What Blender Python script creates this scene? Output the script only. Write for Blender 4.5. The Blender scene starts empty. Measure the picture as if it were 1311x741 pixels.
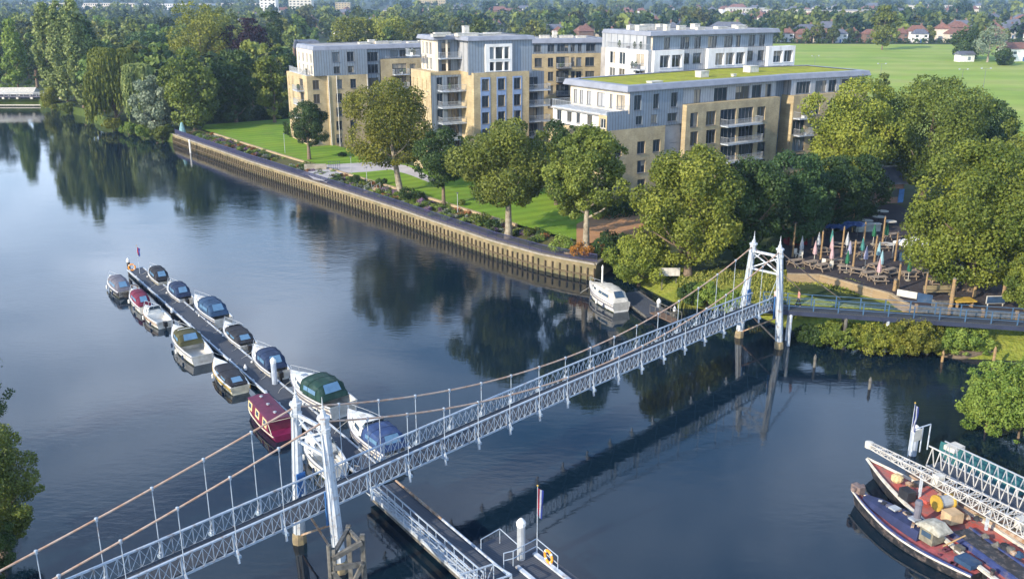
import bpy, math, random
import numpy as np
from mathutils import Vector, Matrix
R = math.radians
scene = bpy.context.scene
col = scene.collection

# ------------------------------------------------------------------ camera
CAM_H = 34.0
cam_d = bpy.data.cameras.new('camera'); cam = bpy.data.objects.new('camera', cam_d); col.objects.link(cam)
cam_d.sensor_width = 36; cam_d.sensor_fit = 'HORIZONTAL'; cam_d.lens = 36 * 1200 / 1311
PITCH = R(17.66)
cam.location = (0, 0, CAM_H); cam.rotation_euler = (R(90) - PITCH, 0, 0)
cam_d.clip_start = 0.5; cam_d.clip_end = 20000
scene.camera = cam

# ------------------------------------------------------------------ sky + sun + exposure
SUN_EL = R(24); SUN_DIR_AZ = math.atan2(-0.64, -0.77)      # direction TO the sun in the XY plane
w = bpy.data.worlds.new('World'); scene.world = w; w.use_nodes = True
nt = w.node_tree; nt.nodes.clear()
def wn(t): return nt.nodes.new(t)
sky = wn('ShaderNodeTexSky'); sky.sky_type = 'NISHITA'; sky.sun_disc = False
sky.sun_elevation = SUN_EL; sky.sun_rotation = math.pi / 2 - SUN_DIR_AZ
sky.air_density = 1.0; sky.dust_density = 0.6; sky.ozone_density = 3.0
tc = wn('ShaderNodeTexCoord'); sep = wn('ShaderNodeSeparateXYZ'); nt.links.new(tc.outputs['Generated'], sep.inputs[0])
mx = wn('ShaderNodeMath'); mx.operation = 'MAXIMUM'; mx.inputs[1].default_value = 0.06; nt.links.new(sep.outputs['Z'], mx.inputs[0])
dv = wn('ShaderNodeVectorMath'); dv.operation = 'DIVIDE'
cb = wn('ShaderNodeCombineXYZ'); nt.links.new(mx.outputs[0], cb.inputs[0]); nt.links.new(mx.outputs[0], cb.inputs[1]); cb.inputs[2].default_value = 1
nt.links.new(tc.outputs['Generated'], dv.inputs[0]); nt.links.new(cb.outputs[0], dv.inputs[1])
nz = wn('ShaderNodeTexNoise'); nz.inputs['Scale'].default_value = 1.1; nz.inputs['Detail'].default_value = 7; nz.inputs['Roughness'].default_value = 0.55; nz.inputs['Distortion'].default_value = 0.4
nt.links.new(dv.outputs[0], nz.inputs['Vector'])
rp = wn('ShaderNodeValToRGB'); rp.color_ramp.elements[0].position = 0.38; rp.color_ramp.elements[1].position = 0.82
lo = wn('ShaderNodeMapRange'); lo.inputs[1].default_value = 0.30; lo.inputs[2].default_value = 0.62; lo.inputs[3].default_value = 0.13; lo.inputs[4].default_value = -0.10; nt.links.new(sep.outputs['Z'], lo.inputs[0])
adn = wn('ShaderNodeMath'); nt.links.new(nz.outputs['Fac'], adn.inputs[0]); nt.links.new(lo.outputs[0], adn.inputs[1]); nt.links.new(adn.outputs[0], rp.inputs[0])
cm = wn('ShaderNodeMath'); cm.operation = 'MULTIPLY'; cm.inputs[1].default_value = 0.82; nt.links.new(rp.outputs[0], cm.inputs[0])
mixc = wn('ShaderNodeMix'); mixc.data_type = 'RGBA'; nt.links.new(cm.outputs[0], mixc.inputs[0])
hsv = wn('ShaderNodeHueSaturation'); hsv.inputs['Saturation'].default_value = 1.35; nt.links.new(sky.outputs[0], hsv.inputs['Color']); nt.links.new(hsv.outputs[0], mixc.inputs[6]); mixc.inputs[7].default_value = (10.5, 12.0, 14.5, 1)
bg = wn('ShaderNodeBackground'); bg.inputs['Strength'].default_value = 0.15
nt.links.new(mixc.outputs[2], bg.inputs['Color'])
wo = wn('ShaderNodeOutputWorld'); nt.links.new(bg.outputs[0], wo.inputs['Surface'])
sun_d = bpy.data.lights.new('sun', 'SUN'); sun = bpy.data.objects.new('sun', sun_d); col.objects.link(sun)
sun_d.energy = 4.2; sun_d.angle = R(0.6); sun_d.color = (1.0, 0.86, 0.66)
tosun = Vector((math.cos(SUN_DIR_AZ) * math.cos(SUN_EL), math.sin(SUN_DIR_AZ) * math.cos(SUN_EL), math.sin(SUN_EL)))
sun.rotation_euler = (-tosun).to_track_quat('-Z', 'Y').to_euler()
sun.location = (-60, -20, 120)
scene.view_settings.view_transform = 'Standard'; scene.view_settings.look = 'None'
scene.view_settings.exposure = 0.82; scene.view_settings.gamma = 1.0; scene.view_settings.use_curve_mapping = False

# ------------------------------------------------------------------ survey helpers: pixel of the photograph -> point of the place
_s, _c = math.sin(PITCH), math.cos(PITCH)
def ray(px, py):
    u = (px - 655.5) / 1200; v = (py - 370.5) / 1200
    return (u, _c - v * _s, -(_s + v * _c))
def W(px, py, z=0.0):
    r = ray(px, py); t = (z - CAM_H) / r[2]
    return Vector((r[0] * t, r[1] * t, z))
def zat(py, px, p):                       # height of what is seen at py above ground point p
    r = ray(px, py); return CAM_H + r[2] * p[1] / r[1]
def dep(p): return p[1] * _c - (p[2] - CAM_H) * _s
def mpp(p): return dep(p) / 1200          # metres per photograph pixel

# ------------------------------------------------------------------ materials
MATS = {}
def _nm(name):
    m = bpy.data.materials.new(name); m.use_nodes = True; return m, m.node_tree.nodes, m.node_tree.links
def mat(name, c, rough=0.7, var=0.15, scale=3.0, c2=None, metal=0.0, bump=0.0, spec=0.4, coat=0.0):
    if name in MATS: return MATS[name]
    m, n, l = _nm(name); b = n['Principled BSDF']
    tcn = n.new('ShaderNodeTexCoord'); no = n.new('ShaderNodeTexNoise'); no.inputs['Scale'].default_value = scale; no.inputs['Detail'].default_value = 6
    l.new(tcn.outputs['Object'], no.inputs['Vector'])
    mixn = n.new('ShaderNodeMix'); mixn.data_type = 'RGBA'
    rr = n.new('ShaderNodeValToRGB'); rr.color_ramp.elements[0].position = 0.35; rr.color_ramp.elements[1].position = 0.65
    l.new(no.outputs['Fac'], rr.inputs[0]); l.new(rr.outputs[0], mixn.inputs[0])
    if c2 is None:
        c2 = tuple(min(1, x * (1 + var)) for x in c); c1 = tuple(x * (1 - var) for x in c)
    else: c1 = c
    mixn.inputs[6].default_value = (*c1, 1); mixn.inputs[7].default_value = (*c2, 1)
    l.new(mixn.outputs[2], b.inputs['Base Color'])
    b.inputs['Roughness'].default_value = rough; b.inputs['Metallic'].default_value = metal; b.inputs['Specular IOR Level'].default_value = spec
    b.inputs['Coat Weight'].default_value = coat
    if bump:
        bp = n.new('ShaderNodeBump'); bp.inputs['Strength'].default_value = bump; bp.inputs['Distance'].default_value = 0.05
        no2 = n.new('ShaderNodeTexNoise'); no2.inputs['Scale'].default_value = scale * 6; l.new(tcn.outputs['Object'], no2.inputs['Vector'])
        l.new(no2.outputs['Fac'], bp.inputs['Height']); l.new(bp.outputs[0], b.inputs['Normal'])
    MATS[name] = m; return m
def stripes(name, c1, c2, freq, axis='X', width=0.12, rough=0.5, metal=0.0, bump=0.6, soft=0.03):
    """boards, seams or ribs: thin lines c2 on c1, freq lines per metre along the object axis"""
    m, n, l = _nm(name); b = n['Principled BSDF']
    tcn = n.new('ShaderNodeTexCoord'); sp = n.new('ShaderNodeSeparateXYZ'); l.new(tcn.outputs['Object'], sp.inputs[0])
    if axis == 'XY':
        a = n.new('ShaderNodeMath'); a.operation = 'ADD'; l.new(sp.outputs['X'], a.inputs[0]); l.new(sp.outputs['Y'], a.inputs[1]); src = a.outputs[0]
    else: src = sp.outputs[axis]
    mu = n.new('ShaderNodeMath'); mu.operation = 'MULTIPLY'; mu.inputs[1].default_value = freq; l.new(src, mu.inputs[0])
    fr = n.new('ShaderNodeMath'); fr.operation = 'FRACT'; l.new(mu.outputs[0], fr.inputs[0])
    rp_ = n.new('ShaderNodeValToRGB'); e = rp_.color_ramp.elements
    e[0].position = 0; e[0].color = (1, 1, 1, 1); e[1].position = width + soft; e[1].color = (0, 0, 0, 1); x = e.new(width); x.color = (1, 1, 1, 1)
    l.new(fr.outputs[0], rp_.inputs[0])
    no = n.new('ShaderNodeTexNoise'); no.inputs['Scale'].default_value = 1.3; no.inputs['Detail'].default_value = 5; l.new(tcn.outputs['Object'], no.inputs['Vector'])
    hv = n.new('ShaderNodeMix'); hv.data_type = 'RGBA'; hv.inputs[6].default_value = (*[x * .82 for x in c1], 1); hv.inputs[7].default_value = (*[min(1, x * 1.18) for x in c1], 1)
    l.new(no.outputs['Fac'], hv.inputs[0])
    mi = n.new('ShaderNodeMix'); mi.data_type = 'RGBA'; l.new(rp_.outputs[0], mi.inputs[0]); l.new(hv.outputs[2], mi.inputs[6]); mi.inputs[7].default_value = (*c2, 1)
    l.new(mi.outputs[2], b.inputs['Base Color'])
    bp = n.new('ShaderNodeBump'); bp.inputs['Strength'].default_value = bump; bp.inputs['Distance'].default_value = 0.04
    l.new(rp_.outputs[0], bp.inputs['Height']); l.new(bp.outputs[0], b.inputs['Normal'])
    b.inputs['Roughness'].default_value = rough; b.inputs['Metallic'].default_value = metal
    return m
def brick_mat(name, c1, c2, mortar):
    m, n, l = _nm(name); b = n['Principled BSDF']
    tcn = n.new('ShaderNodeTexCoord'); sp = n.new('ShaderNodeSeparateXYZ'); l.new(tcn.outputs['Object'], sp.inputs[0])
    a = n.new('ShaderNodeMath'); a.operation = 'ADD'; l.new(sp.outputs['X'], a.inputs[0]); l.new(sp.outputs['Y'], a.inputs[1])
    cbn = n.new('ShaderNodeCombineXYZ'); l.new(a.outputs[0], cbn.inputs[0]); l.new(sp.outputs['Z'], cbn.inputs[1])
    br = n.new('ShaderNodeTexBrick'); br.inputs['Scale'].default_value = 1.0; br.inputs['Brick Width'].default_value = 0.45; br.inputs['Row Height'].default_value = 0.15; br.inputs['Mortar Size'].default_value = 0.015
    br.inputs['Color1'].default_value = (*c1, 1); br.inputs['Color2'].default_value = (*c2, 1); br.inputs['Mortar'].default_value = (*mortar, 1)
    l.new(cbn.outputs[0], br.inputs['Vector'])
    no = n.new('ShaderNodeTexNoise'); no.inputs['Scale'].default_value = 0.5; no.inputs['Detail'].default_value = 8; l.new(tcn.outputs['Object'], no.inputs['Vector'])
    hv = n.new('ShaderNodeMix'); hv.data_type = 'RGBA'; hv.blend_type = 'MULTIPLY'; hv.inputs[0].default_value = 1
    rr = n.new('ShaderNodeValToRGB'); rr.color_ramp.elements[0].position = 0.3; rr.color_ramp.elements[0].color = (.66, .65, .64, 1); rr.color_ramp.elements[1].position = .7
    l.new(no.outputs['Fac'], rr.inputs[0]); l.new(br.outputs['Color'], hv.inputs[6]); l.new(rr.outputs[0], hv.inputs[7])
    l.new(hv.outputs[2], b.inputs['Base Color']); b.inputs['Roughness'].default_value = 0.9
    return m
def leaf_mat(name, dark, light, hue_var=0.0, trans=0.25):
    m, n, l = _nm(name); b = n['Principled BSDF']
    at = n.new('ShaderNodeAttribute'); at.attribute_name = 'leaf'
    oi = n.new('ShaderNodeObjectInfo')
    mi = n.new('ShaderNodeMix'); mi.data_type = 'RGBA'; mi.inputs[6].default_value = (*dark, 1); mi.inputs[7].default_value = (*light, 1)
    l.new(at.outputs['Fac'], mi.inputs[0])
    hs = n.new('ShaderNodeHueSaturation')
    mr = n.new('ShaderNodeMapRange'); mr.inputs[3].default_value = 0.5 - hue_var * .045; mr.inputs[4].default_value = 0.5 + hue_var * .008
    l.new(oi.outputs['Random'], mr.inputs[0]); l.new(mr.outputs[0], hs.inputs['Hue'])
    mv = n.new('ShaderNodeMapRange'); mv.inputs[3].default_value = 1 - hue_var * .48; mv.inputs[4].default_value = 1 + hue_var * .42
    m7 = n.new('ShaderNodeMath'); m7.operation = 'MULTIPLY'; m7.inputs[1].default_value = 7.31; fr = n.new('ShaderNodeMath'); fr.operation = 'FRACT'
    l.new(oi.outputs['Random'], m7.inputs[0]); l.new(m7.outputs[0], fr.inputs[0]); l.new(fr.outputs[0], mv.inputs[0]); l.new(mv.outputs[0], hs.inputs['Value'])
    l.new(mi.outputs[2], hs.inputs['Color']); l.new(hs.outputs[0], b.inputs['Base Color'])
    b.inputs['Roughness'].default_value = 0.55; b.inputs['Specular IOR Level'].default_value = 0.25
    tr = n.new('ShaderNodeBsdfTranslucent'); l.new(hs.outputs[0], tr.inputs['Color'])
    ms = n.new('ShaderNodeMixShader'); ms.inputs[0].default_value = trans
    l.new(b.outputs[0], ms.inputs[1]); l.new(tr.outputs[0], ms.inputs[2]); l.new(ms.outputs[0], n['Material Output'].inputs['Surface'])
    return m
def patch_mat(name, cols, scale, rough=0.95, detail=8, bump=0.5, bscale=2.0, stripe=None):
    """ground: several colours mixed by noise"""
    m, n, l = _nm(name); b = n['Principled BSDF']
    tcn = n.new('ShaderNodeTexCoord'); no = n.new('ShaderNodeTexNoise'); no.inputs['Scale'].default_value = scale; no.inputs['Detail'].default_value = detail; no.inputs['Roughness'].default_value = 0.65
    l.new(tcn.outputs['Object'], no.inputs['Vector'])
    rr = n.new('ShaderNodeValToRGB'); e = rr.color_ramp.elements
    e[0].position = 0.3; e[0].color = (*cols[0], 1); e[1].position = 0.7; e[1].color = (*cols[-1], 1)
    for i, c in enumerate(cols[1:-1]):
        x = e.new(0.3 + 0.4 * (i + 1) / (len(cols) - 1)); x.color = (*c, 1)
    l.new(no.outputs['Fac'], rr.inputs[0]); out = rr.outputs[0]
    if stripe:
        fq, ang, amt = stripe
        mp = n.new('ShaderNodeMapping'); mp.inputs['Rotation'].default_value = (0, 0, ang); l.new(tcn.outputs['Object'], mp.inputs[0])
        wv = n.new('ShaderNodeTexWave'); wv.inputs['Scale'].default_value = fq; wv.inputs['Distortion'].default_value = 1.2; wv.inputs['Detail'].default_value = 3; l.new(mp.outputs[0], wv.inputs[0])
        r2 = n.new('ShaderNodeValToRGB'); r2.color_ramp.elements[0].color = (1 - amt, 1 - amt, 1 - amt, 1); r2.color_ramp.elements[0].position = .3; r2.color_ramp.elements[1].position = .7; l.new(wv.outputs['Fac'], r2.inputs[0])
        mm = n.new('ShaderNodeMix'); mm.data_type = 'RGBA'; mm.blend_type = 'MULTIPLY'; mm.inputs[0].default_value = 1; l.new(out, mm.inputs[6]); l.new(r2.outputs[0], mm.inputs[7]); out = mm.outputs[2]
    l.new(out, b.inputs['Base Color']); b.inputs['Roughness'].default_value = rough; b.inputs['Specular IOR Level'].default_value = 0.15
    if bump:
        n2 = n.new('ShaderNodeTexNoise'); n2.inputs['Scale'].default_value = bscale; n2.inputs['Detail'].default_value = 6; l.new(tcn.outputs['Object'], n2.inputs['Vector'])
        bp = n.new('ShaderNodeBump'); bp.inputs['Strength'].default_value = bump; bp.inputs['Distance'].default_value = 0.3; l.new(n2.outputs['Fac'], bp.inputs['Height']); l.new(bp.outputs[0], b.inputs['Normal'])
    return m
def water_mat():
    m, n, l = _nm('river_water'); b = n['Principled BSDF']
    b.inputs['Base Color'].default_value = (0.0035, 0.013, 0.024, 1); b.inputs['Roughness'].default_value = 0.02; b.inputs['IOR'].default_value = 1.38; b.inputs['Specular IOR Level'].default_value = 0.62
    tcn = n.new('ShaderNodeTexCoord')
    def noise(sc, rot, stretch, det):
        mp = n.new('ShaderNodeMapping'); mp.inputs['Rotation'].default_value = (0, 0, rot); mp.inputs['Scale'].default_value = (sc * stretch, sc, sc)
        l.new(tcn.outputs['Object'], mp.inputs[0]); x = n.new('ShaderNodeTexNoise'); x.inputs['Scale'].default_value = 1; x.inputs['Detail'].default_value = det; x.inputs['Roughness'].default_value = .55; l.new(mp.outputs[0], x.inputs['Vector']); return x.outputs['Fac']
    fine = noise(2.1, R(25), .40, 4); mid = noise(.42, R(35), .5, 2); mask = noise(.022, R(20), .6, 3)
    rr = n.new('ShaderNodeValToRGB'); rr.color_ramp.elements[0].position = .46; rr.color_ramp.elements[0].color = (.15, .15, .15, 1); rr.color_ramp.elements[1].position = .66; l.new(mask, rr.inputs[0])
    s2 = n.new('ShaderNodeMath'); s2.operation = 'MULTIPLY'; s2.inputs[1].default_value = 1.4; l.new(mid, s2.inputs[0])
    ad = n.new('ShaderNodeMath'); ad.operation = 'ADD'; l.new(fine, ad.inputs[0]); l.new(s2.outputs[0], ad.inputs[1])
    ml = n.new('ShaderNodeMath'); ml.operation = 'MULTIPLY'; l.new(ad.outputs[0], ml.inputs[0]); l.new(rr.outputs[0], ml.inputs[1])
    bp = n.new('ShaderNodeBump'); bp.inputs['Strength'].default_value = 0.55; bp.inputs['Distance'].default_value = 0.05; l.new(ml.outputs[0], bp.inputs['Height']); l.new(bp.outputs[0], b.inputs['Normal'])
    return m

white_paint = mat('white_paint', (.52, .57, .63), .45, .12, 2.0, c2=(.30, .35, .41))
tower_paint = mat('tower_paint', (.52, .56, .60), .55, .1, 1.2, c2=(.36, .40, .44), bump=.2)
blue_steel = mat('blue_steel', (.24, .32, .41), .5, .1, 2.0, c2=(.15, .20, .27))
deep_blue = mat('deep_blue_paint', (.03, .12, .32), .5, .2, 3)
rail_white = mat('rail_white', (.34, .40, .47), .4, .08, 4)
cable_rust = mat('cable_rust', (.42, .25, .16), .7, .2, 2.5, c2=(.50, .38, .30))
rust = mat('rusty_iron', (.24, .13, .07), .85, .3, 4, c2=(.36, .30, .24))
gravel_dark = mat('dark_decking', (.045, .052, .065), .85, .25, 3, bump=.3)
deck_grey = stripes('deck_boards', (.055, .065, .085), (.02, .022, .03), 6.0, 'X', .15, .8)
deck_wood = stripes('old_boards', (.16, .10, .065), (.05, .03, .02), 5.0, 'Y', .15, .85)
bridge_deck = stripes('footway_boards', (.035, .042, .055), (.015, .018, .025), 4.0, 'X', .12, .8)
timber_old = mat('weathered_timber', (.15, .145, .13), .9, .3, 3, c2=(.07, .068, .06), bump=.5)
timber_post = mat('timber_post', (.33, .22, .10), .85, .2, 3, c2=(.20, .14, .08))
pile_timber = mat('wall_timber', (.10, .075, .045), .9, .3, 3)
pale_board = mat('pale_wall_board', (.24, .195, .11), .9, .2, .7, c2=(.14, .115, .065), bump=.3)
concrete = mat('concrete', (.33, .30, .25), .9, .12, 2, c2=(.24, .22, .18), bump=.2)
stone = mat('garden_stone', (.40, .31, .19), .9, .2, 3, c2=(.28, .22, .14), bump=.4)
paving = mat('pale_paving', (.44, .42, .42), .85, .08, .6, c2=(.36, .34, .34))
asphalt = mat('riverside_path', (.17, .15, .14), .9, .1, 1.0)
navy_rail = mat('navy_rail', (.035, .04, .10), .5, .1, 3)
steel_grey = mat('galvanised_steel', (.40, .43, .46), .45, .1, 3, metal=.3)
black = mat('black_paint', (.012, .012, .014), .5, .2, 3)
glass_dark = mat('window_glass', (.03, .045, .06), .06, .35, .8, spec=.8)
def _glass_sky_tint():  # varied sky reflections painted into the base colour, one random tint per pane
    n = glass_dark.node_tree.nodes; l = glass_dark.node_tree.links; b = n['Principled BSDF']; oi = n.new('ShaderNodeObjectInfo'); r = n.new('ShaderNodeValToRGB'); e = r.color_ramp.elements
    e[0].color = (.012, .018, .024, 1); e[1].color = (.16, .20, .24, 1); x = e.new(.55); x.color = (.04, .055, .07, 1); x = e.new(.8); x.color = (.09, .085, .07, 1); l.new(oi.outputs['Random'], r.inputs[0]); l.new(r.outputs[0], b.inputs['Base Color'])
_glass_sky_tint()
glass_blue = mat('boat_window', (.04, .07, .11), .08, .2, 2, spec=.8)
pvc = mat('clear_canopy_window', (.10, .20, .32), .12, .1, 2, spec=.8)
frame_grey = mat('window_frame_grey', (.12, .13, .15), .5, .1, 3)
frame_white = mat('window_frame_white', (.70, .70, .68), .5, .06, 3)
bark = mat('bark', (.16, .12, .085), .95, .3, 3, bump=.6)
bark_pale = mat('pale_bark', (.34, .31, .24), .95, .25, 2.0, c2=(.17, .14, .10), bump=.5)
gel_white = mat('gelcoat_white', (.74, .73, .69), .3, .05, 2, c2=(.62, .60, .55), coat=.3)
gel_cream = mat('gelcoat_cream', (.60, .56, .42), .35, .08, 2, coat=.2)
hull_black = mat('hull_black', (.02, .022, .026), .4, .2, 2)
canvas_navy = mat('canvas_navy', (.012, .028, .075), .85, .2, 1.5)
canvas_blue = mat('canvas_blue', (.018, .05, .11), .85, .2, 1.5)
canvas_bright = mat('canvas_bright_blue', (.02, .048, .14), .8, .2, 1.5)
canvas_black = mat('canvas_black', (.018, .02, .028), .85, .2, 1.5)
canvas_grey = mat('canvas_grey', (.12, .12, .15), .85, .2, 1.5)
canvas_green = mat('canvas_green', (.008, .038, .03), .85, .2, 1.5)
canvas_burg = mat('canvas_burgundy', (.13, .014, .042), .85, .2, 1.5)
canvas_olive = mat('canvas_olive', (.06, .06, .025), .85, .2, 1.5)
canvas_teal = mat('canvas_teal', (.016, .10, .11), .8, .2, 1.0)
burg_paint = mat('burgundy_paint', (.16, .012, .055), .4, .15, 2)
red_deck = mat('red_oxide_deck', (.46, .08, .06), .85, .2, 1.6, c2=(.34, .13, .11), bump=.3)
pink_deck = mat('faded_red_deck', (.44, .11, .12), .85, .2, 2.2, c2=(.26, .07, .075), bump=.3)
blue_deck = mat('blue_gunwale', (.03, .05, .16), .6, .2, 2)
yellow = mat('yellow_paint', (.42, .27, .04), .6, .2, 2)
orange = mat('orange_ring', (.80, .30, .03), .5, .1, 2)
off_white = mat('off_white', (.58, .56, .50), .6, .1, 2, c2=(.42, .40, .35))
brick_yellow = brick_mat('yellow_stock_brick', (.53, .42, .235), (.43, .335, .175), (.44, .40, .30))
brick_red = brick_mat('red_brick', (.21, .12, .09), (.17, .10, .075), (.25, .2, .16))
clad_blue = stripes('blue_grey_cladding', (.19, .235, .29), (.08, .105, .14), 1.35, 'XY', .14, .45, .1)
clad_pale = stripes('pale_cladding', (.34, .36, .39), (.16, .18, .21), 1.35, 'XY', .12, .5, .05)
render_cream = mat('cream_render', (.58, .52, .43), .9, .06, .8)
render_white = mat('white_render', (.68, .68, .67), .85, .05, .8)
roof_zinc = mat('zinc_fascia', (.21, .23, .28), .55, .12, .8)
roof_flat = mat('flat_roof', (.30, .29, .28), .9, .2, .6)
roof_tile = mat('red_roof_tile', (.17, .085, .065), .9, .25, 1.0)
roof_slate = mat('slate_roof', (.10, .11, .14), .7, .2, 1.0)
sedum = patch_mat('sedum_roof', [(.24, .27, .03), (.34, .35, .04), (.22, .25, .03), (.38, .34, .07)], .35, bump=.6, bscale=5)
lawn_m = patch_mat('lawn_grass', [(.11, .21, .022), (.16, .28, .025), (.21, .31, .03)], .12, bump=.4, bscale=6, stripe=(.10, R(60), .18))
field_m = patch_mat('playing_field', [(.17, .27, .04), (.24, .33, .05), (.34, .36, .10)], .018, bump=0, stripe=(.012, R(96), .10))
rough_grass = patch_mat('rough_grass', [(.07, .10, .02), (.16, .19, .03), (.22, .22, .05)], .5, bump=1, bscale=3)
land_m = patch_mat('woodland_floor', [(.02, .035, .012), (.04, .06, .02), (.07, .075, .035)], .12, bump=.6, bscale=1)
mud_m = patch_mat('river_mud', [(.09, .07, .05), (.13, .105, .08), (.17, .14, .11)], .6, bump=.5)
court_m = patch_mat('earth_court', [(.34, .18, .08), (.40, .22, .11), (.30, .17, .09)], .4, bump=.2)
terrace_m = patch_mat('terrace_ground', [(.028, .027, .036), (.06, .052, .055), (.04, .04, .046)], .5, bump=.3)
leaf_green = leaf_mat('leaves_green', (.035, .070, .014), (.19, .235, .040), hue_var=.5)
leaf_lime = leaf_mat('leaves_light_green', (.055, .095, .014), (.27, .30, .045), hue_var=.55)
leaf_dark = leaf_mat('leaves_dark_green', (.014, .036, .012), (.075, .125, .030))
leaf_blue = leaf_mat('leaves_bluish_green', (.02, .05, .02), (.08, .15, .045))
leaf_silver = leaf_mat('leaves_silver', (.10, .15, .09), (.30, .35, .24))
leaf_copper = leaf_mat('leaves_copper', (.015, .010, .016), (.05, .022, .035))
leaf_poplar = leaf_mat('leaves_poplar', (.06, .11, .03), (.32, .37, .12))
leaf_mixed = leaf_mat('leaves_mixed_wood', (.022, .055, .014), (.17, .235, .048), hue_var=1.25, trans=.14)
leaf_bush = leaf_mat('leaves_bank', (.06, .13, .02), (.28, .36, .07))

def add_wear(m, c_, lo, hi, sc, amt, stretch=(1, 1, 1)):
    n, l = m.node_tree.nodes, m.node_tree.links; b = n['Principled BSDF']; src = b.inputs['Base Color'].links[0].from_socket
    tcn = n.new('ShaderNodeTexCoord'); mp = n.new('ShaderNodeMapping'); mp.inputs['Scale'].default_value = stretch; l.new(tcn.outputs['Object'], mp.inputs[0])
    no = n.new('ShaderNodeTexNoise'); no.inputs['Scale'].default_value = sc; no.inputs['Detail'].default_value = 9; no.inputs['Roughness'].default_value = .68; l.new(mp.outputs[0], no.inputs['Vector'])
    r = n.new('ShaderNodeValToRGB'); r.color_ramp.elements[0].position = lo; r.color_ramp.elements[1].position = hi; r.color_ramp.elements[1].color = (amt, amt, amt, 1); l.new(no.outputs['Fac'], r.inputs[0])
    mi = n.new('ShaderNodeMix'); mi.data_type = 'RGBA'; l.new(r.outputs[0], mi.inputs[0]); l.new(src, mi.inputs[6]); mi.inputs[7].default_value = (*c_, 1); l.new(mi.outputs[2], b.inputs['Base Color'])
for m_ in (tower_paint, white_paint, rail_white): add_wear(m_, (.20, .13, .08), .55, .66, 2.2, .75)
for m_ in (gel_white, gel_cream, frame_white): add_wear(m_, (.28, .26, .20), .50, .72, 1.6, .5)
for m_ in (red_deck, pink_deck, blue_deck, hull_black): add_wear(m_, (.16, .13, .12), .50, .62, 2.6, .7)
for m_ in (canvas_navy, canvas_blue, canvas_bright, canvas_black, canvas_green, canvas_teal): add_wear(m_, (.12, .14, .14), .52, .72, 1.3, .35)
for m_ in (brick_yellow, render_white, render_cream, clad_pale, clad_blue): add_wear(m_, (.17, .15, .12), .48, .74, .9, .42, (1, 1, .14))
add_wear(concrete, (.16, .15, .10), .5, .66, .8, .6); add_wear(pale_board, (.15, .14, .07), .48, .64, .7, .65)
add_wear(lawn_m, (.20, .21, .05), .52, .70, .14, .5); add_wear(field_m, (.36, .33, .13), .54, .70, .03, .5); add_wear(sedum, (.30, .20, .06), .52, .68, .5, .55)

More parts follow.
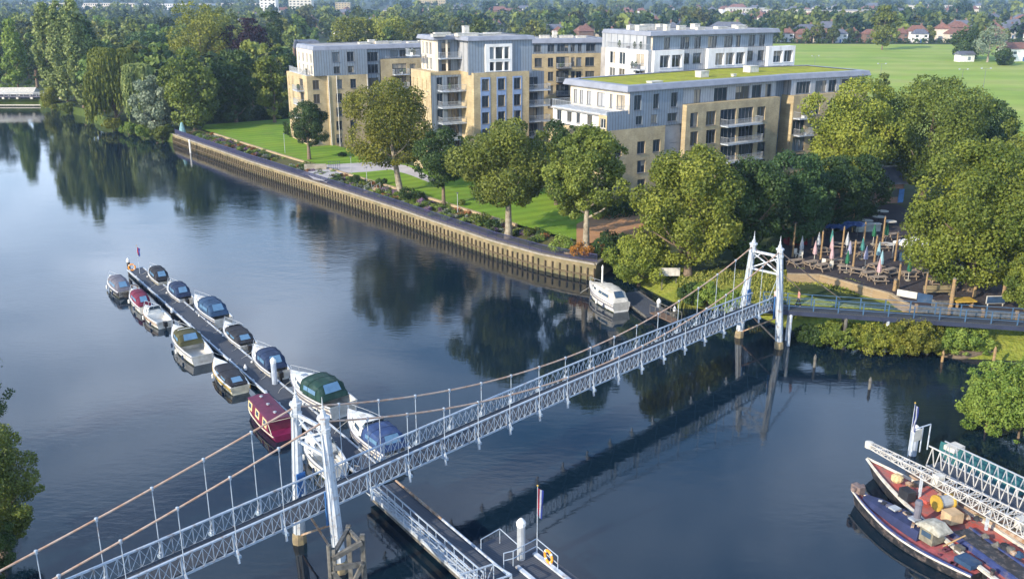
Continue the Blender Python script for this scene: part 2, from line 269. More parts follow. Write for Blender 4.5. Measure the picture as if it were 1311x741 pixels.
# ------------------------------------------------------------------ mesh builder
class MB:
    def __init__(s): s.v = []; s.f = []
    def add(s, vs, fs):
        o = len(s.v); s.v += [tuple(v) for v in vs]; s.f += [tuple(i + o for i in f) for f in fs]; return s
    def box(s, c, sz, rz=0.0, M=None):
        x, y, z = sz[0] / 2, sz[1] / 2, sz[2] / 2; ca, sa = math.cos(rz), math.sin(rz)
        vs = []
        for dx in (-x, x):
            for dy in (-y, y):
                for dz in (-z, z):
                    vs.append((c[0] + dx * ca - dy * sa, c[1] + dx * sa + dy * ca, c[2] + dz))
        if M is not None: vs = [M @ Vector(v) for v in vs]
        return s.add(vs, [(0, 1, 3, 2), (4, 6, 7, 5), (0, 4, 5, 1), (2, 3, 7, 6), (0, 2, 6, 4), (1, 5, 7, 3)])
    def bar(s, p, q, w_, h_=None, up=(0, 0, 1)):
        h_ = h_ or w_; p = Vector(p); q = Vector(q); d = q - p
        if d.length < 1e-6: return s
        d.normalize(); u = Vector(up)
        if abs(d.dot(u)) > .98: u = Vector((1, 0, 0))
        a = d.cross(u).normalized(); b = a.cross(d)
        vs = [e + a * (i * w_ / 2) + b * (j * h_ / 2) for e in (p, q) for i, j in ((-1, -1), (1, -1), (1, 1), (-1, 1))]
        return s.add(vs, [(0, 3, 2, 1), (4, 5, 6, 7), (0, 1, 5, 4), (1, 2, 6, 5), (2, 3, 7, 6), (3, 0, 4, 7)])
    def tube(s, pts, r, n=6, r2=None):
        pts = [Vector(p) for p in pts]; k = len(pts); rings = []
        for i, p in enumerate(pts):
            d = (pts[min(i + 1, k - 1)] - pts[max(i - 1, 0)]).normalized()
            u = Vector((0, 0, 1)) if abs(d.z) < .95 else Vector((1, 0, 0))
            a = d.cross(u).normalized(); b = a.cross(d)
            rr = r if r2 is None else r + (r2 - r) * i / max(1, k - 1)
            if isinstance(r, (list, tuple)): rr = r[i]
            rings.append([p + a * math.cos(2 * math.pi * j / n) * rr + b * math.sin(2 * math.pi * j / n) * rr for j in range(n)])
        return s.loft(rings)
    def loft(s, rings, cap=True, closed=True):
        n = len(rings[0]); vs = [v for r in rings for v in r]; fs = []
        for i in range(len(rings) - 1):
            for j in range(n if closed else n - 1):
                a = i * n + j; b = i * n + (j + 1) % n; fs.append((a, b, b + n, a + n))
        if cap and closed: fs.append(tuple(range(n))[::-1]); fs.append(tuple((len(rings) - 1) * n + j for j in range(n)))
        return s.add(vs, fs)
    def lathe(s, c, prof, n=10):
        return s.loft([[(c[0] + r * math.cos(2 * math.pi * j / n), c[1] + r * math.sin(2 * math.pi * j / n), c[2] + z) for j in range(n)] for r, z in prof])
    def prism(s, pts, z0, z1):
        n = len(pts); lo = [(p[0], p[1], z0) for p in pts]; hi = [(p[0], p[1], z1) for p in pts]
        return s.add(lo + hi, [tuple(range(n))[::-1], tuple(range(n, 2 * n))] + [(i, (i + 1) % n, n + (i + 1) % n, n + i) for i in range(n)])
    def quad(s, a, b, c_, d): return s.add([a, b, c_, d], [(0, 1, 2, 3)])
    def build(s, name, m, parent=None, smooth=False, M=None):
        me = bpy.data.meshes.new(name); me.from_pydata(s.v, [], s.f); me.update()
        if smooth: me.polygons.foreach_set('use_smooth', [True] * len(me.polygons))
        if M is not None: me.transform(M)
        me.materials.append(m)
        o = bpy.data.objects.new(name, me); col.objects.link(o)
        if parent is not None: o.parent = parent
        return o
def tag(o, label=None, cat=None, group=None, kind=None):
    if label: o['label'] = label
    if cat: o['category'] = cat
    if group: o['group'] = group
    if kind: o['kind'] = kind
    return o
def thing(name, label, cat, loc=(0, 0, 0), rz=0.0, group=None):
    o = bpy.data.objects.new(name, None); col.objects.link(o); o.location = loc; o.rotation_euler = (0, 0, rz); o.empty_display_size = .5
    return tag(o, label, cat, group)
KIDS = {}
def copy_tree(o, loc=None, rz=None, label=None, group=None, sc=None, parent=None):
    c = o.copy(); col.objects.link(c)
    if parent is not None: c.parent = parent
    if loc is not None: c.location = loc
    if rz is not None: c.rotation_euler = (0, 0, rz)
    if sc is not None: c.scale = sc
    if label: c['label'] = label
    if group: c['group'] = group
    for ch in KIDS.get(o.name, None) or [x for x in o.children]: copy_tree(ch, parent=c)
    return c
def sheet(name, pts, m, label=None, cat=None, kind='structure'):
    from mathutils.geometry import tessellate_polygon
    tri = tessellate_polygon([[Vector((p[0], p[1], 0)) for p in pts]])
    me = bpy.data.meshes.new(name)
    fs = []
    for t in tri:
        a, b, c_ = (Vector(pts[i]) for i in t)
        fs.append(t if (b - a).cross(c_ - a).z > 0 else t[::-1])
    me.from_pydata([tuple(p) for p in pts], [], fs); me.update(); me.materials.append(m)
    o = bpy.data.objects.new(name, me); col.objects.link(o)
    return tag(o, label, cat, kind=kind)
def np_mesh(name, V, m, leafattr=None, parent=None, nv=4):
    n = len(V) // nv
    me = bpy.data.meshes.new(name); me.vertices.add(len(V)); me.vertices.foreach_set('co', V.astype(np.float32).ravel())
    me.loops.add(n * nv); me.loops.foreach_set('vertex_index', np.arange(n * nv, dtype=np.int32))
    me.polygons.add(n); me.polygons.foreach_set('loop_start', np.arange(0, n * nv, nv, dtype=np.int32))
    me.update(calc_edges=True)
    if leafattr is not None:
        a = me.attributes.new('leaf', 'FLOAT', 'FACE'); a.data.foreach_set('value', leafattr.astype(np.float32))
    me.materials.append(m)
    o = bpy.data.objects.new(name, me); col.objects.link(o)
    if parent is not None: o.parent = parent
    return o
def leaf_cloud(rng, lobes, n, size, droop=0.0, inner=0.12, flat=0.0):
    """leaf sprays on the skins of many lobes; lobes = array of (x,y,z,rx,ry,rz)"""
    L = np.array(lobes, float); area = (L[:, 3] * L[:, 4] + L[:, 4] * L[:, 5] + L[:, 3] * L[:, 5]); pr = area / area.sum()
    idx = rng.choice(len(L), n, p=pr)
    d = rng.normal(size=(n, 3)); d /= np.linalg.norm(d, axis=1)[:, None]
    ctr = L[:, :3].mean(0); out = L[idx, :3] - ctr; on = np.linalg.norm(out, axis=1)[:, None] + 1e-6; out /= on
    flip = (d * out).sum(1) < -0.25; d[flip] *= -1
    rad = np.where(rng.random(n) < inner, rng.uniform(.2, .8, n), rng.normal(.95, .13, n))
    P = L[idx, :3] + d * L[idx, 3:] * rad[:, None]
    nrm = d + rng.normal(size=(n, 3)) * 0.85; nrm[:, 2] += .25; nrm /= np.linalg.norm(nrm, axis=1)[:, None]
    t = np.cross(nrm, rng.normal(size=(n, 3))); t /= np.linalg.norm(t, axis=1)[:, None] + 1e-9
    b = np.cross(nrm, t); sz = size * rng.uniform(.6, 1.35, n)[:, None]
    if droop > 0:
        t = np.tile(np.array([[0, 0, 1.0]]), (n, 1)) + rng.normal(size=(n, 3)) * .12; t *= (1 + droop * 2); b = np.cross(d, t); b /= np.linalg.norm(b, axis=1)[:, None] + 1e-9; b *= .55
    a0 = P - t * sz * .5 - b * sz * .18; a1 = P + b * sz * .5 - t * sz * .1; a2 = P + t * sz * .5 + b * sz * .1; a3 = P - b * sz * .45 + t * sz * .12
    V = np.stack([a0, a1, a2, a3], 1).reshape(-1, 3)
    lobe_tone = rng.uniform(0, 1, len(L))[idx]
    at = np.clip(0.50 * lobe_tone + 0.35 * rng.random(n) + 0.20 * rng.random(n) ** 3, 0, 1)
    return V, at
def shell_lobes(rng, H0, H1, Rx, k, lr, shape='round', Ry=None, lean=(0, 0)):
    """lobes spread over a crown from height H0 to H1 with radius Rx"""
    Ry = Ry or Rx; out = []; zc = (H0 + H1) / 2; hz = (H1 - H0) / 2
    gold = math.pi * (3 - 5 ** .5)
    for i in range(k):
        t = 1 - 2 * (i + .5) / k; t = max(-.97, min(.99, t + rng.normal() * .08)); a = i * gold + rng.normal() * .35
        if shape == 'round': pr = math.sqrt(max(0, 1 - t * t)); pr = pr ** .8
        elif shape == 'cone': pr = (1 - (t + 1) / 2) ** .8 * 1.0 + .05
        elif shape == 'column': pr = min(1, (1 - abs(t) ** 3.0)) ** .7
        elif shape == 'dome': pr = math.sqrt(max(0, 1 - max(0, t) ** 2)) * (1.0 if t > -.4 else 1 - (-.4 - t) * .5)
        rr = rng.uniform(.50, 1.08) * (1 + .13 * math.sin(a * 2 + t * 3 + k)); l_ = lr * Rx * rng.choice([.45, .7, .95, 1.3])
        x = math.cos(a) * pr * (Rx - l_ * .6) * rr; y = math.sin(a) * pr * (Ry - l_ * .6) * rr
        z = zc + t * (hz - l_ * .55)
        fz = (z - H0) / max(.1, H1 - H0)
        out.append((x + lean[0] * fz, y + lean[1] * fz, z, l_, l_, l_ * (.82 if shape != 'column' else 1.4)))
    for _ in range(max(4, k // 7)):
        v = rng.normal(size=3); v /= np.linalg.norm(v); out.append((v[0] * Rx * .45, v[1] * Ry * .45, zc + v[2] * hz * .42, Rx * .34, Ry * .34, hz * .34))
    core = .52
    out.append((lean[0] * .5, lean[1] * .5, zc, Rx * core, Ry * core, hz * core))
    return out
def trunk_mb(rng, H0, H1, r, Rx, lean=(0, 0), limbs=6):
    mb = MB(); top = Vector((lean[0], lean[1], H0 + (H1 - H0) * .7)); mid = Vector((lean[0] * .25, lean[1] * .25, H0))
    mb.tube([(0, 0, -.6), (0, 0, .5), mid * .5, mid, mid.lerp(top, .5), top], [r * 1.5, r * 1.1, r * .95, r * .8, r * .5, r * .15], 8)
    for i in range(limbs):
        a = i * 2.4 + rng.random(); h = rng.uniform(0, .5); p = mid.lerp(top, h); e = p + Vector((math.cos(a) * Rx * .7, math.sin(a) * Rx * .7, (H1 - H0) * rng.uniform(.15, .35)))
        m1 = p.lerp(e, .5) + Vector((0, 0, -.3)); mb.tube([p, m1, e], [r * .45, r * .28, r * .08], 5)
    return mb
def willow_crown(rng, H0, H, Rx, ns, size):
    Vs = []; As = []
    blobs = [(rng.normal() * Rx * .38, rng.normal() * Rx * .38, H * rng.uniform(.62, .95), Rx * rng.uniform(.28, .48)) for _ in range(16)]
    for _ in range(ns):
        bx, by, bz, br = blobs[rng.integers(len(blobs))]; a = rng.uniform(0, 6.283); ph = rng.uniform(0, 1.35)
        x = bx + math.cos(a) * math.sin(ph) * br; y = by + math.sin(a) * math.sin(ph) * br; z = min(H, min(bz, H - br * .8) + math.cos(ph) * br * .8)
        ln_ = rng.uniform(.25, .95) * (z - H0) * (.35 + .65 * math.hypot(x, y) / Rx); m_ = max(3, int(ln_ / (size * 1.3))); tone = rng.random()
        for i in range(m_):
            f = i / m_; px_ = x + math.cos(a) * f * .9; py_ = y + math.sin(a) * f * .9; pz = z - ln_ * f; b = rng.normal(size=2); b /= np.hypot(*b); w_ = size * .45
            dz = size * rng.uniform(.9, 1.6)
            Vs += [(px_ - b[0] * w_, py_ - b[1] * w_, pz), (px_ + b[0] * w_, py_ + b[1] * w_, pz + .2), (px_ + b[0] * w_ * .4, py_ + b[1] * w_ * .4, pz - dz), (px_ - b[0] * w_ * .6, py_ - b[1] * w_ * .6, pz - dz)]; As.append(min(1, .5 * tone + .5 * rng.random()))
    return np.array(Vs), np.array(As)
def make_tree(name, label, p, H, Rx, H0=None, shape='round', leaf=None, n=9000, size=.38, k=34, lr=.30, cat='tree', group=None, seed=1, bk=None, lean=(0, 0), tr=None, droop=0, Ry=None, cdx=0):
    rng = np.random.default_rng(seed); H0 = H0 if H0 is not None else H * .25
    t = thing(name, label, cat, p, 0, group)
    lobes = shell_lobes(rng, H0, H, Rx, k, lr, shape, Ry, lean)
    if cdx: lobes = [(l[0] + cdx, *l[1:]) for l in lobes]
    if size < .45: n = int(n * 1.7); size *= .76
    V, at = leaf_cloud(rng, lobes, n, size, 0) if not droop else willow_crown(rng, H0, H, Rx, n // 8, size)
    c = np_mesh('crown', V, leaf or leaf_green, at, t)
    trunk_mb(rng, max(.3, H0), H, tr or max(.12, H * .022), Rx, lean).build('trunk', bk or bark, t, smooth=True)
    return t
def tree_px(name, label, base, top, hw, bot=None, zb=2.2, **kw):
    """tree surveyed from the photograph: base pixel, top row, half width and crown bottom row in pixels"""
    p = W(base[0], base[1], zb); H = zat(top, base[0], p) - zb; s_ = mpp(p); Rx = hw * s_
    H0 = (zat(bot, base[0], p) - zb) if bot else H * .22
    return make_tree(name, label, p, H, Rx, max(.2, H0), **kw)

# ------------------------------------------------------------------ river, land, sky limits
water = MB().quad((-3550, -140, 0), (3550, -140, 0), (3550, 900, 0), (-3550, 900, 0)).build('river_water', water_mat()); tag(water, 'dark blue rippled river', 'water', kind='structure')
LZ = 2.15
wall_px = [(221.6, 171.5), (244, 179.6), (285, 193.7), (320, 206), (380, 225), (437, 243), (502, 264), (560, 284), (632, 308), (690, 324), (727, 331.5), (762, 337.5)]
wall_top = [W(x, y, 2.2) for x, y in wall_px]
shore = [((762, 338), (762, 338)), ((785, 322), (790, 339)), ((830, 330), (815, 366)), ((870, 342), (862, 390)), ((905, 350), (905, 397)), ((960, 358), (962, 404)),
         ((1010, 372), (1015, 426)), ((1060, 385), (1060, 438)), ((1120, 395), (1120, 444)), ((1190, 402), (1186, 450)), ((1252, 412), (1235, 462)), ((1330, 428), (1330, 466)), ((1560, 440), (1560, 480))]
left_shore = [((-400, 128), (-400, 136)), ((0, 128), (0, 136)), ((50, 127.5), (50, 136)), ((75, 133), (75, 141)), ((105, 139), (105, 149)), ((128, 148), (126, 160)), ((165, 157), (160, 170)), ((205, 166), (200, 178)), ((221.6, 171.8), (221.6, 171.8))]
top_l = [W(a[0], a[1], LZ) for a, b in left_shore]; bot_l = [W(b[0], b[1], 0) for a, b in left_shore]
top_r = [W(a[0], a[1], LZ) for a, b in shore]; bot_r = [W(b[0], b[1], 0) for a, b in shore]
wt = [Vector((p[0], p[1], LZ)) for p in wall_top]
outline = top_l[:-1] + wt + top_r[1:]
outline = [Vector((-3550, 330, LZ))] + outline + [Vector((3550, 60, LZ)), Vector((3550, 6050, LZ)), Vector((-3550, 6050, LZ))]
sheet('ground', [(p[0], p[1], LZ) for p in outline], land_m)
def skirt(name, tops, bots, m):
    mb = MB()
    lo = [Vector((b[0], b[1], -0.4)) if (b - t).length > .6 else Vector((t[0], t[1], -.4)) for t, b in zip(tops, bots)]
    md = [t.lerp(b, .45) + Vector((0, 0, .25)) if (b - t).length > .6 else t.lerp(l_, .5) for t, b, l_ in zip(tops, bots, lo)]
    for i in range(len(tops) - 1):
        mb.quad(tops[i], md[i], md[i + 1], tops[i + 1]); mb.quad(md[i], lo[i], lo[i + 1], md[i + 1])
    return tag(mb.build(name, m, smooth=True), kind='structure')
bl = [Vector((b[0], b[1], 0)) for b in bot_l]; br_ = [Vector((b[0], b[1], 0)) for b in bot_r]
skirt('river_bank', top_l[:-1] + [wt[0]], bl[:-1] + [wt[0]], patch_mat('far_bank', [(.03, .05, .015), (.06, .09, .02), (.11, .14, .04)], .15))
skirt('river_bank', [wt[-1]] + top_r[1:], [wt[-1]] + br_[1:], rough_grass)
# mud spit
mudp = [(1215, 444), (1245, 437), (1268, 428), (1300, 422), (1400, 424), (1400, 462), (1311, 459), (1262, 457), (1225, 462), (1195, 458)]
mb = MB(); cen = W(1310, 444, 1.1); ring0 = [W(x, y, -.15) for x, y in mudp]; ring1 = [p.lerp(cen, .35) + Vector((0, 0, .30)) for p in ring0]
mb.loft([ring0, ring1], cap=True); tag(mb.build('river_mud_bank', mud_m, smooth=True), kind='structure')
# near left bank outside the frame that carries the two trees
tag(MB().prism([(-75, 20), (-33.8, 30), (-33.2, 50), (-40.5, 63), (-48, 76), (-80, 90)], -.5, 1.2).build('near_bank', rough_grass), kind='structure')
tag(MB().prism([tuple(W(x, y, 0)[:2]) for x, y in [(1262, 512), (1252, 488), (1290, 474), (1420, 478), (1440, 560), (1330, 560)]], -.5, .35).build('reed_bank', rough_grass), kind='structure')
# playing field and lanes
fz = LZ + .004
sheet('playing_field', [(40, 214, fz), (400, 214, fz), (420, 300, fz), (330, 430, fz), (300, 600, fz), (150, 612, fz), (40, 600, fz)], field_m)
# distant low hills
mb = MB(); rr_ = random.Random(4)
for k_, (y0, hmax) in enumerate([(5300, 34), (5700, 48)]):
    ridge = [(-3400 + i * 200, y0 + rr_.uniform(-60, 60), hmax * (.55 + .45 * math.sin(i * .5 + k_ * 2) ** 2) * (.7 + .3 * rr_.random())) for i in range(35)]
    for i in range(34):
        a, b = ridge[i], ridge[i + 1]
        mb.quad((a[0], a[1] - 300, LZ - .1), (b[0], b[1] - 300, LZ - .1), b, a); mb.quad(a, b, (b[0], b[1] + 300, LZ - .1), (a[0], a[1] + 300, LZ - .1))
tag(mb.build('hills', patch_mat('hill_woods', [(.02, .045, .02), (.05, .08, .04)], .004), smooth=True), kind='structure')

# ------------------------------------------------------------------ garden behind the river wall
def offs(line, d):
    out = []
    for i, p in enumerate(line):
        t = (line[min(i + 1, len(line) - 1)] - line[max(i - 1, 0)]).normalized(); n_ = Vector((-t.y, t.x, 0)); out.append(Vector((p[0], p[1], 0)) + n_ * d)
    return out
def subdiv(line, step):
    out = []
    for a, b in zip(line[:-1], line[1:]):
        k = max(1, int((b - a).length / step)); out += [a.lerp(b, i / k) for i in range(k)]
    return out + [line[-1]]
wl = subdiv(wall_top, 3.0)
def strip(name, line, d0, z0, d1, z1, m, kind='structure', label=None, cat=None):
    a = offs(line, d0); b = offs(line, d1); mb = MB()
    for i in range(len(line) - 1):
        mb.quad((a[i].x, a[i].y, z0), (a[i + 1].x, a[i + 1].y, z0), (b[i + 1].x, b[i + 1].y, z1), (b[i].x, b[i].y, z1))
    return tag(mb.build(name, m), label, cat, kind=kind)
strip('riverside_path', wl, .25, 2.19, 1.7, 2.19, asphalt)
bed_soil = patch_mat('bed_soil', [(.07, .06, .03), (.10, .10, .04), (.06, .08, .03)], .8)
strip('flowerbed_soil', wl, 1.7, 2.2, 6.3, 2.55, bed_soil)
LW = 2.75
lw_line = wl[3:-5]
mb = MB(); a = offs(lw_line, 6.3); b = offs(lw_line, 6.75)
for i in range(len(lw_line) - 1):
    mb.prism([a[i][:2], a[i + 1][:2], b[i + 1][:2], b[i][:2]], 2.2, LW + .12)
tag(mb.build('garden_wall', stone), 'low honey coloured stone wall between the flowerbeds and the riverside lawn', 'wall')
lb = offs(wl, 6.78)
lawn = [(p.x, p.y, LW) for p in lb[:-1]] + [tuple(W(770, 300, LW)), tuple(W(842, 303, LW)), tuple(W(842, 262, LW)), (40, 150, LW), (10, 150, LW), (-12, 166, LW), (-50, 215, LW), tuple(W(372, 152, LW)), tuple(W(262, 160, LW))]
sheet('lawn', lawn, lawn_m)
sheet('paved_path', [tuple(W(x, y, LW + .006)) for x, y in [(388, 220), (417, 211), (452, 209), (490, 207), (520, 212), (545, 223), (560, 232), (548, 233), (525, 224), (500, 217), (470, 220), (436, 222), (414, 232), (402, 230)]], paving)
sheet('earth_court', [tuple(W(x, y, LW + .01)) for x, y in [(738, 287), (762, 275), (836, 270), (842, 303), (738, 313)]], court_m)
# plaza ramp cut through the bed
sheet('paved_plaza', [tuple(W(x, y, 2.60)) for x, y in [(385, 222), (410, 214), (436, 220), (418, 234)]], paving)

# river wall with cap, boards and timber fenders, and its railing
rw = thing('river_wall', 'long low pale boarded river wall with dark timber uprights along the lawn', 'river wall', tuple(wall_top[0]))
O = wall_top[0]
def rel(p): return Vector(p) - O
fine = subdiv(wall_top, 2.0)
mb = MB(); a = offs(fine, -.18); b = offs(fine, .12)
for i in range(len(fine) - 1):
    q = [rel((v.x, v.y, 0)) for v in (a[i], a[i + 1], b[i + 1], b[i])]; mb.prism([v[:2] for v in q], 2.06 - O.z, 2.24 - O.z)
e0 = rel((fine[-1].x, fine[-1].y, 0)); 
ret = [wall_top[-1], W(785, 322, 2.2)]
mb.bar(rel(ret[0]) + Vector((0, 0, -.05)), rel(ret[1]) + Vector((0, 0, -.05)), .45, .18); mb.build('cap', concrete, rw)
mb = MB(); a = offs(fine, -.05); b = offs(fine, .2)
for i in range(len(fine) - 1):
    q = [rel((v.x, v.y, 0)) for v in (a[i], a[i + 1], b[i + 1], b[i])]; mb.prism([v[:2] for v in q], -.6 - O.z, 2.05 - O.z)
mb.bar(rel(ret[0]) + Vector((0, 0, -1.3)), rel(ret[1]) + Vector((0, 0, -1.3)), .25, 2.2); mb.build('boarding', pale_board, rw)
mb = MB(); a = offs(fine, -.08); b = offs(fine, .1)
for i in range(len(fine) - 1):
    q = [rel((v.x, v.y, 0)) for v in (a[i], a[i + 1], b[i + 1], b[i])]; mb.prism([v[:2] for v in q], -.7 - O.z, .72 - O.z)
mb.build('algae_boards', mat('algae_boards', (.15, .13, .07), .9, .3, 1.5, c2=(.09, .09, .045), bump=.3), rw)
pp = subdiv(wall_top, .92); a = offs(pp, -.2); rg_ = random.Random(8)
mb = MB()
for v in a:
    q = rel((v.x, v.y, 0)); mb.box((q.x, q.y, .45 - O.z + rg_.uniform(-.1, .05)), (.17, .17, 2.3), .6)
mb2 = MB()
for v0, v1 in zip(a[:-1], a[1:]): mb2.bar(rel((v0.x, v0.y, .62)), rel((v1.x, v1.y, .62)), .14, .16)
o = mb.build('fender_posts', pile_timber, rw); mb2.build('waling', pile_timber, rw)
rl = thing('riverside_railing', 'long dark navy metal railing on top of the river wall', 'railing', tuple(O))
mb = MB(); mb2 = mb; a = offs(subdiv(wall_top, 1.9), .45); 
for i, v in enumerate(a):
    q = rel((v.x, v.y, 2.24)); mb.box((q.x, q.y, q.z + .5), (.05, .05, 1.1), .5)
    if i:
        for zz in (1.02, .15): mb2.bar(q0 + Vector((0, 0, zz)), q + Vector((0, 0, zz)), .07, .07)
        for k in range(1, 14):
            pq = q0.lerp(q, k / 14); mb2.bar(pq + Vector((0, 0, .15)), pq + Vector((0, 0, 1.02)), .04, .04)
    q0 = q
mb.build('railing_panels', navy_rail, rl)

# ------------------------------------------------------------------ footbridge
BN = Vector((-12.14, 51.3, 0)); BF = Vector((25.035, 89.055, 0)); BL = (BF - BN).length
bu = (BF - BN).normalized(); bn = Vector((bu.y, -bu.x, 0)); brz = math.atan2(bu.y, bu.x)
bridge = thing('suspension_footbridge', 'long pale blue iron suspension footbridge with rusty cables crossing the river', 'footbridge', tuple(BN), brz)
# local frame: x along the bridge from the near tower, y to the left (away from the camera), z up
HWY = 1.15
def ztop(x): return 5.05 + .28 * (1 - ((x - BL / 2) / (BL / 2)) ** 2) if x > 0 else 5.05 + .01 * x
def zcab(x):
    if 0 <= x <= BL: return 5.9 + 3.95 * ((x - BL / 2) / (BL / 2)) ** 2
    if x < 0: t = -x / 31; return 9.85 - 5.0 * t + 1.6 * t * (t - 1)
    return 9.85
SP = BL / 17; X0, X1 = -12 * SP, BL
stn = [i * SP / 5 for i in range(int(round(X0 / (SP / 5))), int(round(X1 / (SP / 5))) + 1)]
mb = MB(); TH = 1.22
for i in range(len(stn) - 1):
    a, b = stn[i], stn[i + 1]; mb.bar((a, 0, ztop(a) - TH + .10), (b, 0, ztop(b) - TH + .10), 2.1, .07)
mb.build('deck', bridge_deck, bridge)
mb = MB()
for x in stn[::5]: mb.bar((x, -1.75, ztop(x) - TH - .06), (x, 1.75, ztop(x) - TH - .06), .16, .18)
for i in range(0, len(stn) - 5, 5):
    a, b = stn[i], stn[i + 5]; mb.bar((a, -1, ztop(a) - TH - .02), (b, 1, ztop(b) - TH - .02), .07); mb.bar((a, 1, ztop(a) - TH - .03), (b, -1, ztop(b) - TH - .03), .07)
mb.build('cross_beams', blue_steel, bridge)
for sgn in (-1, 1):
    y = sgn * HWY; tr = MB(); la = MB()
    for i in range(len(stn) - 1):
        a, b = stn[i], stn[i + 1]; ta, tb = ztop(a), ztop(b)
        tr.bar((a, y, ta), (b, y, tb), .15, .09); tr.bar((a, y, ta - TH), (b, y, tb - TH), .10, .10)
        la.bar((a, y + .03, ta - .05), (b, y + .03, tb - TH + .05), .036, .026); la.bar((a, y - .03, ta - TH + .05), (b, y - .03, tb - .05), .036, .026)
        if i % 5 == 0: tr.bar((a, y, ta - TH), (a, y, ta), .10, .08)
        else: la.bar((a, y, ta - TH), (a, y, ta), .04, .04)
        if i % 5 == 0: la.bar((a, y, ta - .1), (a, y + sgn * .55, ta - TH - .05), .05, .05)
    t_ = tr.build('truss', rail_white, bridge); la.build('lattice', rail_white, t_)
hang_x = [i * SP for i in range(-8, 17) if i != 0]
for sgn in (-1, 1):
    y = sgn * 1.48
    cb_ = MB(); pts = [(x, y, zcab(x)) for x in np.linspace(-31, 0, 22)] + [(x, y, zcab(x)) for x in np.linspace(0, BL, 50)[1:]]
    cb_.tube(pts, .062, 7); cable = cb_.build('main_cable', cable_rust, bridge, smooth=True)
    for x in hang_x:
        zc = zcab(x); h = MB(); h.tube([(x, y, zc), (x, y * 1.0, ztop(x) - TH - .1)], .028, 5); h.lathe((x, y, zc - .16), [(.03, 0), (.09, .04), (.10, .24), (.03, .28)], 6)
        ho = h.build('hanger', rail_white, bridge)
        f = MB(); zb_ = ztop(x) - TH
        f.add([(x - .05, y + sgn * .05, zb_ + .25), (x + .05, y + sgn * .05, zb_ + .25), (x + .05, y + sgn * .14, zb_ - .55), (x - .05, y + sgn * .14, zb_ - .55), (x - .05, y - sgn * .10, zb_ + .25), (x + .05, y - sgn * .10, zb_ + .25), (x + .05, y + sgn * .02, zb_ - .62), (x - .05, y + sgn * .02, zb_ - .62)],
              [(0, 1, 2, 3), (4, 7, 6, 5), (0, 4, 5, 1), (3, 2, 6, 7), (1, 5, 6, 2), (0, 3, 7, 4)])
        f.build('outrigger', white_paint, ho)
    # back stays at the far tower run down to the bank
    st = MB(); top = Vector((BL, y, 9.85)); e = Vector((BL + 12.5, y * 1.6, 2.3)); st.tube([top, top.lerp(e, .5) + Vector((0, 0, -.15)), e], .055, 6); st.build('back_stay', cable_rust, bridge)
for x0 in (0, BL):
    tw = MB().box((x0, 0, 9.0), (.001, .001, .001)); 
    for sgn in (-1, 1):
        b0, b1 = 2.28, 1.5
        mb = MB(); yb = lambda z: sgn * (b0 + (b1 - b0) * z / 9.6)
        prof = [(-1.5, .44), (.3, .42), (.5, .36), (3.2, .34), (6.5, .30), (9.0, .27), (9.2, .27), (9.25, .36), (9.45, .38), (9.5, .30), (9.95, .30), (10.0, .40), (10.15, .40), (10.2, .22), (10.45, .16), (10.5, .08)]
        mb.loft([[(x0 + math.cos(math.pi / 8 + j * math.pi / 4) * r, yb(z) + math.sin(math.pi / 8 + j * math.pi / 4) * r, z) for j in range(8)] for z, r in prof])
        cl = mb.build('column', tower_paint, bridge)
        MB().loft([[(x0 + math.cos(j * math.pi / 4) * r, yb(z) + math.sin(j * math.pi / 4) * r, z) for j in range(8)] for z, r in [(-1.4, .47), (.25, .47), (.6, .45), (.75, .38)]]).build('pier_foot', mat('stained_iron', (.27, .22, .12), .85, .3, 4, c2=(.16, .13, .09)), cl)
        MB().lathe((x0, yb(10.5), 10.45), [(.08, 0), (.13, .1), (.05, .2), (.10, .3), (.04, .42), (.012, .95)], 8).build('finial', tower_paint, cl)
        pb = MB(); pb.box((x0, sgn * 1.52, 4.15), (.62, .10, 2.3)); pb.build('side_panel', deep_blue, bridge)
        for dz in (0,):
            g = MB()
            for k in range(8):
                ang = math.pi / 8 + k * math.pi / 4
                g.bar((x0 + math.cos(ang) * .36, yb(.8) + math.sin(ang) * .36, .8), (x0 + math.cos(ang) * .275, yb(9.1) + math.sin(ang) * .275, 9.1), .05, .05)
            g.build('rib', rail_white, cl)
    yt, ym = 1.50, 1.62
    mb = MB(); mb.bar((x0, -1.5, 9.35), (x0, 1.5, 9.35), .16, .22); mb.bar((x0, -1.65, 7.55), (x0, 1.65, 7.55), .14, .18); mb.bar((x0 - .04, -1.55, 9.2), (x0 - .04, 1.65, 7.6), .09, .12); mb.bar((x0 + .04, 1.55, 9.2), (x0 + .04, -1.65, 7.6), .09, .12)
    for sg in (-1, 1): mb.bar((x0, sg * 1.55, 8.4), (x0, sg * .5, 9.3), .06, .08)
    mb.build('top_brace', white_paint, bridge)
    mb = MB(); mb.bar((x0 - .04, -2.1, 3.3), (x0 - .04, 2.25, .5), .10, .12); mb.bar((x0 + .04, 2.1, 3.3), (x0 + .04, -2.25, .5), .10, .12); mb.build('lower_brace', rust, bridge)
    # arms reaching from the tower over the deck edge
    mb = MB()
    for sg in (-1, 1):
        mb.bar((x0, sg * 1.7, 8.0), (x0 + (1.6 if x0 == 0 else -1.6), sg * 1.5, ztop(x0) + .1), .035, .035)
    mb.build('tie_rods', rail_white, bridge)
for o in [o for o in col.objects if o.name.startswith('Cube')]: bpy.data.objects.remove(o)

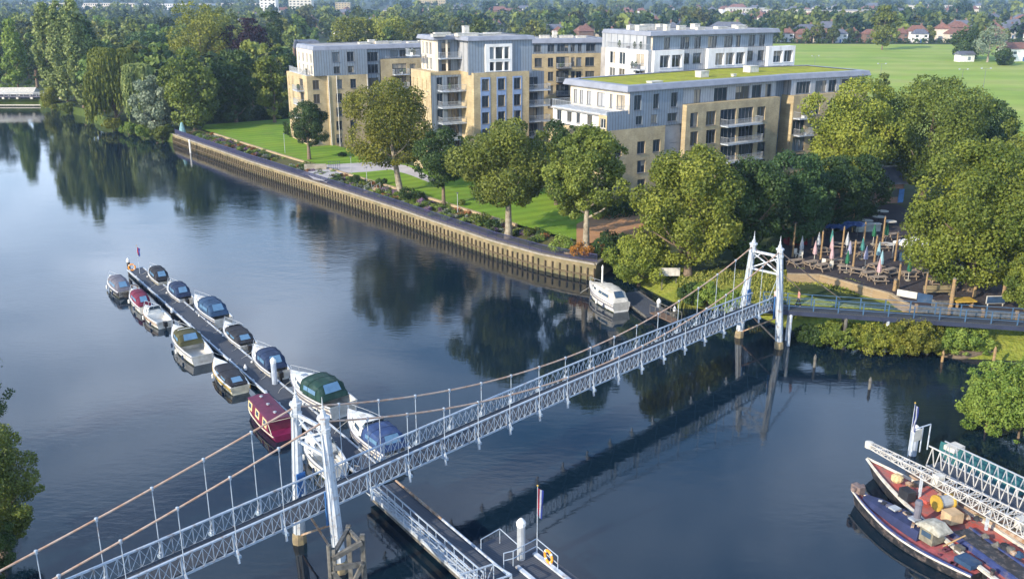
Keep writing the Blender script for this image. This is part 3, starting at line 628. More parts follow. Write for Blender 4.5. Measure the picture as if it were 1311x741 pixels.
# approach walkway from the far tower to the terrace
A0 = BF + bu * .4; A0.z = 3.9; A1 = W(1311, 413, 3.55); A1 = A0 + (A1 - A0) * 1.35
ap = thing('approach_walkway', 'narrow walkway on piles with thin blue railings in front of the terrace', 'walkway', tuple(A0))
dv_ = (A1 - A0); LnA = dv_.length; da = dv_.normalized(); na = Vector((da.y, -da.x, 0)).normalized()
aw = .85
mb = MB(); mb.bar((0, 0, -.1), dv_ + Vector((0, 0, -.1)), 1.8, .14); mb.build('deck', bridge_deck, ap)
mb = MB()
for sg in (-1, 1): mb.bar(na * sg * aw + Vector((0, 0, -.35)), dv_ + na * sg * aw + Vector((0, 0, -.35)), .16, .42)
mb.build('girder', mat('girder_navy', (.022, .03, .06), .6, .2, 1), ap)
for sg in (-1, 1):
    mb = MB(); k = int(LnA / 2.2)
    for i in range(k + 1):
        p = dv_ * (i / k) + na * sg * aw; mb.bar(p + Vector((0, 0, -.4)), p + Vector((0, 0, 1.15)), .09, .09)
    for zz in (1.15, .75, .38): mb.bar(na * sg * aw + Vector((0, 0, zz)), dv_ + na * sg * aw + Vector((0, 0, zz)), .045, .045)
    mb.build('railing', mat('railing_blue', (.05, .11, .20), .5, .15, 2), ap)
for i, f in enumerate([.08, .24, .36, .48]):
    for sg in (-1, 1):
        mb = MB(); p = dv_ * f + na * sg * .8; mb.tube([p + Vector((0, 0, -5)), p + Vector((0, 0, -.5))], .17, 8); mb.build('pile', timber_old if i % 2 else white_paint, ap)

# ------------------------------------------------------------------ apartment blocks
class Facade:
    """one wall plane; openings are cut into it and each window is a part"""
    def __init__(s, root, p, ang, L, z0, z1, m, depth=.22):
        s.root = root; s.o = Vector((p[0], p[1], 0)); s.u = Vector((math.cos(ang), math.sin(ang), 0)); s.n = Vector((s.u.y, -s.u.x, 0))
        s.L = L; s.z0 = z0; s.z1 = z1; s.m = m; s.rects = []; s.d = depth
    def upx(s, px, z):                     # pixel column at height z -> u along the wall
        x = (px - 655.5) / 1200
        # find u with projected column px
        lo, hi = -80.0, 120.0
        f = lambda u: (s.o + s.u * u).x / dep(Vector(((s.o + s.u * u).x, (s.o + s.u * u).y, z))) - x
        flo = f(lo)
        for _ in range(50):
            mid = (lo + hi) / 2
            if (f(mid) > 0) == (flo > 0): lo = mid
            else: hi = mid
        return (lo + hi) / 2
    def P(s, u, z, out=0.0): return s.o + s.u * u + s.n * out + Vector((0, 0, z))
    def win(s, u, z, w_, h_, fr=None, mull=1, trans=False):
        u0, u1 = u - w_ / 2, u + w_ / 2
        if u0 < .15 or u1 > s.L - .15: return
        for r in s.rects:
            if not (u1 < r[0] + -.05 or u0 > r[1] + .05 or z + h_ / 2 < r[2] - .02 or z - h_ / 2 > r[3] + .02): return
        s.rects.append((u0, u1, z - h_ / 2, z + h_ / 2, fr or frame_grey, mull, trans))
    def row(s, z, items, h_=1.6, **kw):
        for it in items: s.win(s.upx(it[0], z), z, it[1], it[2] if len(it) > 2 else h_, mull=it[3] if len(it) > 3 else (2 if it[1] > 2 else 1), **kw)
    def build(s, name='wall'):
        us = sorted({0.0, s.L} | {round(r[0], 4) for r in s.rects} | {round(r[1], 4) for r in s.rects})
        zs = sorted({s.z0, s.z1} | {round(r[2], 4) for r in s.rects} | {round(r[3], 4) for r in s.rects})
        mb = MB(); R0 = s.root_loc
        P = lambda u, z, o=0.0: s.P(u, z, o) - R0
        for a, b in zip(us[:-1], us[1:]):
            for c_, d in zip(zs[:-1], zs[1:]):
                um, zm = (a + b) / 2, (c_ + d) / 2
                if any(r[0] < um < r[1] and r[2] < zm < r[3] for r in s.rects): continue
                mb.quad(P(a, c_), P(b, c_), P(b, d), P(a, d))
        for r in s.rects:
            a, b, c_, d = r[:4]; D = -s.d
            mb.quad(P(a, c_), P(a, c_, D), P(b, c_, D), P(b, c_)); mb.quad(P(a, d), P(b, d), P(b, d, D), P(a, d, D))
            mb.quad(P(a, c_), P(a, d), P(a, d, D), P(a, c_, D)); mb.quad(P(b, c_), P(b, c_, D), P(b, d, D), P(b, d))
        wall = mb.build(name, s.m, s.root)
        for r in s.rects:
            a, b, c_, d, fr, mull, trn = r; D = -s.d + .05; t = .07
            f = MB(); cz = (c_ + d) / 2
            for z_ in (c_ + t / 2, d - t / 2): f.bar(P(a, z_, D), P(b, z_, D), t, t)
            for u_ in [a + t / 2, b - t / 2] + [a + (b - a) * k / (mull + 1) for k in range(1, mull + 1)]: f.bar(P(u_, c_, D), P(u_, d, D), t, t, up=s.n)
            f.bar(P(a - .05, c_ - .04, .03), P(b + .05, c_ - .04, .03), .14, .06)
            wo_ = f.build('window', fr, s.root)
            g = MB(); g.quad(P(a, c_, -s.d + .01), P(b, c_, -s.d + .01), P(b, d, -s.d + .01), P(a, d, -s.d + .01)); g.build('pane', glass_dark, wo_)
            if RW.random() < .28:
                bl_ = MB(); w2 = (b - a) * RW.choice([.28, .45, .9]); a2 = a + .06 if RW.random() < .5 else b - .06 - w2; h2 = (d - c_) * RW.choice([.95, .95, .45])
                bl_.quad(P(a2, d - h2, -s.d + .025), P(a2 + w2, d - h2, -s.d + .025), P(a2 + w2, d - .06, -s.d + .025), P(a2, d - .06, -s.d + .025)); bl_.build('blind', curtain, wo_)
        return wall
RW = random.Random(12); curtain = mat('curtain', (.28, .25, .20), .9, .3, .5)
def facade(root, rl_, *a, **k):
    f = Facade(root, *a, **k); f.root_loc = rl_; return f
def balcony(root, rl_, f, u0, u1, z, out=1.5, glassy=True, m=None):
    mb = MB(); P = lambda u, zz, o: f.P(u, zz, o) - rl_
    mb.bar(P(u0, z, out / 2), P(u1, z, out / 2), out, .16)
    b = mb.build('balcony', m or white_paint, root)
    r = MB()
    for a, c_ in (((u0, .03), (u0, out)), ((u0, out), (u1, out)), ((u1, out), (u1, .03))):
        r.bar(P(a[0], z + 1.12, a[1]), P(c_[0], z + 1.12, c_[1]), .05, .05); r.bar(P(a[0], z + .18, a[1]), P(c_[0], z + .18, c_[1]), .03, .03)
        n_ = max(2, int((Vector((a[0], a[1], 0)) - Vector((c_[0], c_[1], 0))).length / .16))
        for i in range(n_ + 1):
            q = P(a[0] + (c_[0] - a[0]) * i / n_, z + .08, a[1] + (c_[1] - a[1]) * i / n_); r.bar(q, q + Vector((0, 0, 1.04)), .022, .022)
    r.build('railing', steel_grey, b)
    if RW.random() < .6:
        for _ in range(RW.choice([1, 2, 3])):
            uu = RW.uniform(u0 + .4, u1 - .4); q = P(uu, z + .08, out * .6); pl = MB(); pl.lathe(q, [(.18, 0), (.24, .3)], 7); k_ = pl.build('planter', timber_old, b); pv_ = MB(); pv_.lathe(q + Vector((0, 0, .3)), [(.1, 0), (RW.uniform(.2, .4), .3), (.25, RW.uniform(.5, .8)), (.03, RW.uniform(.85, 1.2))], 6); pv_.build('plant', leaf_dark if RW.random() < .5 else leaf_green, b)
        q = P((u0 + u1) / 2, z + .3, out * .5); MB().box(q, (.6, .6, .45), RW.random()).build('seat', RW.choice([timber_post, frame_white, canvas_grey]), b)
def obox(p, ang, u0, u1, v0, v1):
    """plan rectangle: u along the facade, v backwards"""
    e = Vector((math.cos(ang), math.sin(ang), 0)); w_ = Vector((-e.y, e.x, 0)); o = Vector((p[0], p[1], 0))
    return [tuple((o + e * u + w_ * v)[:2]) for u, v in ((u0, v0), (u1, v0), (u1, v1), (u0, v1))]
def lp(pts, rl_): return [(x - rl_.x, y - rl_.y) for x, y in pts]
def roof_ring(root, rl_, pts, z0, z1, over, m, top_m, name='roof', inset=.9, ztop=None):
    """sloping metal fascia round a flat roof"""
    c_ = Vector((sum(p[0] for p in pts) / len(pts), sum(p[1] for p in pts) / len(pts)))
    def off(d):
        out = []; n = len(pts)
        for i in range(n):
            a, b, c2 = Vector(pts[i - 1]), Vector(pts[i]), Vector(pts[(i + 1) % n]); e1 = (b - a).normalized(); e2 = (c2 - b).normalized()
            n1 = Vector((e1.y, -e1.x)); n2 = Vector((e2.y, -e2.x)); k = (n1 + n2); k = k / max(.3, k.dot(n1)) if k.length > 1e-6 else n1; out.append(b + k * d)
        return out
    A, B, C = off(over), off(over - .25), off(-inset)
    mb = MB(); rings = [[(p.x - rl_.x, p.y - rl_.y, z) for p in Q] for Q, z in ((off(.0), z0 - .02), (A, z0), (A, z0 + .12), (B, z1), (C, z1 + .02))]
    mb.loft(rings, cap=False); r = mb.build(name, m, root)
    t = MB(); zt = ztop or (z1 - .06); t.add([(p.x - rl_.x, p.y - rl_.y, zt) for p in C], [tuple(range(len(pts)))]); t.build('roof_surface', top_m, r); return r
def solid(root, rl_, pts, z0, z1, m, name='wall'):
    return MB().prism(lp(pts, rl_), z0, z1).build(name, m, root)
def rooftop(root, rl_, items, m=None):
    for x, y, z, sx, sy, sz, rz in items:
        b = MB(); b.box((x - rl_.x, y - rl_.y, z + sz / 2), (sx, sy, sz), rz); b.box((x - rl_.x, y - rl_.y, z + sz + .04), (sx + .15, sy + .15, .08), rz); b.build('roof_unit', m or off_white, root)
X4 = lambda x: 850 + x / 4.68
X3 = lambda x: 680 + x / 5.7
X5 = lambda x: 740 + x / 4.52
X2 = lambda x: 510 + x / 4.63
X1_ = lambda x: 360 + x / 4.36

# ---- block nearest on the right, green roof
TH4 = R(34.2); p4 = Vector((13.8, 137.2, 0)); e4 = Vector((math.cos(TH4), math.sin(TH4), 0)); w4 = Vector((-e4.y, e4.x, 0))
b4 = thing('apartment_block', 'long tan brick and grey metal apartment block with a flat green planted roof', 'apartment block', tuple(p4)); r4 = p4.copy()
BT = 17.35; ZR = 19.9
solid(b4, r4, obox(p4, TH4, .3, 35.9, .3, 14.2), 2.0, 14.3, roof_flat, 'core')
# brick, front left
f = facade(b4, r4, p4, TH4, 11.6, 2.0, 14.5, brick_yellow)
f.row(11.5, [(X3(632), 1.5), (X3(803), 1.6), (X3(915), 1.5)], 1.9); f.row(8.6, [(X3(632), 1.5), (X3(803), 1.6), (X3(915), 1.5)], 1.9); f.row(5.7, [(X3(632), 1.5), (X3(803), 1.6)], 1.9); f.build()
g = facade(b4, r4, p4, TH4, 15.0, 14.5, 16.7, clad_blue); g.row(15.6, [(X3(788), 1.3), (X3(897), 1.2), (X3(1030), 2.0)], 1.3); g.build('cladding')
g = facade(b4, r4, p4 + e4 * 4.2, TH4, 10.8, 16.7, ZR, clad_blue); g.row(18.2, [(X3(778), 1.4), (X3(912), 1.1), (X3(1045), 1.3)], 2.2); g.build('cladding')
g = facade(b4, r4, p4 + e4 * 11.6 + w4 * .35, TH4, 3.4, 2.0, 14.5, clad_blue); 
for z in (12.6, 9.8, 7.0): g.row(z, [(X3(1040), 1.6)], 1.9)
g.build('cladding')
# brick bay, right
f = facade(b4, r4, p4 + e4 * 15 - w4 * .9, TH4, 21.2, 2.0, BT, brick_yellow)
for i, z in enumerate((15.0, 12.1, 9.2, 6.3)):
    f.row(z, [(X4(180), 1.6, 2.2), (X4(281), 2.1, 2.2)], 2.1)
    f.row(z - .1, [(X4(385), 3.6, 2.5, 3), (X4(490), 3.4, 2.5, 3), (X4(582), 1.9, 2.3)], 2.2)
f.build()
for z in (10.75, 7.85, 13.6):
    u0 = f.upx(X4(338), z); u1 = f.upx(X4(545), z)
    if z < 13.7: balcony(b4, r4, f, u0, u1, z, 1.7)
for uu in (0.0, 21.2):
    q = p4 + e4 * (15 + uu) - w4 * .9; solid(b4, r4, obox(q, TH4, -.001 if uu == 0 else -.001, .0, 0, 1.3), 2.0, BT, brick_yellow, 'return_wall') if False else None
mbr = MB(); q0 = p4 + e4 * 15 - r4
mbr.quad(q0 + Vector((0, 0, 2)), q0 - w4 * .9 + Vector((0, 0, 2)), q0 - w4 * .9 + Vector((0, 0, BT)), q0 + Vector((0, 0, BT)))
q1 = q0 + e4 * 21.2; mbr.quad(q1 - w4 * .9 + Vector((0, 0, 2)), q1 + w4 * 3 + Vector((0, 0, 2)), q1 + w4 * 3 + Vector((0, 0, BT)), q1 - w4 * .9 + Vector((0, 0, BT)))
mbr.add([v + Vector((0, 0, BT)) for v in (q0 - w4 * .9, q1 - w4 * .9, q1 + w4 * 1.2, q0 + w4 * 1.2)], [(0, 1, 2, 3)]); mbr.build('return_wall', brick_yellow, b4)
g = facade(b4, r4, p4 + e4 * 15 + w4 * .5, TH4, 21.5, BT - .6, ZR, clad_pale)
g.row(18.3, [(X4(200), 1.5), (X4(340), 3.0, 2.2, 2), (X4(470), 3.2, 2.2, 2), (X4(555), 2.2, 2.2, 1), (X4(625), 1.5)], 2.2); g.build('cladding')
# recess and right wing
g = facade(b4, r4, p4 + e4 * 36.2 + w4 * 1.6, TH4, 3.6, 2.0, ZR, clad_blue)
for z in (14.9, 12.0, 9.1, 6.2): g.win(1.8, z, 2.6, 1.9, mull=1)
g.build('cladding')
p4b = p4 + e4 * 39.2 + w4 * -1.2; TH4b = R(29)
e4b = Vector((math.cos(TH4b), math.sin(TH4b), 0)); w4b = Vector((-e4b.y, e4b.x, 0))
f = facade(b4, r4, p4b, TH4b, 17.5, 2.0, BT, brick_yellow)
for z in (15.0, 12.1, 9.2, 6.3): f.row(z, [(X4(805), 2.8, 2.4, 2), (X4(905), 2.2, 2.1), (X4(1010), 2.2, 2.1)], 2.2)
f.build()
for z in (13.6, 10.75): balcony(b4, r4, f, f.upx(X4(775), z), f.upx(X4(860), z), z, 1.5)
solid(b4, r4, obox(p4b, TH4b, .3, 17.3, .3, 14.5), 2.0, BT - .05, roof_flat, 'core')
g = facade(b4, r4, p4b + w4b * 1.1 + e4b * .2, TH4b, 17.6, BT, ZR, clad_pale)
g.row(18.45, [(X4(760), 1.5), (X4(835), 3.2, 2.0, 3), (X4(940), 2.6, 2.0, 2), (X4(1010), 1.8), (X4(1080), 2)], 2.0); g.build('cladding')
mbr = MB(); qq = p4b - r4; mbr.quad(qq + w4b * 3 + Vector((0, 0, 2)), qq + Vector((0, 0, 2)), qq + Vector((0, 0, BT)), qq + w4b * 3 + Vector((0, 0, BT)))
mbr.add([v + Vector((0, 0, BT)) for v in (qq, qq + e4b * 17.5, qq + e4b * 17.5 + w4b * 2, qq + w4b * 2)], [(0, 1, 2, 3)]); mbr.build('return_wall', brick_yellow, b4)
# left end
AL = TH4 + R(90) + math.pi
pe = p4 + w4 * 14.2
f = facade(b4, r4, pe, AL, 14.2, 2.0, 14.3, brick_yellow); f.win(12.2, 12.6, 1.5, 1.7); f.win(12.2, 9.7, 1.5, 1.7); f.build()
mbr = MB(); pp_ = p4 - r4
mbr.add([v + Vector((0, 0, 14.3)) for v in (pp_, pp_ + e4 * 4.4, pp_ + e4 * 4.4 + w4 * 14.2, pp_ + w4 * 14.2)], [(0, 1, 2, 3)]); mbr.build('terrace_floor', roof_flat, b4)
g = facade(b4, r4, pe + e4 * .8, AL, 14.2 - 2.0, 14.3, 16.7, render_white)
for u in (1.6, 4.2, 6.4, 9.2): g.win(u, 15.5, 1.2 if u != 6.4 else .9, 1.5)
g.build('render_wall')
g = facade(b4, r4, p4 + w4 * 1.95 , AL, 1.95, 14.3, 16.7, brick_yellow); g.win(1.0, 15.5, 1.3, 1.4, fr=frame_white); g.build()
MB().box(tuple(p4 - r4 + e4 * 2.2 + w4 * 7 + Vector((0, 0, 16.62))), (4.2, 13.9, .14), TH4).build('terrace_floor', roof_flat, b4)
g = facade(b4, r4, pe + e4 * 4.2, AL, 14.2, 16.7, ZR, render_cream)
for u, ww in ((1.3, .9), (2.8, .9), (4.7, 1.1), (7.6, 1.9), (10.0, .6), (12.2, 1.9)): g.win(u, 18.2, ww, 2.1)
g.build('render_wall')
balcony(b4, r4, facade(b4, r4, pe + e4 * 4.2, AL, 14.2, 0, 1, clad_blue), .3, 14.0, 16.75, 3.9)
mbr = MB(); q = p4 - r4
for a, b in ((q + w4 * .2 + e4 * .1, q + w4 * .2 + e4 * 4.1),): mbr.bar(a + Vector((0, 0, 16.9)), b + Vector((0, 0, 16.9)), .2, .6)
mbr.build('parapet', clad_blue, b4)
# a lower pale wing behind the left end
pass
rp4 = [tuple((p4 + e4 * a + w4 * b)[:2]) for a, b in ((4.0, .2), (35.8, .1), (38.9, .3))] + [tuple((p4b + e4b * 17.8 + w4b * 1.0)[:2]), tuple((p4b + e4b * 17.8 + w4b * 15)[:2]), tuple((p4 + e4 * 39 + w4 * 16.5)[:2]), tuple((p4 + e4 * 4.0 + w4 * 14.6)[:2])]
roof_ring(b4, r4, rp4, ZR, 20.75, .6, roof_zinc, sedum, inset=1.0, ztop=20.68)
solid(b4, r4, obox(p4, TH4, 4.4, 36, .9, 14.0), 14.2, 19.88, clad_pale, 'core'); solid(b4, r4, obox(p4b, TH4b, .5, 17.4, 1.5, 14.0), 17.0, 19.88, clad_pale, 'core')
rooftop(b4, r4, [(*(p4 + e4 * a + w4 * b)[:2], 20.7, sx, sy, sz, TH4) for a, b, sx, sy, sz in ((24, 5.2, 1.8, 1.3, .9), (38, 7.5, 2.1, 1.6, 1.0), (11, 2.2, 2.2, 1.2, .18), (29, 3.0, .7, .5, .35))])

# ---- block at the back right with the white framed bays
TH3 = R(29.5); p3 = Vector((24.0, 169.8, 0)); e3 = Vector((math.cos(TH3), math.sin(TH3), 0)); w3 = Vector((-e3.y, e3.x, 0))
b3 = thing('apartment_block', 'grey metal clad apartment block with white framed window bays, behind the green roofed block', 'apartment block', tuple(p3)); r3 = p3.copy()
Z3 = 26.4
f = facade(b3, r3, p3, TH3, 30.8, 2.0, 23.9, clad_pale)
for z in (22.3, 19.4): f.row(z, [(X5(397), 1.0), (X5(627), 1.4), (X5(688), 1.9), (X5(990), 1.9), (X5(1058), 1.6), (X5(975), .01)], 1.9)
f.build('cladding')
g = facade(b3, r3, p3 + w3 * .9 + e3 * .2, TH3, 30.2, 23.9, Z3, clad_blue)
g.row(25.0, [(X5(515), 1.4), (X5(605), 1.0), (X5(632), 1.0), (X5(692), 1.5), (X5(778), 2.1), (X5(870), 2.1), (X5(927), 1.0), (X5(1005), 1.6), (X5(1065), 1.5), (X5(1117), .9)], 2.1); g.build('cladding')
for x0, x1, n_ in ((428, 600, 2), (740, 965, 3), (1088, 1242, 2)):
    u0 = f.upx(X5(x0), 23); u1 = f.upx(X5(x1), 23); q = p3 + e3 * u0 - w3 * .7; wd = u1 - u0
    h = facade(b3, r3, q, TH3, wd, 17.0, 23.9, render_white, depth=.5)
    for k in range(n_):
        uc = .16 * wd + (wd * .80) * (k + .5) / n_
        h.win(uc, 22.0, wd * .8 / n_ - .45, 2.2, fr=frame_white, mull=1); h.win(uc, 19.2, wd * .8 / n_ - .45, 2.3, fr=frame_white, mull=1)
    h.build('white_bay')
    bx = MB(); q_ = q - r3
    bx.add([q_ + Vector((0, 0, 17)), q_ + w3 * .9 + Vector((0, 0, 17)), q_ + w3 * .9 + Vector((0, 0, 23.9)), q_ + Vector((0, 0, 23.9))], [(0, 1, 2, 3)])
    bx.add([q_ + e3 * wd + Vector((0, 0, 17)), q_ + e3 * wd + w3 * .9 + Vector((0, 0, 17)), q_ + e3 * wd + w3 * .9 + Vector((0, 0, 23.9)), q_ + e3 * wd + Vector((0, 0, 23.9))], [(0, 1, 2, 3)])
    bx.add([v + Vector((0, 0, 23.9)) for v in (q_, q_ + e3 * wd, q_ + e3 * wd + w3 * 1.7, q_ + w3 * 1.7)], [(0, 1, 2, 3)]); bx.build('white_bay', render_white, b3)
solid(b3, r3, obox(p3, TH3, .3, 30.5, .4, 15), 2.0, 23.88, roof_flat, 'core'); solid(b3, r3, obox(p3, TH3, .5, 30.2, 1.4, 15), 23.88, Z3 - .02, clad_pale, 'core')
AL3 = TH3 + R(90) + math.pi; pe3 = p3 + w3 * 13 - e3 * .02
f = facade(b3, r3, pe3, AL3, 13.0, 2.0, 23.9, render_white)
for z in (22.2, 19.3):
    for u, ww in ((2.2, 2.0), (5.2, 2.0), (10.6, 2.6)): f.win(u, z, ww, 2.2, fr=frame_white)
f.build('render_wall')
balcony(b3, r3, f, 9.0, 12.5, 20.6, 1.3)
g = facade(b3, r3, pe3 + e3 * 1.2, AL3, 12.6, 23.9, Z3, render_cream)
for u, ww in ((1.8, 1.2), (5.0, 2.2), (8.0, .7), (10.9, 1.6)): g.win(u, 25.0, ww, 2.0, fr=frame_white)
g.build('render_wall')
balcony(b3, r3, facade(b3, r3, pe3 + e3 * .9, AL3, 13, 0, 1, clad_blue), .2, 12.8, 23.92, .85)
roof_ring(b3, r3, [tuple((p3 + e3 * a + w3 * b)[:2]) for a, b in ((1.0, .7), (30.8, .7), (30.8, 15), (1.0, 14.5))], Z3, 27.15, .6, roof_zinc, roof_flat)
rq = random.Random(5)
rooftop(b3, r3, [(*(p3 + e3 * a + w3 * b)[:2], 27.05, rq.uniform(.8, 2.6), rq.uniform(.6, 1.4), rq.uniform(.3, 1.1), TH3) for a, b in ((2, 5), (5, 7), (7, 4), (9, 9), (12, 6), (14, 3), (17, 8), (20, 5), (23, 7), (25, 4), (28, 8), (4, 10), (11, 11))])
solid(b3, r3, obox(p3, TH3, -6.5, -.6, 2, 13), 2.0, 17.6, brick_yellow, 'wing')

# ---- centre block
TH2 = R(27); p2 = Vector((-6.7, 167.2, 0)); e2 = Vector((math.cos(TH2), math.sin(TH2), 0)); w2_ = Vector((-e2.y, e2.x, 0))
b2 = thing('apartment_block', 'central apartment block with blue cladding, a big white window frame and corner balconies', 'apartment block', tuple(p2)); r2 = p2.copy()
B2T = 20.3; Z2 = 25.7
f = facade(b2, r2, p2, TH2, 11.0, 2.0, B2T, brick_yellow)
PB = MB()
for z in (18.2, 15.3, 12.4, 9.5, 6.6): f.row(z, [(X2(516), 1.35), (X2(611), 1.35), (X2(705), 1.35)], 2.0)
f.build()
for xx in (516, 611, 705):                      # blue spandrel strips between the brick piers
    u = f.upx(X2(xx), 16)
    for za, zb_ in ((19.22, 19.5), (16.32, 17.18), (13.42, 14.28), (10.52, 11.38), (7.62, 8.48)):
        PB.bar(f.P(u - .95, (za + zb_) / 2, .03) - r2, f.P(u + .95, (za + zb_) / 2, .03) - r2, .05, zb_ - za)
    for s_ in (-.83, .83): PB.bar(f.P(u + s_, 4, .031) - r2, f.P(u + s_, 19.5, .031) - r2, .26, .05, up=f.n)
PB.build('spandrel', mat('spandrel_blue', (.20, .28, .45), .5, .1, 2), b2)
solid(b2, r2, obox(p2, TH2, .2, 10.9, .35, 15), 2.0, B2T - .03, roof_flat, 'core')
f_ = facade(b2, r2, p2 + w2_ * 6, TH2 + math.pi / 2 + math.pi, 6.0, 2.0, B2T, brick_yellow); f_.build('wall')
g = facade(b2, r2, p2 + w2_ * .9 - e2 * .6, TH2, 12.6, B2T - .4, Z2, clad_blue)
g.row(24.0, [(X2(765), 1.8)], 2.3); g.row(21.4, [(X2(765), 1.8)], 1.6); g.build('cladding')
wu0, wu1 = g.upx(X2(512), 22.5), g.upx(X2(668), 22.5)
h = facade(b2, r2, g.P(wu0, 0, .45), TH2, wu1 - wu0, 20.35, 25.1, render_white, depth=.4)
for k, ww in enumerate((.95, 1.5, .95)):
    uc = (wu1 - wu0) * (.24, .52, .80)[k]; h.win(uc, 23.55, ww, 2.1, fr=frame_white, mull=0); h.win(uc, 21.25, ww, 1.6, fr=frame_white, mull=0)
h.build('white_bay')
bx = MB()
for uu in (0, wu1 - wu0): bx.add([h.P(uu, 20.35) - r2, h.P(uu, 20.35, -.6) - r2, h.P(uu, 25.1, -.6) - r2, h.P(uu, 25.1) - r2], [(0, 1, 2, 3)])
bx.add([h.P(0, 25.1) - r2, h.P(wu1 - wu0, 25.1) - r2, h.P(wu1 - wu0, 25.1, -.6) - r2, h.P(0, 25.1, -.6) - r2], [(0, 1, 2, 3)]); bx.build('white_bay', render_white, b2)
# balcony corner and left wing
pw = Vector((-14.3, 169.3, 0))
f = facade(b2, r2, pw, TH2, 8.2, 2.0, B2T - .6, clad_blue)
for z in (18.3, 15.5, 12.7, 9.9, 7.1): f.win(4.2, z, 2.2, 2.1, mull=2); f.win(1.6, z, 1.2, 2.1); f.win(6.8, z, 1.4, 2.1)
f.build('cladding')
for z in (17.0, 14.1, 11.3, 8.4, 5.6): balcony(b2, r2, f, 1.2, 8.0, z, 2.2)
f2 = facade(b2, r2, pw + w2_ * 9.5 - e2 * .1, TH2 + math.pi / 2 + math.pi, 9.5, 2.0, B2T, brick_yellow)
for z in (17.8, 14.9, 12.0, 9.1):
    for u in (1.3, 3.4, 5.8, 7.9): f2.win(u, z, 1.1, 2.0)
f2.build()
solid(b2, r2, obox(pw, TH2, .0, 9.5, .3, 9.3), 2.0, B2T - .02, brick_yellow, 'core')
g2 = facade(b2, r2, pw + w2_ * 8.5 + e2 * 1.6, TH2 + math.pi / 2 + math.pi, 7.0, B2T, Z2, render_cream)
for z in (24.1, 21.4):
    for u, ww in ((1.1, .8), (2.9, 1.2), (4.6, 1.2)): g2.win(u, z, ww, 2.2, fr=frame_white)
g2.build('render_wall')
g3 = facade(b2, r2, pw + w2_ * 1.5 + e2 * 1.6, TH2, 7.8, B2T - .6, Z2, clad_blue)
for z in (24.1, 21.4): g3.win(2.0, z, 1.8, 2.2); g3.win(5.3, z, 2.0, 2.2)
g3.build('cladding')
balcony(b2, r2, g3, .2, 6.6, 22.5, 1.6)
bx = MB(); bx.bar(pw + w2_ * 1.3 + e2 * 1.7 - r2 + Vector((0, 0, B2T)), pw + w2_ * 1.3 + e2 * 1.7 - r2 + Vector((0, 0, Z2)), .5, .5); bx.bar(pw + w2_ * 1.2 + e2 * 3.6 - r2 + Vector((0, 0, B2T)), pw + w2_ * 1.2 + e2 * 3.6 - r2 + Vector((0, 0, Z2)), .35, .35); bx.build('corner_pier', render_cream, b2)
solid(b2, r2, obox(pw, TH2, 1.9, 9, 1.9, 8.3), B2T - .3, Z2 - .02, clad_pale, 'core'); solid(b2, r2, obox(p2, TH2, .2, 11.5, 1.5, 14.5), B2T - .3, Z2 - .02, clad_pale, 'core')
balcony(b2, r2, facade(b2, r2, pw + w2_ * 8.5 + e2 * .15, TH2 + math.pi / 2 + math.pi, 7, 0, 1, clad_blue), 0, 3.0, 22.8, 1.6)
rp2 = [tuple((p2 + e2 * a + w2_ * b)[:2]) for a, b in ((-.4, .8), (12.0, .8), (12.0, 14.8), (-3, 14.8))] + [tuple((pw + e2 * 1.4 + w2_ * 8.8)[:2]), tuple((pw + e2 * 1.4 + w2_ * 1.2)[:2]), tuple((pw + e2 * 5.5 + w2_ * 1.2)[:2])]
roof_ring(b2, r2, rp2, Z2, 26.4, .45, roof_zinc, roof_flat, inset=.7)
rooftop(b2, r2, [(*(p2 + e2 * a + w2_ * b)[:2], 26.3, sx, sy, sz, TH2) for a, b, sx, sy, sz in ((1, 5, 4.0, 1.5, .5), (2.2, 8, 1.0, 1, 1.6), (-2, 9, 3, 1, .5), (5, 6, 4, 1.5, .25), (8, 9, 3, 1.5, .3), (-4, 6, 2.4, 1, .4))])
# right side balconies of the centre block
f3 = facade(b2, r2, p2 + e2 * 11.05 + w2_ * 2.2, TH2, 4.2, 2.0, 20.0, clad_blue)
for z in (18.0, 15.2, 12.4, 9.6): f3.win(1.7, z, 2.4, 2.0, mull=2)
f3.build('cladding'); solid(b2, r2, obox(p2, TH2, 11.0, 15, 2.5, 13), 2.0, 19.98, brick_yellow, 'core')
for z in (16.7, 13.9, 11.1, 8.3): balcony(b2, r2, f3, .1, 4.6, z, 1.9)

# ---- block behind, between the centre and back right blocks
TH5 = R(14); p5 = Vector((-1.0, 196.5, 0)); e5 = Vector((math.cos(TH5), math.sin(TH5), 0)); w5 = Vector((-e5.y, e5.x, 0))
b5 = thing('apartment_block', 'tan brick apartment block with dark balconies, set back between two grey roofed blocks', 'apartment block', tuple(p5)); r5 = p5.copy()
f = facade(b5, r5, p5, TH5, 21, 2.0, 21.6, brick_yellow)
for z in (19.9, 17.1, 14.3, 11.5): f.row(z, [(X2(830), 1.6), (X2(903), 1.2), (X2(973), 2.8, 2.2, 2), (X2(1035), .8), (X2(1070), 1.2), (X2(1135), 2)], 1.8)
f.build()
for z in (18.6, 15.8, 13.0): balcony(b5, r5, f, f.upx(X2(937), z), f.upx(X2(1015), z), z, 1.4, m=black)
g = facade(b5, r5, p5 + w5 * .7, TH5, 21, 21.6, 23.7, clad_blue); g.row(22.7, [(X2(825), 1.5), (X2(905), 1.5), (X2(975), 2.4), (X2(1035), .9), (X2(1075), .8), (X2(1140), 2)], 1.5); g.build('cladding')
solid(b5, r5, obox(p5, TH5, .2, 20.8, .35, 12), 2.0, 21.58, brick_yellow, 'core'); solid(b5, r5, obox(p5, TH5, .2, 20.8, 1.0, 11.6), 21.58, 23.68, clad_pale, 'core')
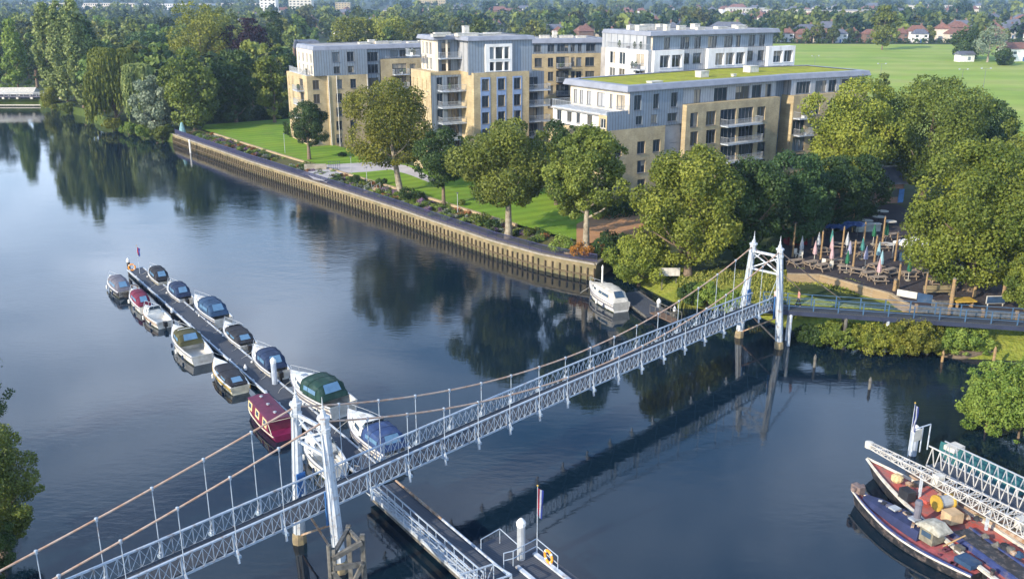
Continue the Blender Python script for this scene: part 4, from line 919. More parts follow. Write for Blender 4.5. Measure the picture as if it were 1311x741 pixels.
roof_ring(b5, r5, obox(p5, TH5, 0, 21, .6, 12), 23.7, 24.6, .4, roof_zinc, roof_flat)
rooftop(b5, r5, [(*(p5 + e5 * a + w5 * b)[:2], 24.5, sx, 1, sz, TH5) for a, b, sx, sz in ((5, 5, 2, .5), (9, 4, 2, .6), (11.5, 5, .8, 1.4), (14, 5, 3, .5), (17, 4, 2, .4))])

# ---- left block
TH1 = R(27.6); p1 = Vector((-38.3, 198.6, 0)); e1 = Vector((math.cos(TH1), math.sin(TH1), 0)); w1 = Vector((-e1.y, e1.x, 0))
b1 = thing('apartment_block', 'leftmost apartment block of tan brick with blue grey top floors beside the lawn', 'apartment block', tuple(p1)); r1 = p1.copy()
B1T = 17.2; Z1 = 22.3; rows1 = (15.4, 12.55, 9.7, 6.85, 4.1)
f = facade(b1, r1, p1, TH1, 8.8, 2.0, B1T, brick_yellow)
for z in rows1: f.row(z, [(X1_(325), 1.3), (X1_(403), 1.3)], 1.9)
f.build()
f = facade(b1, r1, p1 + e1 * 8.8 + w1 * .5, TH1, 2.9, 2.0, Z1, clad_blue)
for z in (20.7, 18.2) + rows1: f.win(1.4, z, 2.3, 1.9, mull=2)
f.build('cladding')
f = facade(b1, r1, p1 + e1 * 11.7 - w1 * .05, TH1, 16, 2.0, 20.2, brick_yellow)
for z in (18.0,) + rows1: f.row(z, [(X1_(565), 1.7, 2.0), (X1_(660), 3.2, 2.3, 2), (X1_(735), 1.4, 2.0)], 2.0)
f.build()
for z in (16.9, 14.1, 11.3): balcony(b1, r1, f, f.upx(X1_(622), z), f.upx(X1_(705), z), z, 1.5)
g = facade(b1, r1, p1 + e1 * 11.7 + w1 * .8, TH1, 16, 20.2, Z1, clad_blue); g.row(21.2, [(X1_(560), 1.8), (X1_(630), 1.8), (X1_(680), 1.6), (X1_(740), 1.2)], 1.4); g.build('cladding')
g = facade(b1, r1, p1 - e1 * 2.8 + w1 * .02, TH1, 11.6, B1T, Z1, clad_blue)
g.row(20.9, [(X1_(305), 1.5, 2.0), (X1_(387), 1.5, 2.0)], 2.0); g.row(18.3, [(X1_(200), 1.5), (X1_(311), 1.4), (X1_(390), 1.3)], 1.4); g.build('cladding')
f = facade(b1, r1, p1 - e1 * 4.2 + w1 * .7, TH1, 4.2, 2.0, B1T, brick_yellow)
for z in rows1: f.win(1.9, z, 1.4, 1.9)
f.build()
mbr = MB(); q = p1 - r1; mbr.quad(q + w1 * .7 + Vector((0, 0, 2)), q + Vector((0, 0, 2)), q + Vector((0, 0, B1T)), q + w1 * .7 + Vector((0, 0, B1T))); mbr.build('return_wall', brick_yellow, b1)
solid(b1, r1, obox(p1, TH1, -3.9, 27.5, 1.05, 13), 2.0, B1T - .02, brick_yellow, 'core'); solid(b1, r1, obox(p1, TH1, -2.5, 27.5, 1.2, 13), B1T - .02, Z1 - .02, clad_pale, 'core')
f = facade(b1, r1, p1 - e1 * 4.2 + w1 * 16.5, TH1 + math.pi / 2 + math.pi, 15.8, 2.0, B1T, brick_yellow)
for z in rows1:
    f.win(2.0, z, 1.1, 2.0); f.win(4.6, z, 1.1, 2.0); f.win(11.5, z, 2.6, 2.0, mull=2)
f.build()
for z in (14.0, 11.2, 8.3, 5.5): balcony(b1, r1, f, 9.6, 13.6, z, 1.5)
g = facade(b1, r1, p1 - e1 * 2.8 + w1 * 12.4, TH1 + math.pi / 2 + math.pi, 12.4, B1T, Z1, render_cream)
for z in (20.6, 18.3):
    for u, ww in ((2, 1.2), (5, 1.4), (8, 1.2), (10.8, 1.6)): g.win(u, z, ww, 1.9, fr=frame_white)
g.build('render_wall')
solid(b1, r1, obox(p1, TH1, -4.1, -1, 12, 16.4), 2, B1T - .01, brick_yellow, 'core')
balcony(b1, r1, facade(b1, r1, p1 - e1 * 3.0 + w1 * 15.5, TH1 + math.pi / 2 + math.pi, 14, 0, 1, clad_blue), .2, 14, B1T + .02, .9)
roof_ring(b1, r1, [tuple((p1 + e1 * a + w1 * b)[:2]) for a, b in ((-2.2, .6), (27.6, .6), (27.6, 13), (-2.2, 12.6))], Z1, 23.15, .5, roof_zinc, roof_flat)
rooftop(b1, r1, [(*(p1 + e1 * a + w1 * b)[:2], 23.05, sx, 1.1, sz, TH1) for a, b, sx, sz in ((10, 5, 2.5, .4), (12, 6, 1.4, .8), (14, 5, 3, .5), (17, 6, 3.5, .4), (21, 4, 3, .3), (24, 6, 2, .4))])
mbd = MB()
for u in (.15, 8.6, 1.9): mbd.tube([f_p for f_p in (p1 + e1 * u - w1 * .1 - r1 + Vector((0, 0, 2)), p1 + e1 * u - w1 * .1 - r1 + Vector((0, 0, B1T)))], .06, 6)
mbd.build('downpipe', frame_white, b1)
# small older house with a slate roof beyond the left block
q = W(393, 64, 12); ob = thing('brick_house', 'old red brick building with a dark slate mansard roof just left of the leftmost block', 'house', (q.x, q.y, 2.1), R(20))
s_ = mpp(q)
hh = 10.5
MB().box((0, 0, hh / 2), (30 * s_, 14, hh)).build('wall', brick_red, ob)
rf = MB().loft([[(-15 * s_, -7.2, hh), (15 * s_, -7.2, hh), (15 * s_, 7.2, hh), (-15 * s_, 7.2, hh)], [(-13 * s_, -5.5, hh + 3.0), (13 * s_, -5.5, hh + 3.0), (13 * s_, 5.5, hh + 3.0), (-13 * s_, 5.5, hh + 3.0)]]).build('roof', roof_slate, ob)
for k in range(3): MB().box(((-7 + 7 * k) * s_, -6.6, hh + 1.4), (1.5, .8, 1.4)).build('dormer', frame_white, rf)
for k in range(4): MB().box(((-10 + 6.5 * k) * s_, -7.03, 6), (1.3, .08, 1.8)).build('window', glass_dark, ob)

# ------------------------------------------------------------------ trees of the riverside garden
tree_px('round_tree', 'small dense round tree alone on the lawn in front of the leftmost block', (396, 204), 131, 27, 187, zb=LW, leaf=leaf_dark, n=9000, size=.30, k=46, lr=.24, seed=3, tr=.35, bk=bark)
tree_px('broad_tree', 'broad light green tree with leaning pale trunk in front of the two left blocks', (512, 245), 104, 60, 212, zb=LW, leaf=leaf_lime, n=17000, size=.36, k=52, lr=.25, seed=11, tr=.5, bk=bark_pale, lean=(-2.2, 1), cdx=0)
tree_px('slender_tree', 'slender dark leaved tree between the leaning tree and the centre lawn tree', (568, 262), 165, 36, 238, zb=LW, leaf=leaf_dark, n=7500, size=.34, k=26, lr=.30, seed=6, tr=.28)
tree_px('broad_tree', 'large spreading green tree with branching pale trunk in the middle of the lawn', (651, 300), 155, 66, 262, zb=LW, leaf=leaf_green, n=18000, size=.36, k=56, lr=.25, seed=21, tr=.45, bk=bark_pale)
tree_px('broad_tree', 'pointed bushy green tree near the corner of the river wall, above the orange shrub', (750, 322), 164, 53, 280, zb=LW, leaf=leaf_green, n=16000, size=.36, k=52, lr=.26, seed=34, tr=.42, shape='dome', bk=bark_pale)
tree_px('round_tree', 'dark tree half hidden between the spreading tree and the pointed tree', (712, 262), 158, 32, 240, zb=LW, leaf=leaf_dark, n=6000, size=.38, k=24, seed=35)
tree_px('round_bush', 'rounded bright green bush hanging over the water beside the moored white cruiser', (818, 360), 303, 40, 362, zb=.6, leaf=leaf_lime, n=8500, size=.26, k=44, lr=.24, shape='dome', seed=41, tr=.15, cat='bush')
tree_px('large_tree', 'large light green tree behind the rounded bush at the river corner', (880, 352), 188, 67, 335, zb=LZ, leaf=leaf_lime, n=19000, size=.36, k=60, lr=.24, seed=43, tr=.5)
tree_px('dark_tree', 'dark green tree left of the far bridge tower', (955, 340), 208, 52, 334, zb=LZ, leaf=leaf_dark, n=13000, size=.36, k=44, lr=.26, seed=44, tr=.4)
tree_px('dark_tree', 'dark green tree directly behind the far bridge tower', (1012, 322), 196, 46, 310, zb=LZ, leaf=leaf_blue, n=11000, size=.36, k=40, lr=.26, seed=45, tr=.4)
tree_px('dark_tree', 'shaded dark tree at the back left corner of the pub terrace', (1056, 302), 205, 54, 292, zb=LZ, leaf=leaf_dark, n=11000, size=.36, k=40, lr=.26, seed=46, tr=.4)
tree_px('large_tree', 'tall light green tree at the right end of the green roofed block', (1084, 268), 102, 60, 240, zb=LZ, leaf=leaf_lime, n=20000, size=.38, k=64, lr=.23, seed=47, tr=.5)
tree_px('large_tree', 'huge light green tree with a faded grey patch in the middle of the right grove', (1180, 262), 100, 80, 235, zb=LZ, leaf=leaf_green, n=24000, size=.38, k=80, lr=.21, seed=48, tr=.6)
tree_px('large_tree', 'biggest yellow green tree overhanging the right side of the pub terrace', (1240, 372), 186, 92, 358, zb=LZ + .8, leaf=leaf_lime, n=30000, size=.34, k=86, lr=.21, seed=49, tr=.6)
tree_px('large_tree', 'yellow green tree at the right edge above the terrace tree', (1318, 325), 128, 66, 300, zb=LZ, leaf=leaf_green, n=20000, size=.36, k=64, lr=.23, seed=50, tr=.5)
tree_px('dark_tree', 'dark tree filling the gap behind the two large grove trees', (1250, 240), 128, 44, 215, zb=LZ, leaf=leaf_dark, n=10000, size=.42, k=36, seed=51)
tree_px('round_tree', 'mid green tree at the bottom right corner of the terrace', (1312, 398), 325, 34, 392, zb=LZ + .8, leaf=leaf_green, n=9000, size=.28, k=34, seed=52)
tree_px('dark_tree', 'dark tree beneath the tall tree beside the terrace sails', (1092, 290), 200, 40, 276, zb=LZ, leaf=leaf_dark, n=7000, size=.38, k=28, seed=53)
tree_px('round_tree', 'small tree against the corner of the green roofed block', (860, 300), 232, 30, 285, zb=LZ, leaf=leaf_green, n=6000, size=.36, k=26, seed=54)
tree_px('round_tree', 'small tree in the strip between the grove and the playing field', (1125, 150), 96, 14, 140, zb=LZ, leaf=leaf_green, n=2500, size=.5, k=16, seed=55)
# near left bank trees
tree_px('near_tree', 'dark green tree cut off by the left edge of the picture, near the bridge', (4, 708), 548, 60, 695, zb=.6, leaf=leaf_green, n=24000, size=.15, k=60, lr=.24, seed=61, tr=.25)
tree_px('near_tree', 'thin dark tree at the left edge above the cut off tree', (-26, 560), 430, 42, 540, zb=1.2, leaf=leaf_dark, n=10000, size=.17, k=40, seed=62)
tree_px('near_tree', 'low dark shrub at the bottom left corner below the bridge cable', (-14, 745), 668, 36, 765, zb=1.0, leaf=leaf_dark, n=9000, size=.13, k=30, seed=63)
# bank shrubs under the walkway and on the right
for i, (x, y, t_, hw_, lf, lb_) in enumerate([
    (1118, 446, 418, 30, leaf_lime, 'leafy green bush at the water edge under the middle of the walkway'),
    (1165, 448, 412, 36, leaf_lime, 'wide leafy bush at the water edge right of the middle of the walkway'),
    (1222, 446, 414, 36, leaf_bush, 'bright leafy bush at the right end of the row under the walkway'),
    (1072, 440, 416, 26, leaf_green, 'green bush under the walkway right of the far tower'),
    (1042, 436, 420, 20, leaf_dark, 'small dark bush under the walkway next to the far tower'),
    (1296, 424, 408, 22, leaf_bush, 'small bush at the right edge above the mud'),
    (1262, 548, 468, 34, leaf_bush, 'left part of the big bright waterside bush at the right edge'),
    (1304, 556, 462, 44, leaf_bush, 'right part of the big bright waterside bush cut off by the right edge')]):
    tree_px('waterside_bush', lb_, (x, y + 3), t_ - 3, hw_ + 5, y + 2, zb=.1, leaf=lf, n=11000 if hw_ > 30 else 6000, size=.20, k=80, lr=.17, shape='dome', seed=70 + i, tr=.08, cat='bush')
for i, (x, y, t_, hw_, lb_) in enumerate([(905, 392, 362, 22, 'low green shrub on the bank left of the far tower, above the white cruiser pontoon'), (884, 388, 364, 18, 'shaded shrub behind the white board on the bank'), (935, 398, 372, 20, 'yellowish shrub on the bank close to the left leg of the far tower'), (795, 345, 322, 20, 'dark shrub in the corner behind the river wall end'), (990, 400, 382, 14, 'low shrub between the legs of the far tower')]):
    tree_px('bank_shrub', lb_, (x, y), t_, hw_, y, zb=.5, leaf=leaf_bush if i in (0, 2) else leaf_dark, n=3500, size=.24, k=22, shape='dome', seed=90 + i, tr=.06, cat='shrub')

# ------------------------------------------------------------------ trees of the far left bank
def poplar(px, base, top, hw, seed, label, lf=None, n=9000):
    return tree_px('poplar', label, (px, base), top, hw + 3, base - 8, zb=LZ, leaf=lf or leaf_poplar, n=n, size=.65, k=46, lr=.38, shape='column', seed=seed, tr=.5, group='poplars on the far bank')
poplar(70, 130, 10, 13, 101, 'leftmost tall poplar of the group on the far left bank')
poplar(88, 133, 5, 14, 102, 'tall poplar second from the left in the far bank group')
poplar(108, 138, 6, 12, 103, 'tall narrow poplar third from the left in the far bank group')
poplar(122, 132, 22, 9, 104, 'rightmost darker poplar of the far bank group', leaf_blue, 6000)
poplar(98, 128, 12, 12, 105, 'poplar standing behind the middle of the far bank group')
tree_px('conifer', 'bright green cone shaped tree left of the poplars above the boathouse', (25, 123), 26, 19, 117, zb=LZ, leaf=leaf_bush, n=10000, size=.6, k=60, lr=.26, shape='cone', seed=106, tr=.4)
tree_px('willow', 'tall yellowish green willow drooping over the water right of the poplars', (150, 158), 62, 30, 156, zb=1.2, leaf=leaf_lime, n=42000, size=.55, k=60, lr=.22, droop=.5, shape='dome', seed=107, tr=.6, cat='willow tree')
tree_px('willow', 'smaller drooping willow between the tall willow and the silvery tree', (180, 160), 82, 20, 158, zb=1.2, leaf=leaf_poplar, n=24000, size=.5, k=40, lr=.24, droop=.5, shape='dome', seed=108, tr=.5, cat='willow tree')
tree_px('silver_tree', 'silvery grey leaved tree on the bank left of the river wall end', (202, 170), 98, 27, 166, zb=1.4, leaf=leaf_silver, n=9000, size=.45, k=38, lr=.26, shape='dome', seed=109, tr=.5)
for i, a in enumerate([
    (250, 168, 64, 40, leaf_green, 'large olive green tree behind the left end of the river wall'),
    (303, 160, 66, 38, leaf_dark, 'large dark green tree at the back left of the lawn'),
    (352, 160, 48, 27, leaf_green, 'green tree right beside the leftmost block'),
    (262, 118, 2, 44, leaf_lime, 'tallest light green tree rising over the far left woods'),
    (292, 98, 10, 24, leaf_green, 'green tree right of the tallest tree in the far left woods'),
    (195, 108, 38, 34, leaf_blue, 'round bluish green tree between the willow and the tallest tree'),
    (228, 150, 75, 24, leaf_dark, 'dark tree behind the silvery tree'),
    (-6, 110, 18, 24, leaf_dark, 'dark tree at the far left edge above the boathouse'),
    (48, 112, 38, 14, leaf_dark, 'dark tree between the cone shaped tree and the poplars'),
    (132, 140, 52, 16, leaf_dark, 'shadowy tree behind the poplars and the tall willow'),
    (165, 130, 60, 18, leaf_dark, 'dark tree between the two willows, further back'),
    (352, 100, 15, 20, leaf_dark, 'dark tree in front of the far white tower blocks'),
    (375, 130, 70, 12, leaf_dark, 'narrow dark tree touching the left wall of the leftmost block'),
    (280, 150, 100, 20, leaf_dark, 'low dark tree at the shaded back of the lawn')]):
    tree_px('woodland_tree', a[5], (a[0], a[1]), a[2], a[3], a[1] - 8, zb=LZ, leaf=a[4], n=11000 if a[3] > 30 else 6000, size=.55, k=46 if a[3] > 30 else 30, lr=.25, seed=120 + i, tr=.5)
tree_px('copper_beech', 'dark purple leaved tree among the green trees at the far left', (321, 118), 25, 36, 108, zb=LZ, leaf=leaf_copper, n=9000, size=.6, k=40, lr=.25, seed=150, tr=.5)
tree_px('woodland_tree', 'light green tree just behind the roof of the leftmost block, left one of two', (455, 78), 22, 30, 72, zb=LZ, leaf=leaf_lime, n=7000, size=.8, k=36, seed=151)
tree_px('woodland_tree', 'light green tree just behind the roof of the leftmost block, right one of two', (497, 78), 22, 33, 72, zb=LZ, leaf=leaf_lime, n=7000, size=.8, k=36, seed=152)
tree_px('field_tree', 'tall dark tree standing alone on the far side of the playing field', (1129, 64), 8, 17, 58, zb=LZ, leaf=leaf_green, n=5000, size=1.0, k=32, seed=153)
tree_px('field_tree', 'broad dark tree beside the small white shed on the field', (1238, 76), 36, 22, 74, zb=LZ, leaf=leaf_dark, n=5000, size=.8, k=32, seed=154)
tree_px('field_tree', 'pale thin leaved tree with visible branches near the white house on the field edge', (1264, 80), 34, 22, 70, zb=LZ, leaf=leaf_silver, n=1500, size=.7, k=20, seed=155, bk=bark_pale, tr=.5)
tree_px('field_tree', 'dark bush like tree between the field shed and the white house', (1284, 84), 62, 14, 83, zb=LZ, leaf=leaf_dark, n=2500, size=.7, k=20, seed=156)
# bank undergrowth on the left
for i, (x, y, t_, hw_, lf) in enumerate([(66, 140, 112, 12, leaf_lime), (90, 144, 132, 14, leaf_green), (118, 154, 136, 10, leaf_green), (145, 166, 152, 12, leaf_lime), (165, 171, 158, 12, leaf_bush), (185, 176, 160, 12, leaf_bush), (208, 180, 162, 12, leaf_green), (216, 176, 160, 9, leaf_bush)]):
    tree_px('bank_shrub', ['yellowish shrub at the water edge left of the poplars', 'low shrub at the foot of the poplars', 'low shrub right of the poplars', 'shrub at the foot of the tall willow', 'bright shrub just right of the tall willow at the water', 'bright shrub under the smaller willow at the water', 'green shrub under the silvery tree at the water', 'bright shrub touching the left end of the river wall'][i],
            (x, y), t_, hw_, y, zb=.3, leaf=lf, n=2500, size=.40, k=20, shape='dome', seed=160 + i, tr=.08, cat='shrub')
# shaded hedge at the back of the lawn
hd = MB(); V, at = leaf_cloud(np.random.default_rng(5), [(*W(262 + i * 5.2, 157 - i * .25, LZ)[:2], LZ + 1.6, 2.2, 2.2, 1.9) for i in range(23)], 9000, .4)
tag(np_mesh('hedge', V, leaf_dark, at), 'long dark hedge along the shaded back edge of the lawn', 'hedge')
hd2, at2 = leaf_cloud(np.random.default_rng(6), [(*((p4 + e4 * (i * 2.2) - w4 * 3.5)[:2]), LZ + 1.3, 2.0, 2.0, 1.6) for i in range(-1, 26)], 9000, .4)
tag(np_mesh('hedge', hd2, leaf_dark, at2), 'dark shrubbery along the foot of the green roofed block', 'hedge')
# planting of the long flowerbeds
rngp = np.random.default_rng(7); cols_ = []
ln = wl; A_ = offs(ln, 1.9); B_ = offs(ln, 5.9)
lob = {k: [] for k in ('g', 'o', 'p', 'w', 'd')}
for i in range(2, len(ln) - 3):
    px_, _ = 0, 0
    for q in range(12):
        f_ = rngp.random(); p = A_[i].lerp(B_[i], f_); r_ = rngp.uniform(.25, .7)
        d_ = p[1]
        if 176 < d_ < 190 and p.x > -46: continue
        key = rngp.choice(['g', 'g', 'g', 'g', 'd', 'd', 'o', 'p', 'w'])
        lob[key].append((p.x + rngp.normal() * .5, p.y + rngp.normal() * .5, 2.45 + r_ * .3, r_, r_, r_ * .7))
fl = {'g': leaf_bush, 'd': leaf_dark, 'o': leaf_mat('petals_orange', (.20, .09, .04), (.38, .17, .06)), 'p': leaf_mat('petals_purple', (.12, .07, .14), (.28, .18, .32)), 'w': leaf_mat('grey_foliage', (.14, .18, .14), (.30, .33, .30))}
nmk = {'g': ('flowerbed_foliage', 'bright green planting in the riverside flowerbeds', 'planting'), 'd': ('flowerbed_foliage', 'dark green planting in the riverside flowerbeds', 'planting'), 'o': ('orange_flowers', 'orange and rusty flowers in the riverside flowerbeds', 'flowers'), 'p': ('purple_flowers', 'purple flowers in the riverside flowerbeds', 'flowers'), 'w': ('grey_foliage', 'silver grey planting in the riverside flowerbeds', 'planting')}
for k, L_ in lob.items():
    if L_:
        V, at = leaf_cloud(rngp, L_, 260 * len(L_) // 2, .16); tag(np_mesh(nmk[k][0], V, fl[k], at), nmk[k][1], nmk[k][2], kind='stuff')
# tall grass on the slope before the terrace
rg = np.random.default_rng(9); G_ = []
for _ in range(30000):
    x = rg.uniform(868, 1150); y = rg.uniform(346, 400)
    top_y = 350 + max(0, x - 1040) * .30; bot_y = 394 if x < 960 else 396
    if y < top_y or y > bot_y: continue
    f_ = (y - top_y) / (bot_y - top_y); z = 2.35 * (1 - f_ * .55)
    if x < 960: z = 2.1 * (1 - f_) + .1
    p = W(x, y, z); G_.append((p.x, p.y, z))
G_ = np.array(G_); n = len(G_); a = rg.uniform(0, math.pi, n); h = rg.uniform(.2, .55, n) * (1 + .5 * np.sin(G_[:, 0] * .7) * np.cos(G_[:, 1] * .5)); s__ = .12
dx, dy = np.cos(a) * s__, np.sin(a) * s__; z0 = G_[:, 2]
V = np.stack([np.stack([G_[:, 0] - dx, G_[:, 1] - dy, z0 - .2], 1), np.stack([G_[:, 0] + dx, G_[:, 1] + dy, z0 - .2], 1), np.stack([G_[:, 0] + dx * .6 + .1, G_[:, 1] + dy * .6, z0 + h], 1), np.stack([G_[:, 0] - dx * .6 + .1, G_[:, 1] - dy * .6, z0 + h], 1)], 1).reshape(-1, 3)
tag(np_mesh('tall_grass', V, leaf_mat('grass_blades', (.10, .14, .025), (.34, .34, .08)), rg.random(n)), 'tall yellowish grass on the slope between the walkway and the terrace', 'grass', kind='stuff')
slp = []
for (xt, yt, zt), (xb, yb_, zb_) in zip([(868, 346, 2.16), (905, 350, 2.17), (960, 350, 2.2), (1012, 350, 2.3), (1050, 353, 2.3), (1100, 370, 2.3), (1146, 386, 2.3), (1170, 394, 2.3)], [(866, 390, .0), (905, 396, .0), (960, 402, .0), (1010, 402, 1.0), (1050, 404, 1.2), (1100, 406, 1.4), (1146, 406, 1.6), (1172, 406, 1.7)]):
    slp.append((W(xt, yt, zt + .01), W(xb, yb_, zb_ + .3)))
mb = MB()
for (a, b), (c_, d) in zip(slp[:-1], slp[1:]): mb.quad(a, b, d, c_)
tag(mb.build('grass_slope', rough_grass), kind='structure')

# ------------------------------------------------------------------ woods and suburb beyond
protos = []
for i, (shape, lf) in enumerate([('round', leaf_mixed), ('dome', leaf_mixed), ('round', leaf_mixed), ('column', leaf_mixed), ('dome', leaf_mixed)]):
    rng = np.random.default_rng(200 + i)
    lobes = shell_lobes(rng, 2.2, 12, 5.2 if shape != 'column' else 2.6, 22, .30, shape); V, at = leaf_cloud(rng, lobes, 1300, 1.15)
    me = np_mesh('crown', V, lf, at).data; tb = trunk_mb(rng, 2.2, 12, .35, 4.5, limbs=3).build('trunk', bark).data
    protos.append((me, tb))
for o in [o for o in col.objects if o.name in ('crown', 'trunk') or (o.name.split('.')[0] in ('crown', 'trunk') and o.parent is None)]:
    if o.parent is None: bpy.data.objects.remove(o)
def wood_tree(p, s_, k, label, group, rnd):
    t = thing('woodland_tree', label, 'tree', p, rnd.uniform(0, 6.28), group); t.scale = (s_ * rnd.uniform(.85, 1.15), s_ * rnd.uniform(.85, 1.15), s_ * rnd.uniform(.85, 1.2))
    for nm, me in zip(('crown', 'trunk'), protos[k]):
        o = bpy.data.objects.new(nm, me); col.objects.link(o); o.parent = t
rw_ = random.Random(17); cnt = 0; placed = []
def clear(x, y, r):
    for a, b, c_ in placed:
        if (a - x) ** 2 + (b - y) ** 2 < (r + c_) ** 2 * .55: return False
    return True
def in_field(x, y): return 36 < x < 425 and y < 640
tries = 0
while cnt < 150 and tries < 9000:                      # woods behind the far left bank
    tries += 1; y = rw_.uniform(262, 560); x = rw_.uniform(-.60 * y, -.240 * y)
    r_ = rw_.uniform(4.5, 8.0)
    bx = -(y - 205) * 1.05 - 95                        # keep off the river
    if y < 330 and x < -150: continue
    if y < 350 and x < -115: continue
    if not clear(x, y, r_): continue
    placed.append((x, y, r_)); s_ = r_ / 5.2; wood_tree((x, y, LZ), s_, rw_.choice([0, 1, 2, 4, 0, 1]), 'mixed green tree crowded into the woods behind the poplars and willows at upper left', 'woods behind the far left bank', rw_); cnt += 1
cnt = 0; tries = 0
while cnt < 140 and tries < 9000:                      # first belts beyond the blocks and the field
    tries += 1; y = 430 + 480 * rw_.random() ** 1.2; x = rw_.uniform(-.25 * y, .60 * y); r_ = rw_.uniform(4.0, 7.5)
    if cnt < 26: y = rw_.uniform(612, 640); x = rw_.uniform(165, 430); r_ = rw_.uniform(2.6, 4.6)
    elif in_field(x, y) or (x > 36 and y < 640): continue
    if x > 170 and y < 720 and rw_.random() < .4: continue
    if not clear(x, y, r_ * .9): continue
    placed.append((x, y, r_)); wood_tree((x, y, LZ), r_ / 5.2, rw_.choice([0, 1, 2, 4, 3]), 'green tree in the belt of trees between the far suburb houses', 'trees among the far suburb houses', rw_); cnt += 1
# the rest of the suburb's trees read as one mass
rng = np.random.default_rng(77); Vs, As = [], []
base_v, base_a = [], []
for i in range(6):
    V, at = leaf_cloud(rng, shell_lobes(rng, .6, 10, 5.0, 14, .34, 'dome' if i % 2 else 'round'), 110, 2.5, inner=.05); base_v.append(V); base_a.append(at)
N = 4600
for i in range(N):
    u_ = rng.random(); y = 560 + 4700 * u_ ** 1.75; x = rng.uniform(-.66, .66) * y
    if in_field(x, y) or (y < 640 and -150 < x < 420): continue
    cl = math.sin(x * .013 + 1.3) + math.sin(y * .009 + x * .004) + math.sin(x * .031 - y * .017)
    if cl < -.55 and rng.random() < .7: continue
    s_ = rng.uniform(.6, 1.35) * (1 + y / 9000); k = rng.integers(6); a = rng.uniform(0, 6.28); ca, sa = math.cos(a), math.sin(a)
    V = base_v[k] * s_; V = np.stack([V[:, 0] * ca - V[:, 1] * sa + x, V[:, 0] * sa + V[:, 1] * ca + y, V[:, 2] * rng.uniform(.9, 1.3) + LZ], 1)
    Vs.append(V); As.append(np.clip(base_a[k] * .6 + rng.choice([-.3, -.1, .15, .55], p=[.35, .3, .2, .15]), 0, 1))
tag(np_mesh('far_woods', np.concatenate(Vs), leaf_mat('leaves_far', (.014, .042, .018), (.20, .24, .05)), np.concatenate(As)), 'continuous mass of suburban trees reaching to the horizon', 'woods', kind='stuff')

# houses of the suburb
hm = [render_white, brick_red, render_cream, off_white]
def house(p, rz, s_, wm, rm, label, group, parts=True, hip=True, W_=9.0, D_=8.0, Hh=5.4):
    o = thing('suburban_house', label, 'house', p, rz, group); o.scale = (s_, s_, s_)
    MB().box((0, 0, Hh / 2), (W_, D_, Hh)).build('wall', wm, o)
    m_ = MB(); e = .5; rx = W_ * .28 if hip else W_ / 2 + e
    b = [(-W_ / 2 - e, -D_ / 2 - e, Hh), (W_ / 2 + e, -D_ / 2 - e, Hh), (W_ / 2 + e, D_ / 2 + e, Hh), (-W_ / 2 - e, D_ / 2 + e, Hh), (-rx, 0, Hh + 3), (rx, 0, Hh + 3)]
    m_.add(b, [(0, 1, 5, 4), (1, 2, 5), (2, 3, 4, 5), (3, 0, 4), (3, 2, 1, 0)]); r = m_.build('roof', rm, o)
    MB().box((W_ * .22, .6, Hh + 2.9), (.9, .7, 2.2)).build('chimney', brick_red, r)
    if parts:
        for x in (-.3, .3):
            for z in (1.5, 4.1): MB().box((x * W_, -D_ / 2 - .03, z), (1.8, .08, 1.3)).build('window', glass_dark, o)
        MB().box((0, -D_ / 2 - .03, 1.1), (1.0, .08, 2.1)).build('door', deep_blue, o)
    return o
rh = random.Random(23)
hp = []
for i in range(24):                                       # row along the far edge of the field
    x = 178 + i * 10.6 + rh.uniform(-1, 1); y = 628 + rh.uniform(-4, 6)
    if i in (9, 14): continue
    wm, rm = rh.choice([(render_white, roof_tile), (render_cream, roof_tile), (brick_red, roof_tile), (render_white, roof_slate)])
    hp.append(house((x, y, LZ), rh.uniform(-.1, .1), 1.0, wm, rm, 'suburban house in the row along the far edge of the playing field', 'houses along the far edge of the field', parts=True))
for i in range(170):
    y = 645 + 1000 * rh.random() ** 1.3; x = rh.uniform(-.3, .62) * y
    if x < -.10 * y and rh.random() < .4: continue
    wm, rm = rh.choice([(render_white, roof_tile), (render_cream, roof_tile), (brick_red, roof_tile), (brick_red, roof_slate), (off_white, roof_slate)])
    house((x, y, LZ), rh.choice([0, .3, -.4, 1.57, 1.2]), rh.uniform(1.05, 1.5), wm, rm, 'small house half hidden among the far suburb trees', 'houses among the far suburb trees', parts=False, W_=rh.choice([9, 12, 18]))
q = W(1302, 78, LZ); house((q.x, q.y, LZ), .2, .95, render_white, roof_tile, 'white gabled house at the right edge of the playing field', None, True, False, 18, 9, 6)
q = W(1172, 54, LZ); house((q.x, q.y, LZ), -.15, 1.25, render_white, roof_tile, 'white house with a red hipped roof right of the lone field tree', None)
q = W(1290, 50, LZ); house((q.x, q.y, LZ), .2, 1.2, render_white, roof_slate, 'white house near the right edge beyond the pale thin tree', None)
q = W(1234, 79, LZ); sh = thing('sports_hut', 'small white hut with grey pitched roof on the edge of the field', 'hut', (q.x, q.y, LZ), .2)
MB().box((0, 0, 1.6), (7.5, 4.5, 3.2)).build('wall', render_white, sh); MB().add([(-4.2, -2.8, 3.2), (4.2, -2.8, 3.2), (4.2, 2.8, 3.2), (-4.2, 2.8, 3.2), (-4.2, 0, 4.8), (4.2, 0, 4.8)], [(0, 1, 5, 4), (2, 3, 4, 5), (1, 2, 5), (3, 0, 4), (3, 2, 1, 0)]).build('roof', roof_slate, sh); MB().box((1, -2.28, 1.5), (1.4, .06, 1.6)).build('window', glass_dark, sh)
